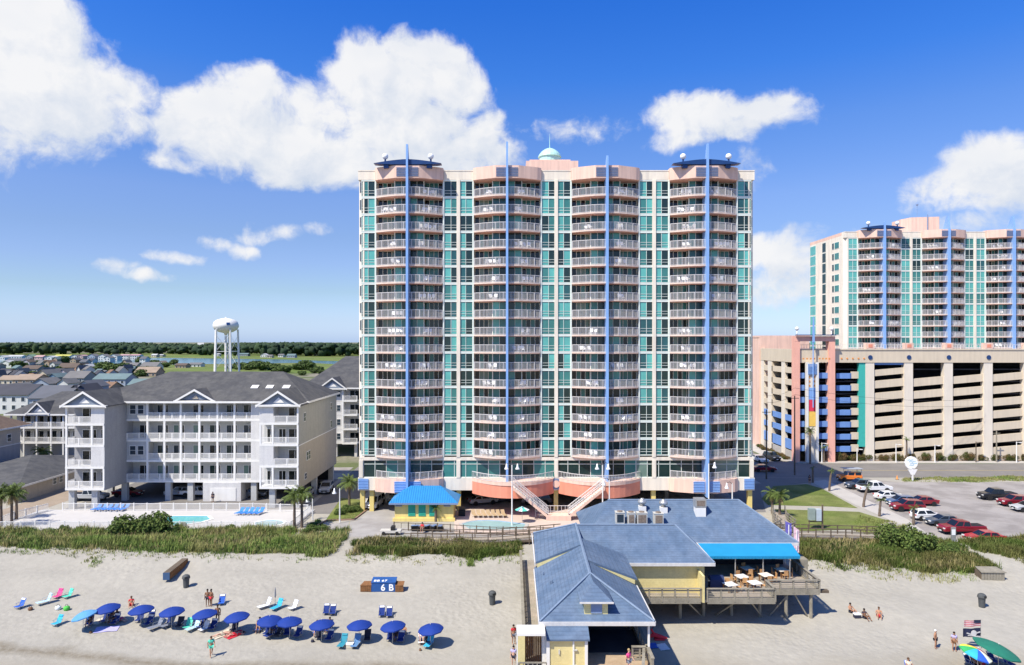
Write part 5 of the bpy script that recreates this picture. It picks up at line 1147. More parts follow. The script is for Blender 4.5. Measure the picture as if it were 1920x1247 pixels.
m = MB(); m.slab([(ex0, ey0, ez), (ex1, ey0, ez), (rb, ym, rz_), (ra, ym, rz_)], .12); m.slab([(ex1, ey0, ez), (ex1, ey1, ez), (rb, ym, rz_)], .12); m.slab([(ex1, ey1, ez), (ex0, ey1, ez), (ra, ym, rz_), (rb, ym, rz_)], .12); m.slab([(ex0, ey1, ez), (ex0, ey0, ez), (ra, ym, rz_)], .12); rf = m.build('roof', 'tile', ph)
m = MB(); nrib = 30
for i in range(nrib + 1):
    x = ex0 + (ex1 - ex0) * i / nrib; t_ = min(1, (x - ex0) / 2.8, (ex1 - x) / 2.8); m.tube((x, ey0, ez + .03), (x, ey0 + (ym - ey0) * t_, ez + (rz_ - ez) * t_ + .03), .045, n=4)
m.build('roof_rib', pm('blue_rib', (.04,.28,.58), .45), rf)
MB().box(ex0, ey0 - .04, ez - .25, ex1, ey0 - .002, ez).build('fascia', 'louver', ph)
# ------------------------------------------------------------ dune grass, bushes, palms
def inpoly(x, y, P):
    c = False; j = len(P) - 1
    for i in range(len(P)):
        if (P[i][1] > y) != (P[j][1] > y) and x < (P[j][0] - P[i][0]) * (y - P[i][1]) / (P[j][1] - P[i][1]) + P[i][0]: c = not c
        j = i
    return c
def grass(name, uv, n, h, seed, mat='blade', per=7):
    P = [tuple(G(u, v)[:2]) for u, v in uv]; r_ = random.Random(seed); V = []; Fc = []
    x0, x1 = min(p[0] for p in P), max(p[0] for p in P); y0, y1 = min(p[1] for p in P), max(p[1] for p in P); k = 0; t = 0
    while k < n and t < n * 20:
        t += 1; x, y = r_.uniform(x0, x1), r_.uniform(y0, y1)
        e = 1.5 * mnoise.noise(Vector((x * .35, y * .35, seed))) + .5 * mnoise.noise(Vector((x * 1.3, y * 1.3, seed)))
        if not inpoly(x + e, y + e, P): continue
        d = mnoise.noise(Vector((x * .16, y * .25, seed + 5)))
        d += .35 * mnoise.noise(Vector((x * .7, y * .7, seed)))
        if d < -.18 and r_.random() < .8: continue
        k += 1; z = gz(x, y) - .03; hh = h * (1 + .8 * d) * r_.uniform(.6, 1.25)
        for q in range(per):
            a = r_.uniform(0, 6.28); l = hh * r_.uniform(.5, 1); bx, by = x + r_.gauss(0, .16), y + r_.gauss(0, .16); w_ = r_.uniform(.018, .042); c, s = math.cos(a), math.sin(a); ln = l * r_.uniform(.15, .6)
            o = len(V); V += [(bx - s * w_, by + c * w_, z), (bx + s * w_, by - c * w_, z), (bx + c * ln * .4 - s * w_ * .8, by + s * ln * .4 + c * w_ * .8, z + l * .62), (bx + c * ln * .4 + s * w_ * .8, by + s * ln * .4 - c * w_ * .8, z + l * .62), (bx + c * ln, by + s * ln, z + l)]
            Fc += [(o, o + 1, o + 3), (o, o + 3, o + 2), (o + 2, o + 3, o + 4)]
    me = np_mesh(name, np.array(V), np.array(Fc), mat); return link(name, me, kind='stuff')
A_ = [(-40,996),(655,994),(658,1003),(640,1018),(612,1046),(560,1038),(420,1036),(250,1034),(120,1030),(-40,1026)]
B_ = [(652,1041),(668,1016),(760,1014),(870,1018),(975,1022),(975,1036),(930,1044),(885,1050),(860,1044),(820,1040),(700,1038)]
C_ = [(1500,1022),(1560,1018),(1640,1016),(1700,1003),(1770,1020),(1830,1042),(1875,1072),(1840,1076),(1790,1072),(1700,1070),(1600,1060),(1500,1046)]
D_ = [(1745,1012),(1800,1016),(1990,1008),(1990,1080),(1900,1052),(1860,1036),(1790,1028)]
grass('dune_grass', A_, 8800, .82, 1); grass('dune_grass', A_, 4200, .5, 2, 'blade2')
for P_, k_, sd_ in (([(-40,1020),(250,1028),(560,1030),(612,1042),(600,1058),(420,1050),(250,1046),(-40,1040)], 420, 31), ([(660,1030),(870,1038),(975,1036),(980,1056),(860,1062),(650,1052)], 260, 32), ([(1500,1040),(1700,1064),(1870,1070),(1880,1094),(1700,1088),(1500,1062)], 300, 33)): grass('dune_grass', P_, k_, .38, sd_, 'blade', 5); grass('dune_grass', B_, 4600, .78, 3); grass('dune_grass', B_, 2200, .45, 4, 'blade2'); grass('dune_grass', C_, 7000, .75, 5); grass('dune_grass', C_, 4000, .5, 6, 'blade2'); grass('dune_grass', D_, 3600, .8, 7)
M['oats'] = pm('dry_sea_oats', (.30,.25,.11), .9, .25, 1); grass('sea_oats', A_, 1500, .95, 21, 'oats', 4); grass('sea_oats', B_, 900, .9, 22, 'oats', 4); grass('sea_oats', C_, 1100, .85, 23, 'oats', 4)
grass('dune_grass', [(160,1052),(180,1040),(200,1042),(190,1060),(168,1066)], 30, .35, 8); grass('dune_grass', [(880,1046),(895,1044),(897,1062),(880,1060)], 70, .45, 9); grass('dune_grass', [(935,1024),(985,1022),(978,1050),(940,1048)], 160, .35, 10)
grass('verge_grass', [(1690,905),(1925,903),(1990,903),(1990,893),(1925,893),(1695,897)], 1500, .35, 11, 'blade'); grass('verge_grass', [(610,978),(662,974),(686,957),(650,948),(625,962)], 900, .25, 12, 'blade', 5)
grass('verge_grass', [(575,1000),(612,980),(600,975),(566,990)], 500, .45, 13, 'blade2'); grass('verge_grass', [(1610,968),(1700,985),(1690,1000),(1640,1005),(1600,995)], 600, .35, 14, 'blade')
BUSH = []
for i in range(3):
    bl = [(rnd.uniform(-.6,.6), rnd.uniform(-.35,.35), rnd.uniform(.25,.55), rnd.uniform(.3,.5), rnd.uniform(.25,.4), rnd.uniform(.28,.42)) for _ in range(9)]; v, f = leaf_cloud(3200, bl, .075, 50 + i, .7); BUSH.append(np_mesh('foliage', v, f, 'leafb'))
bst = MB(); 
for k in range(6): bst.path([(0,0,-.1),(.2*math.cos(k),.2*math.sin(k),.3),(.45*math.cos(k+.3),.35*math.sin(k+.3),.6)],[.03,.02,.008],4)
bstm = bst.mesh('stems', 'bark')
def bush(x, y, sx, sz, lab, i=0, z=None, name='bush', group=None, mat=None):
    r = thing(name, lab, 'bush', (x, y, gz(x, y) if z is None else z), rnd.uniform(-.3,.3), group); r.scale = (sx, sx * .8, sz); f = link('foliage', BUSH[i], r); link('stems', bstm, r)
    if mat: 
        k = ('b', i, mat); 
        if k not in KIDS: KIDS[k] = BUSH[i].copy(); KIDS[k].materials[0] = M[mat]
        f.data = KIDS[k]
    return r
q = G(268, 1006); bush(q.x - 1.6, q.y + .6, 3.3, 3.3, 'large rounded green bush in the dune grass, left half', 0); bush(q.x + 1.5, q.y + .4, 3.2, 3.7, 'large rounded green bush in the dune grass, right half', 1)
q = G(1705, 1036); bush(q.x - 1.2, q.y + 1.2, 3.3, 3.6, 'big spreading bush beside the boardwalk and the red cars, left half', 2); bush(q.x + 1.7, q.y, 3.0, 3.2, 'big spreading bush beside the boardwalk and the red cars, right half', 0); bush(q.x + 4.2, q.y - .8, 2.2, 1.6, 'low bush at the right foot of the big spreading bush', 1)
for (u, v, s, lab) in ((120,996,1.0,'small round shrub at the left of the white pool terrace'),(150,996,.8,'small shrub against the seaward picket fence'),(432,996,1.1,'spiky shrub in front of the white terrace fence'),(340,993,1.2,'shrub just right of the large dune bush'),(590,1000,1.4,'dark shrub at the corner of the driveway'),(612,995,1.0,'low shrub beside the driveway kerb'),(655,962,1.5,'green shrub on the lawn island nearest the tower'),(668,960,1.2,'green shrub beside the yellow corner column'),(640,966,1.2,'shrub in the middle of the lawn island'),(815,972,1.1,'bush in front of the yellow pool house')):
    q = G(u, v); bush(q.x, q.y, s, s, lab, rnd.randrange(3))
for i in range(44):
    x = 64 + i * 1.55; bush(x, 150.0 - (.6 if i % 2 else 0), rnd.uniform(1.3,1.7), rnd.uniform(1.4,2.3), 'hedge bush before the %s garage bay, %s from its left column' % (ORD[int(i / 5.6)], ORD[int(i - 5.6 * int(i / 5.6))]), i % 3, .16, 'hedge_bush', 'hedge bushes along the garage', 'hedge')
for i in range(9): bush(60.9, 151 + i * 2.2, 1.1, .9, '%s hedge bush back from the corner in the side strip of the garage' % ORD[i], i % 3, .13, 'hedge_bush', 'hedge bushes beside the garage', 'hedge')
def palm_meshes(h, seed, rc=1.7, dead=True, lean=0.0, n=30):
    r_ = random.Random(seed); m = MB(); k = 7; m.path([(lean * (i / k) ** 1.5 * h, 0, h * i / k) for i in range(k + 1)], [.20 - .06 * i / k + (.02 if i % 2 else 0) for i in range(k + 1)], 8); trunk = m.mesh('trunk', 'palmbark')
    tx = lean * h; out = {}
    def fronds(n, elo, ehi, L, mat, nm):
        m = MB()
        for j in range(n):
            a = 6.283 * j / n * 1.618 * 2 + r_.uniform(-.2,.2); e = r_.uniform(elo, ehi); l = L * r_.uniform(.8, 1.1); P = []; d = Vector((math.cos(a) * math.cos(e), math.sin(a) * math.cos(e), math.sin(e))); p_ = Vector((tx, 0, h)); st = 5
            for q in range(st + 1): P.append(p_.copy()); p_ += d * l / st; d = (d + Vector((0, 0, -.22))).normalized()
            side = Vector((-math.sin(a), math.cos(a), 0))
            for q in range(1, st + 1):      # leaflets fan from the rib in separate blades
                for s_ in (-1, 1):
                    for w2 in (0, .5):
                        c = P[q - 1].lerp(P[q], w2); wv_ = .62 * (1 - abs(q / st - .55)) * l * .42; tip = c + side * s_ * wv_ + (P[q] - P[q - 1]) * .9 + Vector((0, 0, -.16 * l)); 
                        m.face(c, c + (P[q] - P[q - 1]) * .42, tip)
            for q in range(st): m.face(P[q] - side * .02, P[q] + side * .02, P[q + 1])
        return m.mesh(nm, mat)
    out['fronds'] = fronds(n, -.25, 1.25, rc, 'palm', 'fronds')
    if dead: out['dry'] = fronds(n // 2, -1.2, -.5, rc * .75, 'palmdead', 'dry_fronds')
    return trunk, out
PALM = {}
def palm(u, vb, vt, lab, rc=1.7, dead=True, lean=0.0, z=None, n=30, name='palm_tree'):
    q = G(u, vb) if z is None else G(u, vb, z); h = (vb - vt) * q.y / F; key = (round(h, 1), rc, dead, lean)
    if key not in PALM: PALM[key] = palm_meshes(h, len(PALM) + 3, rc, dead, lean, n)
    t_, o_ = PALM[key]; r = thing(name, lab, 'palm', (q.x, q.y, q.z), 0 if lean else rnd.uniform(0, 6)); link('trunk', t_, r)
    for k_, me in o_.items(): link(me.name.split('.')[0], me, r)
palm(2, 990, 925, 'cabbage palm cut by the left edge of the view', 1.9); palm(22, 990, 926, 'cabbage palm second from the left edge', 2.0); palm(31, 975, 922, 'cabbage palm just behind the other two at the left edge', 1.7)
palm(552, 990, 929, 'left one of the two palms at the right end of the white terrace', 1.75); palm(566, 989, 926, 'right one of the two palms at the right end of the white terrace', 1.75); palm(655, 950, 903, 'palm with many dry fronds between the grey building and the tower', 1.9)
palm(1448, 963, 925, 'left one of the palm pair at the right corner of the tower', 1.5); palm(1462, 970, 929, 'right one of the palm pair at the right corner of the tower', 1.5)
palm(1555, 921, 884, 'small thin palm on the lawn edge nearest the road', .7, False, .1, n=14); palm(1619, 951, 914, 'small thin leaning palm beside the white pickup', .7, False, .2, n=14); palm(1649, 968, 938, 'small thin palm in front of the dark red car', .75, False, .08, n=14); palm(1713, 984, 952, 'small thin palm in front of the white hatchback', .8, False, 0, n=14)
palm(1524, 905, 877, 'tiny palm at the street corner beside the lawn', .6, False, 0, n=12); palm(1700, 868, 824, 'slim palm in front of the garage column behind the round sign', .9, False, 0, n=16); palm(1519, 870, 808, 'tall palm in front of the colour panels of the garage pylon', 1.3, True, 0, n=22); palm(1545, 868, 838, 'short palm under the coral frame of the garage', 1.1, False, 0, n=20)
palm(80, 884, 846, 'palm beside the porch house at left', 2.0, True); palm(817, 978, 952, 'small palm before the yellow pool house', 1.0, False, 0, n=20)
# ------------------------------------------------------------ cars
M.update(tyre=pm('tyre_rubber', (.02,.02,.02), .9), rim=pm('wheel_rim', (.45,.45,.47), .35, metal=.8), carglass=glass('car_glass', (.012,.016,.02), .05), hl=pm('headlamp', (.75,.75,.72), .1), tl=pm('tail_lamp', (.45,.02,.02), .2), trim=pm('black_trim', (.02,.02,.02), .6))
def paint(n, c): 
    m = pm(n, c, .28, .03, 1); m.node_tree.nodes['Principled BSDF'].inputs['Coat Weight'].default_value = .6; return m
CP = dict(white=paint('white_car_paint', (.78,.78,.77)), silver=paint('silver_car_paint', (.42,.43,.44)), black=paint('black_car_paint', (.018,.02,.024)), slate=paint('slate_car_paint', (.06,.08,.11)), maroon=paint('maroon_car_paint', (.22,.012,.022)), red=paint('red_car_paint', (.38,.010,.022)), blue=paint('blue_car_paint', (.05,.10,.22)), orange=paint('orange_car_paint', (.80,.22,.03)), grey=paint('grey_car_paint', (.16,.17,.18)))
CARS = {}
def car_proto(kind):
    """side outlines in (x forward, z); built lengthwise along local x, nose at +x"""
    d = {}
    if kind == 'sedan': L, W, cab, low, roof = 4.75, 1.84, [(-1.75,.93),(-1.15,1.40),(.25,1.44),(1.15,.97)], [(-2.36,.42),(-2.36,.80),(-2.1,.98),(-1.75,1.0),(1.15,.98),(2.05,.82),(2.36,.66),(2.36,.40)], 1.44
    elif kind == 'suv': L, W, cab, low, roof = 4.8, 1.92, [(-2.25,1.02),(-1.95,1.62),(.35,1.72),(1.15,1.10)], [(-2.4,.45),(-2.4,1.0),(-2.2,1.08),(1.15,1.10),(2.15,1.0),(2.4,.80),(2.4,.42)], 1.72
    elif kind == 'pickup': L, W, cab, low, roof = 5.75, 1.98, [(-.75,1.12),(-.6,1.78),(.85,1.84),(1.55,1.16)], [(-2.85,.55),(-2.85,1.14),(1.55,1.16),(2.6,1.08),(2.87,.92),(2.87,.50)], 1.84
    elif kind == 'hatch': L, W, cab, low, roof = 4.2, 1.8, [(-1.98,.98),(-1.6,1.50),(.2,1.54),(1.1,.99)], [(-2.1,.42),(-2.1,.9),(-1.95,1.0),(1.1,.99),(1.85,.85),(2.1,.66),(2.1,.40)], 1.54
    elif kind == 'van': L, W, cab, low, roof = 5.1, 1.98, [(-2.45,1.05),(-2.4,1.80),(.8,1.88),(1.75,1.10)], [(-2.5,.42),(-2.5,1.1),(1.75,1.12),(2.35,.95),(2.55,.72),(2.55,.40)], 1.88
    else: L, W, cab, low, roof = 4.2, 1.85, [(-2.0,1.15),(-2.0,1.78),(.45,1.80),(.7,1.18)], [(-2.1,.55),(-2.1,1.16),(.7,1.18),(2.0,1.10),(2.1,.95),(2.1,.55)], 1.8
    hw = W / 2; m = MB(); n = len(low)          # lower body: lofted across the width, pulled in at the sills and ends
    rows = []
    for yy, sc_, dz in ((-hw, .965, -.0), (-hw * .97, .985, .0), (-hw * .86, 1.0, .035), (hw * .86, 1.0, .035), (hw * .97, .985, 0), (hw, .965, 0)):
        rows.append([(x * sc_, yy * (1 - .05 * (abs(x) > L * .44)), z + (dz if z > .75 else 0) - (.05 if abs(yy) > hw * .98 and z > .75 else 0)) for x, z in low])
    V = [p_ for r in rows for p_ in r]; fs = []
    for i in range(5):
        for j in range(n): fs.append((i * n + j, (i + 1) * n + j, (i + 1) * n + (j + 1) % n, i * n + (j + 1) % n))
    fs += [tuple(range(n)), tuple(range(6 * n - 1, 5 * n - 1, -1))]; m.add(V, fs); d['body'] = m
    m = MB(); b0, r0, r1, f0 = cab; wi, wo_ = hw * .78, hw * .93     # roof and pillars
    def ring(y_, e=0): return [(b0[0] + e, y_(b0[1]), b0[1]), (r0[0] + e, y_(r0[1]), r0[1]), (r1[0] - e, y_(r1[1]), r1[1]), (f0[0] - e, y_(f0[1]), f0[1])]
    yl = lambda z: -(wo_ + (wi - wo_) * (z - b0[1]) / (roof - b0[1])); yr_ = lambda z: -yl(z)
    Lq, Rq = ring(yl), ring(yr_); m.add(Lq + Rq, [(0,1,2,3),(7,6,5,4),(1,5,6,2),(0,4,5,1),(2,6,7,3),(0,3,7,4)]); d['cabin'] = m
    m = MB()                                   # windows a hair proud of the cabin
    def lerp(a, b, t): return tuple(a[i] + (b[i] - a[i]) * t for i in range(3))
    def inset(q, s_, off):
        c = [sum(p_[i] for p_ in q) / 4 for i in range(3)]; return [tuple(c[i] + (p_[i] - c[i]) * s_ + off[i] for i in range(3)) for p_ in q]
    for Q, oy in ((Lq, -.012), (Rq, .012)):
        mid_b, mid_t = lerp(Q[0], Q[3], .5), lerp(Q[1], Q[2], .5)
        for q in ([Q[0], Q[1], mid_t, mid_b], [mid_b, mid_t, Q[2], Q[3]]):
            q = inset(q, .84, (0, oy, 0)); m.face(*(q if oy < 0 else q[::-1]))
    m.face(*inset([Lq[3], Lq[2], Rq[2], Rq[3]], .90, (.015, 0, .015))); m.face(*inset([Rq[0], Rq[1], Lq[1], Lq[0]], .86, (-.015, 0, .012))); d['glass'] = m
    wr = .34 if kind in ('sedan', 'hatch') else .39; xw = L * .305; m = MB()
    m.lathe([(wr * .62, -.11), (wr * .95, -.11), (wr, -.06), (wr, .06), (wr * .95, .11), (wr * .62, .11)], 18, (0,0,0), Matrix.Rotation(R(90), 4, 'X')); d['tyre'] = m
    m = MB(); m.lathe([(.01, -.08), (wr * .3, -.09), (wr * .63, -.075), (wr * .63, .075), (wr * .3, .09), (.01, .08)], 14, (0,0,0), Matrix.Rotation(R(90), 4, 'X')); d['rim'] = m
    m = MB()
    for sx in (-1, 1):
        for sy in (-1, 1): m.lathe([(wr * 1.17, -.02), (wr * 1.17, .02)], 18, (sx * xw, sy * (hw - .012), wr + .02), Matrix.Rotation(R(90), 4, 'X'))
    m.box(-L * .49, -hw * .8, .36, L * .495, hw * .8, .50); d['wheel_arch'] = m
    d['hl'] = MB().cbox(L / 2 - .07, -hw * .72, .74 if kind in ('sedan','hatch') else .88, .16, .40, .15); d['hl2'] = MB().cbox(L / 2 - .07, hw * .72, .74 if kind in ('sedan','hatch') else .88, .16, .40, .15)
    d['tl'] = MB().cbox(-L / 2 + .04, -hw * .78, .86, .12, .28, .20); d['tl2'] = MB().cbox(-L / 2 + .04, hw * .78, .86, .12, .28, .20)
    d['grille'] = MB().cbox(L / 2 - .015, 0, .60, .06, W * .5, .22); d['plate'] = MB().cbox(L / 2 + .02, 0, .45, .03, .42, .13)
    if kind == 'pickup': d['bed'] = MB().box(-2.7, -hw * .82, 1.0, -.85, hw * .82, 1.20)
    mt = dict(body='P', cabin='P', glass='carglass', wheel_arch='trim', hl='hl', hl2='hl', tl='tl', tl2='tl', grille='trim', plate='globe', bed='trim')
    nm = dict(body='body', cabin='cabin', glass='windows', wheel_arch='wheel_arch', hl='headlight', hl2='headlight', tl='taillight', tl2='taillight', grille='grille', plate='number_plate', bed='cargo_bed')
    o = {k: (m_.mesh(nm.get(k, k), CP['white'] if mt.get(k) == 'P' else mt.get(k, 'tyre' if k == 'tyre' else 'rim')), nm.get(k, k)) for k, m_ in d.items()}
    return o, (xw, hw, wr)
def car(kind, color, x, y, rz, lab, z=0.02, cat=None):
    if kind not in CARS: CARS[kind] = car_proto(kind)
    o, (xw, hw, wr) = CARS[kind]; r = thing('parked_' + dict(hatch='hatchback').get(kind, kind), lab, cat or ('pickup truck' if kind == 'pickup' else 'van' if kind == 'van' else 'car'), (x, y, z), rz)
    for k, (me, nm) in o.items():
        if k in ('tyre', 'rim'): continue
        if k in ('body', 'cabin'):
            kk = (kind, k, color)
            if kk not in CARS: CARS[kk] = me.copy(); CARS[kk].materials[0] = CP[color]
            me = CARS[kk]
        link(nm, me, r)
    for sx in (-1, 1):
        for sy in (-1, 1):
            w_ = link('wheel', o['tyre'][0], r, (sx * xw, sy * (hw - .09), wr)); link('rim', o['rim'][0], w_)
    return r
def gcar(kind, color, u, v, rz, lab, **k):
    q = G(u, v, .02); return car(kind, color, q.x, q.y, rz, lab, **k)
PI = math.pi
gcar('pickup', 'white', 1639, 922, 0.05, 'white pickup truck in the left row of the car park'); gcar('suv', 'slate', 1612, 916, PI, 'dark blue car half hidden behind the white pickup'); gcar('sedan', 'white', 1668, 937, .05, 'white car between the white pickup and the maroon one')
gcar('hatch', 'blue', 1688, 947, PI, 'blue hatchback squeezed beside the maroon crossover'); gcar('suv', 'maroon', 1701, 957, PI, 'maroon crossover nose towards the lawn'); gcar('sedan', 'maroon', 1728, 947, PI, 'maroon car showing behind the maroon crossover'); 
gcar('hatch', 'white', 1737, 974, .04, 'white hatchback in the middle of the left row'); gcar('sedan', 'slate', 1768, 984, PI, 'dark blue grey sedan behind the maroon pickup'); gcar('pickup', 'maroon', 1803, 1000, PI, 'maroon pickup truck near the dune bushes'); gcar('sedan', 'red', 1845, 1016, PI, 'bright red sedan, nearest car of the left row')
gcar('pickup', 'black', 1869, 936, PI, 'black pickup truck leading the right row'); gcar('suv', 'maroon', 1903, 948, PI, 'maroon crossover in the right row behind the black pickup'); gcar('sedan', 'silver', 1928, 958, PI, 'silver car cut by the right edge of the view')
jp = gcar('jeep', 'orange', 1592, 902, PI, 'orange open off roader with a grey sunshade over it'); m = MB(); m.slab([(-2.3,-1.2,2.35),(1.2,-1.2,2.35),(1.0,1.2,2.5),(-2.1,1.2,2.5)],.05)
for a, b in ((-1.9,-.8),(.6,-.8),(-1.9,.8),(.6,.8)): m.box(a-.03,b-.03,1.1,a+.03,b+.03,2.4)
m.build('sunshade', pm('grey_canvas', (.35,.38,.42), .8), jp)
gcar('van', 'white', 703, 950, -PI / 2 - .12, 'white van coming out from under the tower beside the yellow pool house'); gcar('suv', 'silver', 741, 938, -PI / 2, 'silver car parked in the shade right behind the white van')
gcar('suv', 'silver', 612, 922, -PI / 2 + .1, 'silver crossover parked beside the grey beach building'); gcar('sedan', 'black', 592, 920, -PI / 2, 'black car in the shade beside the grey beach building')
gcar('sedan', 'silver', 905, 945, .35, 'silver sedan in the shade beneath the tower, left of the stairs'); gcar('suv', 'grey', 1006, 945, PI, 'grey crossover in the shade beneath the left stairs'); gcar('sedan', 'slate', 940, 941, .2, 'dark sedan beneath the coral terrace')
gcar('pickup', 'silver', 168, 938, 0, 'silver pickup truck under the left wing of the grey building'); gcar('sedan', 'maroon', 240, 930, .0, 'dark red car in the shade under the grey building'); gcar('suv', 'silver', 338, 930, PI, 'pale grey crossover between the pillars under the grey building'); gcar('pickup', 'white', 372, 931, 0, 'white pickup truck behind the middle pillars of the grey building'); gcar('sedan', 'grey', 472, 932, .1, 'grey car in the shade right of the white store room')
gcar('sedan', 'silver', 575, 930, -PI / 2, 'silver car in the shade at the right rear of the grey building')
gcar('sedan', 'white', 1424, 866, -PI / 2 + .2, 'white car on the street between the tower and the garage'); gcar('suv', 'black', 1447, 862, -PI / 2 + .15, 'black crossover on the street beside the garage'); gcar('sedan', 'maroon', 1432, 884, 0, 'dark red car in the shadow of the tower on the street')
# ------------------------------------------------------------ lamps, poles, signs
def lamp(u, y, v_top, lab, arms=(1,), z0=.1, gs=1.0):
    x = PX(u, y); h = PZ(v_top, y) - z0; r = thing('street_lamp', lab, 'lamp', (x, y, z0)); m = MB(); m.tube((0,0,0), (0,0,h * .97), .11, .07, 8); m.build('pole', 'white', r)
    for s_ in arms:
        m = MB(); m.path([(0,0,h - .3),(s_*.35,0,h + .05),(s_*.78,0,h - .1)], .04, 5); a = m.build('arm', 'trim', r); m = MB(); m.lathe([(.06,-.1),(.12,-.35),(.14,-.55),(.30,-.82),(.31,-.90),(.05,-.86)], 14, (s_*.78,0,h)); m.build('lamp_shade', 'globe', a, smooth=True)
lamp(960, 97, 868, 'white double bell lamp left of the stairs', (-1, 1)); lamp(1130, 96, 868, 'white double bell lamp right of the stairs', (-1, 1)); lamp(1142.6, 92, 897, 'shorter white bell lamp just right of the double lamp', (-1,)); lamp(1329, 92, 865, 'white bell lamp rising behind the pier roof', (1,)); lamp(1373, 96, 904, 'short white bell lamp near the right end of the tower', (-1,)); lamp(637, 98.5, 914, 'white bell lamp on the lawn island by the driveway', (-1,)); lamp(586, 100, 930, 'small white bell lamp behind the terrace fence', (-1,))
def pole(u, y, vt, lab, mat='woodd', r_=.16, z0=0, arm=None, name='utility_pole', cat='pole'):
    x = PX(u, y); h = PZ(vt, y) - z0; r = thing(name, lab, cat, (x, y, z0)); m = MB(); m.tube((0,0,0), (0,0,h), r_, r_ * .7, 8); m.build('shaft', mat, r)
    m = MB()
    if arm: m.cbox(arm * .6, 0, h - .15, abs(arm), .1, .1); m.cbox(arm * 1.1, 0, h - .2, .6, .25, .14)
    else: m.cbox(0, 0, h - .5, 1.6, .1, .12)
    m.build('crossarm' if not arm else 'lamp_head', mat, r)
pole(1437, 130, 768, 'tall brown utility pole by the street at the corner of the tower'); pole(1490, 134, 742, 'tall brown utility pole in front of the left leg of the coral frame'); pole(1868.5, 147.5, 808, 'grey utility pole right of the garage middle', 'wood'); pole(1830, 147.5, 828, 'brown lamp pole in front of the garage', 'woodd', .13, .13, 1.0, 'street_lamp', 'lamp')
for u, vt, lab in ((1541, 830, 'pale lamp post before the coral frame'), (1607, 841, 'pale lamp post before the teal stripe'), (1680, 832, 'pale lamp post left of the slim palm'), (1753, 834, 'pale lamp post before the second garage bay'), (1906, 828, 'pale lamp post near the right edge of the view')): pole(u, 147.3, vt, lab, 'fence', .12, .13, .8, 'street_lamp', 'lamp')
q = G(1711, 902, 0); r = thing('round_sign', 'round white roadside sign with pale blue lettering on a post', 'sign', (q.x, q.y, 0)); m = MB(); m.box(-.12,-.1,0,.12,.1,2.4); m.prism_y([(-.9,2.2),(.9,2.2),(.35,1.2),(-.35,1.2)],-.08,.08); m.build('post', 'fence', r)
m = MB(); m.lathe([(1.22,0),(1.22,.2)], 12, (-.25,.1,3.45), Matrix.Rotation(R(90),4,'X')); bd = m.build('board', 'globe', r)
wv2 = pm('pale_blue_print', (.25,.50,.62), .6); m = MB()
for i, (x, z, l) in enumerate(((-.9,3.95,.9),(-.6,3.65,1.0),(-.35,3.32,1.0),(-.55,3.0,.7))):
    for j in range(5): m.cbox(x + j * l / 4, -.115, z + .05 * math.sin(j * 2.1), l / 6, .012, .16)
m.build('lettering', wv2, bd)
q = G(1682, 899, 0); r = thing('traffic_cone', 'orange traffic cone at the car park entrance by the round sign', 'cone', (q.x, q.y, 0.01)); m = MB(); m.lathe([(.22,.03),(.05,.75),(.01,.76)],12); m.build('cone', 'orange', r); MB().box(-.27,-.27,0,.27,.27,.04).build('base', 'trim', r)
q = G(1532, 992); r = thing('utility_cabinet', 'grey green electrical cabinets raised on a pole beside the boardwalk', 'cabinet', (q.x, q.y, 0)); MB().box(-1.2,-.3,1.3,-.35,.3,2.9).build('cabinet', pm('green_grey_metal', (.28,.34,.30), .6), r); MB().box(-.2,-.3,1.2,.5,.3,2.8).build('cabinet', pm('pale_grey_metal', (.45,.52,.56), .5), r)
m = MB(); m.tube((.75,0,-.3),(.75,0,3.4),.12,n=8); m.box(-1.25,-.05,1.0,.8,.05,1.15); m.tube((-1.1,0,-.3),(-1.1,0,1.3),.07,n=6); m.build('pole', 'woodd', r)
q = G(1788, 1018); r = thing('notice_sign', 'grey post with a small white notice beside the maroon pickup', 'sign', (q.x, q.y, q.z)); MB().box(-.3,0,0,.3,.08,2.0).build('post', 'metal', r); MB().box(-.22,-.03,1.0,.22,-.005,1.7).build('notice', 'globe', r)

for j, (z0_, lab) in enumerate(((15.9, 'upper dark power line between the two tall utility poles by the tower corner'), (14.6, 'lower dark power line between the two tall utility poles by the tower corner'))):
    a = Vector((PX(1437, 130), 130, z0_)); b_ = Vector((PX(1490, 134), 134, z0_ + 1.2)); c_ = Vector((b_.x + 46, 147.4, z0_ - 2.2)); m = MB()
    m.path([a.lerp(b_, t / 8) - Vector((0, 0, .5 * 4 * t / 8 * (1 - t / 8))) for t in range(9)] + [b_.lerp(c_, t / 12) - Vector((0, 0, 1.1 * 4 * t / 12 * (1 - t / 12))) for t in range(1, 13)], .022, 4); tag(m.build('power_line', 'trim'), lab, 'wire')
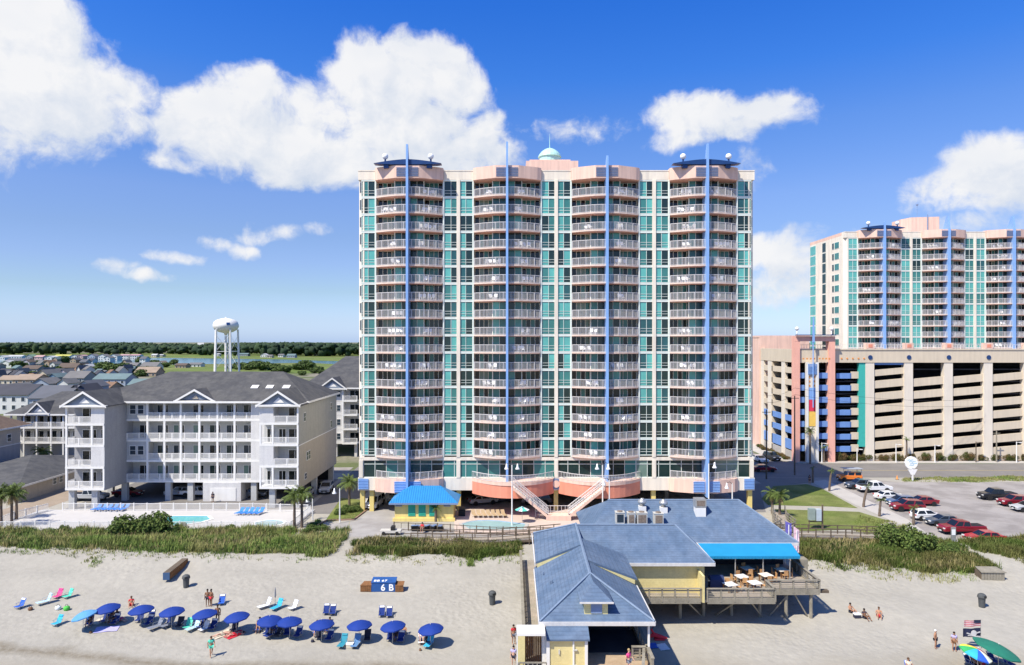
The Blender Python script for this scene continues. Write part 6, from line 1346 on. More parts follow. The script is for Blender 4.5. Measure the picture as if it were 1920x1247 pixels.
# ------------------------------------------------------------ beach furniture
def GU(u, v, h):
    """point h above the sand that shows in pixel u, v"""
    y = 66.0
    for _ in range(25): y = (H - gz((u - 960) / F * y, y) - h) * F / (v - HZ)
    x = (u - 960) / F * y; return x, y, gz(x, y)
UC = dict(navy=pm('navy_canvas', (.007,.036,.235), .75, .08, 1.2), sky=pm('sky_blue_canvas', (.10,.30,.55), .75), green=pm('green_canvas', (.02,.17,.11), .75), grey=pm('grey_umbrella_canvas', (.3,.3,.3), .8))
RB = [pm('canvas_' + n, c, .75) for n, c in (('red', (.75,.03,.10)), ('orange', (.85,.30,.03)), ('yellow', (.85,.72,.08)), ('green', (.05,.40,.12)), ('cyan', (.04,.42,.62)), ('blue', (.03,.12,.60)), ('pale', (.75,.80,.70)), ('pink', (.80,.10,.35)))]
def umbrella(u, v, lab, mats, r_=1.14, h=1.55, tilt=(-.05, .03), group='navy beach umbrellas in a row', closed=False):
    x, y, z = GU(u, v, h + .15); r = thing('beach_umbrella', lab, 'umbrella', (x, y, z), rnd.uniform(0, .5), group)
    T = Matrix.Rotation(tilt[1] + rnd.uniform(-.05,.05), 4, 'X') @ Matrix.Rotation(tilt[0] + rnd.uniform(-.06,.06), 4, 'Y'); hub = Vector((0, 0, h + .38))
    m = MB(); m.tube((0,0,-.2),(0,0,h * .8), .025, n=6); m.tube((0,0,h*.8), tuple(hub + T @ Vector((0,0,.10))), .022, n=6); m.build('pole', 'metal', r)
    if not isinstance(mats, list): mats = [mats]
    m = MB(); n = 8; sub = 4
    for k in range(n):
        m.mat(k % len(mats)); rings = []
        for q in range(5):
            t = q / 4; row = []
            for s_ in range(sub + 1):
                f_ = s_ / sub; a = 2 * math.pi * (k + f_) / n; sag = 1 - .035 * math.sin(f_ * math.pi) * 1.5; rr_ = r_ * t * sag; zz = -.40 * t ** 1.75 + .03 * math.sin(f_ * math.pi) * t * (1 if t < 1 else .4)
                row.append(hub + T @ Vector((rr_ * math.cos(a), rr_ * math.sin(a), zz)))
            rings.append(row)
        for q in range(4):
            for s_ in range(sub): m.face(rings[q][s_], rings[q + 1][s_], rings[q + 1][s_ + 1], rings[q][s_ + 1])
        b = [p_ + T @ Vector((0, 0, -.10)) for p_ in rings[4]]
        for s_ in range(sub): m.face(rings[4][s_], b[s_], b[s_ + 1], rings[4][s_ + 1])
    m.build('canopy', mats, r)
    m = MB()
    for k in range(n): a = 2 * math.pi * k / n; m.tube(tuple(hub + T @ Vector((0,0,-.55))), tuple(hub + T @ Vector((r_ * .6 * math.cos(a), r_ * .6 * math.sin(a), -.20))), .01, n=4)
    m.build('ribs', 'metal', r); m = MB(); m.ball(tuple(hub + T @ Vector((0,0,.12))), .035, 6); m.build('finial', 'globe', r); return r
ordn = ['first','second','third','fourth','fifth','sixth','seventh','eighth','ninth','tenth','eleventh']
for i, (u, v) in enumerate(((201,1138),(264,1140.5),(321.7,1144),(383,1148.5),(443,1154),(506,1161),(543,1162.5),(602.7,1168),(673.5,1169),(736,1171),(807,1176.5))): umbrella(u, v, 'navy blue beach umbrella, %s navy one from the left in the row' % ordn[i], UC['navy'])
umbrella(156, 1151, 'sky blue beach umbrella at the left end of the row', UC['sky'], 1.1, 1.45, group=None, tilt=(-.25,.05)); umbrella(1833, 1222, 'rainbow striped beach umbrella at the lower right', RB, 1.22, 1.6, (.22,.20), None); umbrella(1872, 1214, 'big dark green beach umbrella beside the rainbow one', UC['green'], 1.75, 1.9, (.34,.12), None)
CF = {}
def cloth(c, n):
    if n not in CF: CF[n] = pm('fabric_' + n, c, .8, .06, 3)
    return CF[n]
FC = dict(navy=(.015,.04,.20), blue=(.03,.12,.50), cyan=(.04,.42,.62), mint=(.10,.60,.42), pink=(.75,.08,.25), white=(.75,.76,.78), grey=(.20,.22,.27), teal=(.03,.25,.33), pale=(.45,.62,.75), lavender=(.45,.42,.72), beige=(.62,.55,.42), dark=(.03,.03,.05), green=(.10,.50,.08), red=(.6,.03,.05), brown=(.2,.1,.05), steel=(.12,.25,.45))
def seat(kind, color, u, v, rz, lab, rec=.5):
    q = G(u, v); r = thing('beach_lounger' if kind == 'l' else 'beach_chair', lab, 'lounger' if kind == 'l' else 'chair', (q.x, q.y, q.z), rz); mt = cloth(FC[color], color)
    l = .95 if kind == 'l' else .50; sh = .30 if kind == 'l' else .26; w_ = .29; bl = .72; c, s = math.cos(rec), math.sin(rec)
    m = MB()
    for x in (-w_, w_):
        m.tube((x,-l,sh),(x,.12,sh - .04),.016,n=5); m.tube((x,.10,sh - .05),(x,.10 + bl * s,sh + bl * c),.016,n=5); m.tube((x,-l * .8,sh),(x,-l * .55,0),.016,n=5); m.tube((x,.0,sh),(x,.22,0),.016,n=5); m.tube((x,-.30,sh + .22),(x,.10 + .25 * s,sh + .24),.02,n=5)
        m.tube((x,-l*.35,sh),(x,-l*.3,sh+.22),.014,n=5)
    m.tube((-w_,-l*.55,.01),(w_,-l*.55,.01),.016,n=5); m.tube((-w_,.22,.01),(w_,.22,.01),.016,n=5); m.build('frame', 'metal', r)
    m = MB(); m.slab([(-w_,-l,sh + .02),(w_,-l,sh + .02),(w_,.10,sh - .03),(-w_,.10,sh - .03)], .03); m.build('seat', mt, r)
    m = MB(); m.cbox(0, .10 + bl * s / 2, sh - .03 + bl * c / 2, w_ * 2, .035, bl, 0, 0, -rec); bk = m.build('backrest', mt, r)
    m = MB(); m.cbox(0, .09 + bl * s * .86 - .03, sh + bl * c * .84, w_ * 1.6, .07, .16, 0, 0, -rec); m.build('headrest', 'globe' if color in ('navy', 'blue') else mt, bk)
    return r
seats = [('c','blue',38,1140,-.3,'blue beach chair with a white headrest, leftmost on the sand'),('l','pale',88,1131,-.6,'pale blue lounger left of the pink chair'),('c','pink',109,1121,-.2,'bright pink beach chair behind the umbrella row'),('c','mint',128,1121,-.5,'mint green beach chair beside the pink one'),('c','cyan',108,1172,-.3,'light blue beach chair left of the sky blue umbrella'),
 ('c','navy',262,1165,.1,'navy chair in the shade of the second navy umbrella'),('c','navy',283,1163,.1,'navy chair behind the second navy umbrella'),('l','grey',296,1178,-.6,'grey lounger left of the third navy umbrella'),('l','grey',319,1174,-.5,'grey lounger under the third navy umbrella'),('c','mint',353,1178,-.1,'mint green chair left of the fourth navy umbrella'),('l','pale',366,1180,-.5,'pale blue lounger under the fourth navy umbrella'),('c','white',383,1183,-.5,'white beach chair under the fourth navy umbrella'),
 ('c','blue',416,1133,.2,'blue beach chair beside the two standing bathers'),('l','white',500,1139,-.7,'white lounger left of the closed umbrella'),('l','cyan',522,1141,-.4,'turquoise lounger behind the sixth navy umbrella'),('c','white',550,1143,-.6,'small white chair right of the turquoise lounger'),
 ('c','dark',484,1184,-.2,'dark chair left of the sixth navy umbrella'),('l','navy',512,1192,-.5,'navy lounger in front of the sixth navy umbrella'),('l','dark',530,1188,-.3,'dark lounger in front of the seventh navy umbrella'),
 ('c','navy',612,1151,.1,'left one of the navy chair pair behind the eighth navy umbrella'),('c','navy',624,1152,.1,'right one of the navy chair pair behind the eighth navy umbrella'),('c','navy',617,1184,0,'navy chair under the eighth navy umbrella'),('l','teal',644,1210,-.12,'teal lounger in front of the ninth navy umbrella'),('l','steel',669,1210,-.12,'steel blue lounger in front of the ninth navy umbrella'),
 ('c','navy',716,1155,.1,'left one of the navy chair pair behind the tenth navy umbrella'),('c','navy',730,1156,.1,'right one of the navy chair pair behind the tenth navy umbrella'),('c','white',790,1206,.1,'white beach chair under the rightmost navy umbrella'),('l','cyan',806,1210,-.25,'light blue lounger under the rightmost navy umbrella'),
 ('c','navy',1818,1246,.4,'navy chair under the rainbow umbrella'),('c','navy',1862,1243,.2,'navy chair under the green umbrella'),('c','navy',1890,1247,.2,'navy chair at the right of the green umbrella')]
for a in seats: seat(*a)
for i, (u, v) in enumerate(((203,1138),(266,1140),(324,1144),(386,1148),(446,1154),(509,1161),(546,1162),(605,1168),(676,1169),(739,1171),(810,1176))):
    for s_ in (-1, 1):
        if (i, s_) in ((1,-1),(4,1),(8,-1),(10,1)): continue
        seat('c', 'navy' if (i + s_) % 3 else 'dark', u + s_ * 10 + 3, v + 29 + (3 if s_ > 0 else 0), rnd.uniform(-.35,.1), 'chair in the shade, %s side of the %s navy umbrella' % ('left' if s_ < 0 else 'right', ORD[i]))
def towel(u, v, w_, l, rz, color, lab):
    q = G(u, v); r = np_towel = MB(); n = 6
    for i in range(n):
        for j in range(n):
            P = []
            for a, b in ((i,j),(i+1,j),(i+1,j+1),(i,j+1)):
                lx, ly = (a / n - .5) * w_, (b / n - .5) * l; X = q.x + lx * math.cos(rz) - ly * math.sin(rz); Y = q.y + lx * math.sin(rz) + ly * math.cos(rz); P.append((X, Y, gz(X, Y) + .05 + .012 * math.sin(a * 2.3 + b * 1.9)))
            r.face(*P)
    tag(r.build('beach_towel', cloth(FC[color], color)), lab, 'towel')
towel(200,1180,2.0,1.1,.25,'lavender','lavender beach blanket spread in front of the first navy umbrella'); towel(186,1166,.8,1.4,0,'beige','beige towel under the sky blue umbrella'); towel(417,1190,.9,1.8,-.6,'beige','sandy coloured towel under the sunbather at the fifth navy umbrella'); towel(440,1191,.9,1.8,-.6,'red','red towel beside the sandy one at the fifth navy umbrella')
def bag(u, v, s_, color, lab, name='beach_bag', cat='bag'):
    q = G(u, v); r = thing(name, lab, cat, (q.x, q.y, q.z)); m = MB(); m.lathe([(s_*.8,0),(s_,s_*.4),(s_*.95,s_*1.0),(s_*.7,s_*1.25)], 10); m.build('body', cloth(FC[color], color), r, smooth=True)
    m = MB(); m.path([(-s_*.6,0,s_*1.1),(-s_*.3,0,s_*1.9),(s_*.3,0,s_*1.9),(s_*.6,0,s_*1.1)], .02, 5); m.build('handle', 'trim', r)
bag(109,1143,.28,'white','white beach bag beside the green one'); bag(125,1144,.30,'green','bright green beach bag'); bag(57,1144,.22,'brown','brown bag near the leftmost blue chair'); bag(586,1204,.16,'dark','small dark bag lying in front of the eighth navy umbrella'); bag(170,1187,.14,'brown','tiny brown bag in front of the sky blue umbrella'); bag(788,1220,.12,'brown','tiny brown bag in front of the rightmost umbrella')
def box_cooler(u, v, c, lab, z=None):
    q = G(u, v); r = thing('cooler', lab, 'cooler', (q.x, q.y, q.z)); MB().box(-.3,-.2,0,.3,.2,.32).build('body', cloth(FC[c], c), r); MB().box(-.32,-.22,.32,.32,.22,.40).build('lid', 'globe', r)
box_cooler(656,1214,'beige','cream cooler between the teal and steel blue loungers'); box_cooler(1838,1247,'red','red cooler under the rainbow umbrella'); box_cooler(1832,1241,'pale','pale blue cooler beside the red one'); box_cooler(1607,1158,'dark','small dark cooler between the seated bathers at right')
# closed umbrella, bins, boxes
q = G(516,1131); r = thing('closed_umbrella', 'closed grey umbrella standing by the turquoise lounger', 'umbrella', (q.x,q.y,q.z)); m = MB(); m.tube((0,0,-.2),(0,0,1.6),.025,n=6); m.build('pole','metal',r); m = MB(); m.lathe([(.03,.55),(.11,.8),(.08,1.3),(.03,1.62)],10); m.build('canopy',UC['grey'],r)
def bin_(u, v, lab):
    q = G(u, v); r = thing('litter_bin', lab, 'bin', (q.x,q.y,q.z), rnd.uniform(0,1), 'litter bins on the beach'); gm_ = KIDS.setdefault('bin', pm('dark_grey_plastic', (.075,.08,.08), .6, .15, 3)); m = MB(); m.lathe([(.28,0),(.33,.95)],16); m.build('body', gm_, r); m = MB(); m.lathe([(.40,.95),(.42,1.05),(.36,1.25),(.2,1.36),(.02,1.38)],16); l = m.build('lid', gm_, r); MB().cbox(0,-.37,1.13,.3,.1,.14).build('opening','trim',l)
bin_(349,1101,'grey litter bin below the long wooden box'); bin_(923,1133,'grey litter bin left of the pier building'); bin_(1841,1138,'grey litter bin at the right of the beach')
q = G(330,1073); r = thing('surf_board_box', 'long brown wooden box with a blue end lying askew on the dune foot', 'box', (q.x,q.y,q.z), 1.64)
r.name = 'long_wooden_box'; m = MB(); m.box(-2.5,-.32,.02,2.5,.32,.75); m.build('body','trim',r)
for j in range(4): MB().box(-2.45,-.37,.06 + j*.18,2.45,-.325,.21 + j*.18).build('plank','brownw',r)
MB().box(-2.56,-.36,.0,-2.505,.36,.80).build('end_panel',cloth((.05,.10,.20),'slateblue'),r); MB().box(-2.5,-.34,.755,2.5,.34,.80).build('lid','woodd',r)
# the blue beach-service box with its number
q = G(719,1109); r = thing('equipment_box', 'blue beach equipment box marked 6 B with brown board wings', 'box', (q.x,q.y,q.z)); bb = pm('box_blue_paint', (.02,.085,.27), .6, .12, 2); wx = 1.27
MB().box(-wx,-.1,0,wx,.95,.98).build('body', bb, r); m = MB(); m.slab([(-wx-.04,-.14,1.0),(wx+.04,-.14,1.0),(wx+.04,1.0,1.22),(-wx-.04,1.0,1.22)],.05); m.build('lid', bb, r)
for s_, (a, b) in ((-1,(-2.45,-wx-.01)),(1,(wx+.01,2.15))):
    for j in range(6):
        x0 = a + (b - a) * j / 6; MB().box(x0,-.12,.02,x0 + (b-a)/6 - .02,.02 if s_ < 0 else .0,.72).build('plank','brownw',r)
    m = MB(); m.slab([(a,-.15,.70),(b,-.15,.70),(b,.75,.86),(a + (.25 if s_ < 0 else 0),.75,.86)],.05); m.build('wing_top','brownw',r)
def text(body, size, loc, rot, parent, mat, sx=1.0, bold=.02):
    cu = bpy.data.curves.new('lettering', 'FONT'); cu.body = body; cu.size = size; cu.extrude = .006; cu.offset = bold; cu.align_x = 'CENTER'; cu.space_character = 1.1; o = bpy.data.objects.new('lettering', cu); COL.objects.link(o)
    dg = bpy.context.evaluated_depsgraph_get(); me = bpy.data.meshes.new_from_object(o.evaluated_get(dg)); bpy.data.objects.remove(o); me.name = 'lettering'; me.materials.clear(); me.materials.append(M[mat]); p_ = link('lettering', me, parent, loc); p_.rotation_euler = rot; p_.scale = (sx, 1, 1); return p_
text('6 B', .95, (.42,-.118,.14), (R(90),0,0), r, 'globe', 1.0, .025); text('BB 67', .50, (-.35,.02,1.055), (R(11),0,0), r, 'globe', 1.1, .01)
q = G(1861,1087); r = thing('wooden_crate', 'weathered grey wooden hutch half sunk in sand below the dune path', 'box', (q.x,q.y,q.z-.1), -.05); MB().box(-1.2,-.1,0,1.2,1.2,.9).build('body','woodd',r)
for j in range(8): MB().box(-1.25 + j*.31,-.16,.02,-1.25 + j*.31 + .28,-.11,.92).build('plank','wood',r)
m = MB(); m.slab([(-1.35,-.25,1.0),(1.35,-.25,1.0),(1.2,1.3,1.15),(-1.1,1.3,1.15)],.08); m.build('lid','wood',r)
# two flags on one pole
q = G(1839,1216); r = thing('flagpole', 'thin pole flying a striped flag above a navy flag', 'flag', (q.x,q.y,q.z)); m = MB(); m.tube((0,0,-.2),(0,0,2.6),.022,n=6); m.build('pole','metal',r)
def flagm(z0, z1, cols, w_, name, emb=None):
    n = len(cols); m = MB(); k = 8
    for j in range(n):
        m.mat(j)
        for i in range(k):
            f_ = lambda a, b: (-(a / k) * w_, .10 * math.sin(a * 1.1) * (a / k), z0 + (z1 - z0) * b / n - .10 * (a / k)); m.face(f_(i, j), f_(i + 1, j), f_(i + 1, j + 1), f_(i, j + 1))
    return m.build(name, cols, r)
rd, wh, nv = cloth((.50,.10,.12),'flagred'), cloth((.62,.50,.50),'flagwhite'), cloth((.02,.025,.06),'flagnavy')
f1 = flagm(2.02, 2.55, [rd,wh,rd,wh,rd,wh,rd], 1.45, 'striped_flag'); MB().box(-.62,-.03,2.28,-.02,-.018,2.55).build('canton', nv, f1)
f2 = flagm(1.1, 1.85, [nv], 1.55, 'navy_flag'); m = MB(); m.lathe([(.26,0),(.26,.02),(.18,.021)], 14, (-.7,-.12,1.42), Matrix.Rotation(R(90),4,'X')); m.cbox(-1.1,-.14,1.36,.5,.02,.10,0,.3); m.cbox(-.35,-.10,1.45,.5,.02,.10,0,-.3); m.cbox(-.7,-.15,1.18,1.1,.02,.07,0,.08); m.build('emblem','siding',f2)
# pool furniture
def pool_lounger(x, y, z, rz, mt, lab, grp):
    key = 'pl' + mt
    if key not in KIDS:
        m = MB(); 
        for a in (-.30,.26): m.box(a,-1.0,.28,a+.04,.3,.33); m.box(a,-.9,0,a+.04,-.85,.28); m.box(a,.15,0,a+.04,.2,.28)
        fr_ = m.mesh('frame','fence'); m = MB(); m.box(-.29,-1.0,.33,.29,.3,.38); se = m.mesh('seat', M[mt]); m = MB(); m.cbox(0,.52,.60,.58,.05,.72,0,0,-.75); KIDS[key] = (fr_, se, m.mesh('backrest', M[mt]))
    r = thing('pool_lounger', lab, 'lounger', (x, y, z), rz, grp)
    for me, n_ in zip(KIDS[key], ('frame','seat','backrest')): link(n_, me, r)
M['plblue'] = pm('bright_blue_sling', (.04,.22,.75), .7); M['pltan'] = pm('tan_sling', (.45,.33,.19), .7)
for g_, (u0, u1, v) in enumerate(((182,234,957),(450,488,964))):
    for i in range(6 if not g_ else 5):
        q = G(u0 + (u1 - u0) * i / (5 if not g_ else 4), v, .12); pool_lounger(q.x, q.y, .125, -.25, 'plblue', 'bright blue pool lounger, %s from the left in the %s group on the white terrace' % (ordn[i], ('left','right')[g_]), 'blue loungers on the white terrace')
for i in range(7): q = G(889 + i * 9.2, 968.5, .1); pool_lounger(q.x, q.y, .105, .3, 'pltan', 'tan pool lounger, %s from the left behind the curved pool' % ordn[i], 'tan loungers behind the curved pool')
for (u, v, lab) in ((866,967,'stack of dark folded chairs by the left end of the pink terrace'),(1030,968,'low brown planter box on the pink terrace under the stairs'),(1045,968,'second brown planter box on the pink terrace')):
    q = G(u, v, .1); r = thing('planter' if 'planter' in lab else 'chair_stack', lab, 'planter' if 'planter' in lab else 'chairs', (q.x,q.y,.1)); MB().box(-.5,-.35,0,.5,.35,.35 if 'planter' in lab else .8).build('body','brownw' if 'planter' in lab else 'trim',r); m = MB(); m.box(-.55,-.4,.35,.55,.4,.42) if 'planter' in lab else m.box(-.45,.25,.8,.45,.35,1.3); m.build('rim','woodd',r)
x, y, z = PX(979,98.5), 98.5, .1; r = thing('patio_umbrella', 'green and white patio umbrella on the pink terrace', 'umbrella', (x,y,z)); m = MB(); m.tube((0,0,0),(0,0,2.2),.03,n=6); m.build('pole','metal',r); m = MB(); M['ugreen'] = pm('sea_green_canvas',(.10,.55,.42),.8)
for k in range(8): a, b = k*PI/4, (k+1)*PI/4; m.mat(k%2); m.face((0,0,2.35),(1.05*math.cos(a),1.05*math.sin(a),1.85),(1.05*math.cos(b),1.05*math.sin(b),1.85))
m.build('canopy',['ugreen','globe'],r)
for i in range(5): q = G(776 + i*12, 1000, .02); r = thing('folded_chair_pile', 'pile of folded dark beach chairs behind the boardwalk rail, %s from the left' % ordn[i], 'chairs', (q.x,q.y+1.2,.02), .3*i); m = MB(); [m.cbox(0,0,.12+.12*j,1.1,.6,.06,.1*j,.06) for j in range(5)]; m.build('frames','trim',r); MB().cbox(0,0,.78,1.0,.55,.05,.2).build('sling','louver',r)
q = G(733,1002); r = thing('golf_cart', 'white utility cart with a dark seat by the end of the boardwalk', 'cart', (q.x,q.y,q.z+.02)); MB().box(-1.4,-.55,.3,1.4,.55,.62).build('body','metal2',r); MB().cbox(.3,0,.85,.5,1.0,.5).build('seat','trim',r)
for a in (-.9,.9):
    for b in (-.55,.55): m = MB(); m.lathe([(.01,-.06),(.25,-.06),(.25,.06),(.01,.06)],12,(a,b,.25),Matrix.Rotation(R(90),4,'X')); m.build('wheel','tyre',r)
# red float and blue white windbreak right of the pier
q = G(1232,1200); r = thing('inflatable_float', 'bright red inflatable float leaning by the pier railing', 'float', (q.x,q.y,q.z)); m = MB(); m.path([(-.8,0,.2),(-.3,.1,.45),(.3,0,.3),(.9,-.1,.2)],[.10,.22,.2,.08],8); m.path([(-.2,0,.4),(-.5,.1,.9),(-.3,.1,1.2)],[.12,.09,.05],8); m.build('body',cloth(FC['red'],'red'),r,smooth=True); MB().cbox(.2,0,.12,.9,.5,.12).build('base',cloth(FC['red'],'red'),r)
q = G(1243,1214); towel(1243,1214,.9,1.2,.2,'white','white towel on the sand right of the pier'); towel(1222,1212,1.0,1.0,.1,'blue','blue towel on the shaded sand right of the pier')
# ------------------------------------------------------------ people
SK = [pm('skin_%s' % n, c, .6, .05, 3) for n, c in (('light',(.60,.36,.26)),('tan',(.42,.22,.13)),('brown',(.22,.11,.06)))]
HR = [pm('hair_%s' % n, c, .8, .1, 9) for n, c in (('dark',(.02,.013,.01)),('brown',(.10,.05,.025)),('blond',(.40,.28,.13)))]
def skin_mesh(name, V, E, Rr, mat, parent, lvl=1):
    me = bpy.data.meshes.new(name); me.from_pydata([tuple(v) for v in V], E, []); me.materials.append(mat); o = link(name, me, parent)
    s_ = o.modifiers.new('skin', 'SKIN'); s_.use_smooth_shade = True; lay = me.skin_vertices[0] if me.skin_vertices else None
    if lay is None:
        lay = me.attributes.new
    for i, v in enumerate(me.skin_vertices[0].data): v.radius = (Rr[i], Rr[i]); v.use_root = (i == 0)
    sb = o.modifiers.new('smooth', 'SUBSURF'); sb.levels = lvl; sb.render_levels = lvl; return o
POSE = {}
def mk(**k): return k
POSE['stand'] = mk(pel=(0,0,.93), che=(0,.02,1.24), nek=(0,.01,1.46), hd=(0,-.02,1.56), ht=(0,-.02,1.70), hipL=(-.10,0,.88), kneL=(-.11,-.03,.48), ankL=(-.11,.03,.09), toeL=(-.13,-.13,.03), hipR=(.10,0,.88), kneR=(.12,-.05,.48), ankR=(.12,.0,.09), toeR=(.15,-.16,.03), shL=(-.19,.01,1.40), elL=(-.25,.03,1.12), wrL=(-.26,-.06,.88), haL=(-.26,-.09,.79), shR=(.19,.01,1.40), elR=(.26,.03,1.12), wrR=(.25,-.08,.89), haR=(.25,-.11,.80))
POSE['walk'] = dict(POSE['stand'], kneL=(-.11,-.22,.50), ankL=(-.11,-.24,.10), toeL=(-.12,-.40,.06), kneR=(.11,.10,.50), ankR=(.11,.34,.16), toeR=(.12,.24,.03), elL=(-.25,.14,1.14), wrL=(-.25,.10,.90), haL=(-.25,.08,.82), elR=(.25,-.08,1.13), wrR=(.24,-.26,.96), haR=(.24,-.32,.90))
POSE['sit'] = mk(pel=(0,.05,.36), che=(0,.17,.66), nek=(0,.24,.87), hd=(0,.22,.97), ht=(0,.20,1.10), hipL=(-.10,.02,.34), kneL=(-.13,-.42,.46), ankL=(-.13,-.62,.08), toeL=(-.14,-.78,.05), hipR=(.10,.02,.34), kneR=(.13,-.40,.50), ankR=(.14,-.55,.08), toeR=(.15,-.72,.05), shL=(-.19,.22,.81), elL=(-.27,.04,.58), wrL=(-.20,-.20,.50), haL=(-.17,-.28,.50), shR=(.19,.22,.81), elR=(.28,.06,.58), wrR=(.22,-.18,.50), haR=(.19,-.26,.50))
POSE['floor'] = mk(pel=(0,.05,.13), che=(0,.14,.43), nek=(0,.17,.65), hd=(0,.13,.75), ht=(0,.10,.88), hipL=(-.10,.0,.12), kneL=(-.15,-.38,.42), ankL=(-.13,-.60,.08), toeL=(-.14,-.75,.04), hipR=(.10,.0,.12), kneR=(.15,-.40,.40), ankR=(.15,-.64,.08), toeR=(.16,-.79,.04), shL=(-.19,.16,.58), elL=(-.28,-.04,.38), wrL=(-.20,-.27,.38), haL=(-.16,-.34,.38), shR=(.19,.16,.58), elR=(.28,-.04,.38), wrR=(.20,-.27,.38), haR=(.16,-.34,.38))
POSE['lie'] = mk(pel=(0,0,.13), che=(0,.30,.14), nek=(0,.52,.14), hd=(0,.62,.14), ht=(0,.76,.14), hipL=(-.10,-.05,.12), kneL=(-.13,-.46,.14), ankL=(-.13,-.86,.08), toeL=(-.14,-.95,.14), hipR=(.10,-.05,.12), kneR=(.13,-.44,.26), ankR=(.13,-.80,.08), toeR=(.14,-.90,.14), shL=(-.19,.45,.13), elL=(-.33,.22,.08), wrL=(-.36,-.02,.07), haL=(-.36,-.10,.07), shR=(.19,.45,.13), elR=(.34,.60,.08), wrR=(.22,.78,.10), haR=(.14,.80,.10))
POSE['kneel'] = dict(POSE['stand'], pel=(0,0,.62), che=(0,-.14,.90), nek=(0,-.24,1.10), hd=(0,-.30,1.18), ht=(0,-.36,1.30), hipL=(-.10,0,.58), kneL=(-.12,-.30,.36), ankL=(-.12,-.10,.08), toeL=(-.12,-.26,.03), hipR=(.10,0,.58), kneR=(.12,-.16,.12), ankR=(.12,.24,.10), toeR=(.12,.32,.03), shL=(-.19,-.20,1.04), elL=(-.24,-.34,.80), wrL=(-.18,-.50,.62), haL=(-.16,-.56,.56), shR=(.19,-.20,1.04), elR=(.24,-.34,.80), wrR=(.18,-.50,.62), haR=(.16,-.56,.56))
RAD = dict(pel=.15, che=.15, nek=.06, hd=.09, ht=.085, hip=.09, kne=.062, ank=.042, toe=.035, sh=.07, el=.045, wr=.032, ha=.035)
def person(pose, x, y, z, rz, lab, sk=0, hr=0, top=None, bot='navy', s_=1.0, hat=None, dress=False):
    P = {k: Vector(v) for k, v in POSE[pose].items()}; r = thing('person', lab, 'person', (x, y, z), rz); r.scale = (s_,) * 3
    names = ['pel','che','nek','hd','ht','hipL','kneL','ankL','toeL','hipR','kneR','ankR','toeR','shL','elL','wrL','haL','shR','elR','wrR','haR']; V = [P[n] for n in names]; Rr = [RAD[n.rstrip('LR')] for n in names]; ix = {n: i for i, n in enumerate(names)}
    E = [(ix[a], ix[b]) for a, b in (('pel','che'),('che','nek'),('nek','hd'),('hd','ht'),('pel','hipL'),('hipL','kneL'),('kneL','ankL'),('ankL','toeL'),('pel','hipR'),('hipR','kneR'),('kneR','ankR'),('ankR','toeR'),('che','shL'),('shL','elL'),('elL','wrL'),('wrL','haL'),('che','shR'),('shR','elR'),('elR','wrR'),('wrR','haR'))]
    for sd_ in 'LR':                        # four fingers and a thumb
        h_, w_ = P['ha' + sd_], P['wr' + sd_]; d = (h_ - w_).normalized(); sv = d.cross(Vector((0, 0, 1)) if abs(d.z) < .8 else Vector((0, 1, 0))).normalized()
        for j, (o_, l_) in enumerate(((-.028,.07),(-.010,.085),(.010,.08),(.027,.062),(-.045,.04))):
            a = h_ + sv * o_ + d * (.015 if j < 4 else -.02); V += [a, a + d * l_ * .55 + sv * (o_ * .25), a + d * l_ + sv * (o_ * .2) - sv.cross(d) * .012]; n = len(V); Rr += [.010, .009, .008]; E += [(ix['ha' + sd_], n - 3), (n - 3, n - 2), (n - 2, n - 1)]
    b_ = skin_mesh('body', V, E, Rr, SK[sk], r)
    def part(nm, keys, ed, ex, c):
        skin_mesh(nm, [k if isinstance(k, Vector) else P[k] for k in keys], ed, ex, cloth(FC[c], c), r)
    if bot: part('shorts', ['pel', P['hipL'], P['hipL'].lerp(P['kneL'], .5), P['hipR'], P['hipR'].lerp(P['kneR'], .5)], [(0,1),(1,2),(0,3),(3,4)], [.165,.108,.095,.108,.095], bot)
    if top: part('shirt', ['che', P['pel'].lerp(P['che'], .35), P['che'].lerp(P['nek'], .75), P['shL'], P['shL'].lerp(P['elL'], .55), P['shR'], P['shR'].lerp(P['elR'], .55)], [(0,1),(0,2),(0,3),(3,4),(0,5),(5,6)], [.168,.165,.08,.085,.065,.085,.065], top)
    d = (P['ht'] - P['hd']).normalized(); m = MB(); m.ball(tuple((P['hd'] + P['ht']) / 2 + d * .035 + Vector((0, .025, 0))), .105, 10); m.build('hair' if not hat else 'hat', HR[hr] if not hat else cloth(FC[hat], hat), r, smooth=True)
    fw = Vector((0, -1, 0)); c = (P['hd'] + P['ht']) / 2; m = MB(); m.cbox(c.x, c.y - .10, c.z - .005, .022, .03, .035); m.build('nose', SK[sk], r); m = MB(); [m.cbox(c.x + q_, c.y - .088, c.z + .02, .018, .014, .012) for q_ in (-.032, .032)]; m.cbox(c.x, c.y - .088, c.z - .045, .04, .014, .009); m.build('face_features', HR[0], r); return r
def gp(pose, u, v, rz, lab, **k):
    q = G(u, v)
    if pose == 'sit': c_ = seat('c', rnd.choice(['navy', 'blue', 'dark']), u, v, rz, 'low beach chair holding the ' + ' '.join(lab.split()[:11]), .42); c_.location = (q.x, q.y, q.z + .0)
    return person(pose, q.x, q.y, q.z + .02, rz, lab, **k)
gp('walk', 396, 1231, .6, 'bather in mint swimwear with long hair walking in front of the umbrellas', sk=1, hr=1, top='mint', bot='mint'); gp('stand', 389, 1137, .2, 'tanned bather standing behind the fourth navy umbrella, left one of two', sk=2, hr=0, top=None, bot='dark'); gp('stand', 396, 1137, -.5, 'tanned bather standing behind the fourth navy umbrella, right one of two', sk=2, hr=0, bot='red')
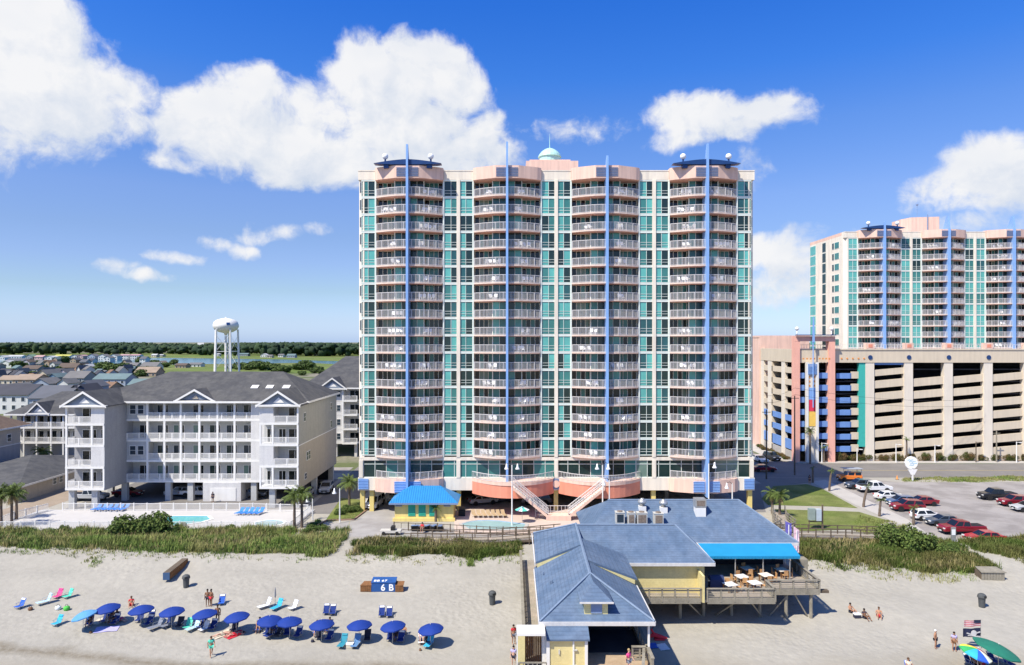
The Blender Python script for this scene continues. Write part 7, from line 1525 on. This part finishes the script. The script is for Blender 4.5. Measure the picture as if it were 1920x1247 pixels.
gp('floor', 246, 1136, .4, 'bather in red swimwear sitting behind the second navy umbrella', sk=1, hr=1, top='red', bot='red'); gp('lie', 226, 1163, 1.1, 'sunbather with fair skin lying right of the first navy umbrella', sk=0, hr=1, bot='pink'); gp('sit', 168, 1172, .2, 'person in dark clothes under the sky blue umbrella', sk=1, hr=0, top='dark', bot='dark'); gp('sit', 206, 1163, .1, 'person in dark clothes seated under the first navy umbrella', sk=1, hr=0, top='dark', bot='navy'); gp('sit', 216, 1166, -.3, 'dark haired person seated beside the first navy umbrella', sk=2, hr=0, top='brown', bot='dark')
gp('lie', 418, 1191, -.9, 'sunbather lying on the sandy towel', sk=0, hr=2, bot='beige'); gp('lie', 441, 1192, -.9, 'sunbather in red lying on the red towel', sk=0, hr=0, top='red', bot='red'); gp('stand', 408, 1168, .3, 'bather standing right of the fourth navy umbrella', sk=2, hr=0, bot='dark'); gp('sit', 486, 1182, .1, 'person with a dark shirt seated left of the sixth navy umbrella', sk=1, hr=0, top='dark', bot='grey'); gp('sit', 513, 1188, -.2, 'person in lavender seated below the sixth navy umbrella', sk=1, hr=1, top='lavender', bot='navy'); gp('sit', 530, 1186, -.2, 'person in grey seated below the seventh navy umbrella', sk=0, hr=1, top='grey', bot='dark')
gp('sit', 594, 1188, .1, 'person in pink seated under the eighth navy umbrella', sk=0, hr=1, top='pink', bot='dark'); gp('sit', 617, 1182, -.1, 'person in a navy shirt seated under the eighth navy umbrella', sk=1, hr=0, top='navy', bot='dark'); gp('sit', 742, 1197, .2, 'bather seated under the tenth navy umbrella', sk=2, hr=0, top=None, bot='dark'); gp('floor', 757, 1190, -.3, 'tanned bather sitting on the sand right of the tenth navy umbrella', sk=1, hr=1, bot='brown'); gp('sit', 791, 1203, .1, 'person in a white shirt seated under the rightmost navy umbrella', sk=0, hr=1, top='white', bot='grey')
gp('floor', 1596, 1149, .3, 'seated bather with dark hair, leftmost of the three on the open sand', sk=1, hr=0, bot='dark'); gp('floor', 1622, 1160, .2, 'seated bather in dark swimwear, middle of the three on the open sand', sk=2, hr=0, top='dark', bot='dark'); gp('floor', 1648, 1157, -.4, 'reddish tanned bather, rightmost of the three on the open sand', sk=1, hr=1, bot='red')
gp('stand', 1754, 1216, .8, 'bather in a white cap bending by the sand at the lower right', sk=1, hat='white', bot='dark', s_=.95); gp('stand', 1789, 1221, -.2, 'bather with long dark hair standing left of the flags', sk=1, hr=0, top='lavender', bot='brown', s_=.97); gp('sit', 1706, 1262, 0, 'person with brown hair cut by the bottom edge of the view', sk=1, hr=1, top='beige', bot='beige'); gp('sit', 1830, 1250, 0, 'person in a red shirt under the rainbow umbrella', sk=1, hr=0, top='red', bot='dark')
person('walk', PX(1179,50.2), 50.2, PF, .9, 'person in a pink shirt walking on the pier by the railing', sk=0, hr=2, top='pink', bot='grey'); gp('stand', 963, 1208, .5, 'person in a red shirt beside the left shelter of the pier', sk=1, hr=0, top='red', bot='grey'); gp('stand', 963, 1250, 0, 'person in a lavender shirt at the lower left corner of the pier', sk=0, hr=0, top='lavender', bot='dark')
person('stand', PX(399,111), 111, .03, 0, 'person in dark clothes standing at the store room doors of the grey building', sk=2, hr=0, top='dark', bot='dark'); q = G(790,1003); person('sit', q.x, q.y+.8, .3, 0, 'person in an orange shirt seated behind the boardwalk rail', sk=1, hr=0, top='red', bot='dark'); q = G(1518,909,0); person('stand', q.x, q.y, .05, 0, 'person in black standing at the street corner by the lawn', sk=1, hr=0, top='dark', bot='dark')
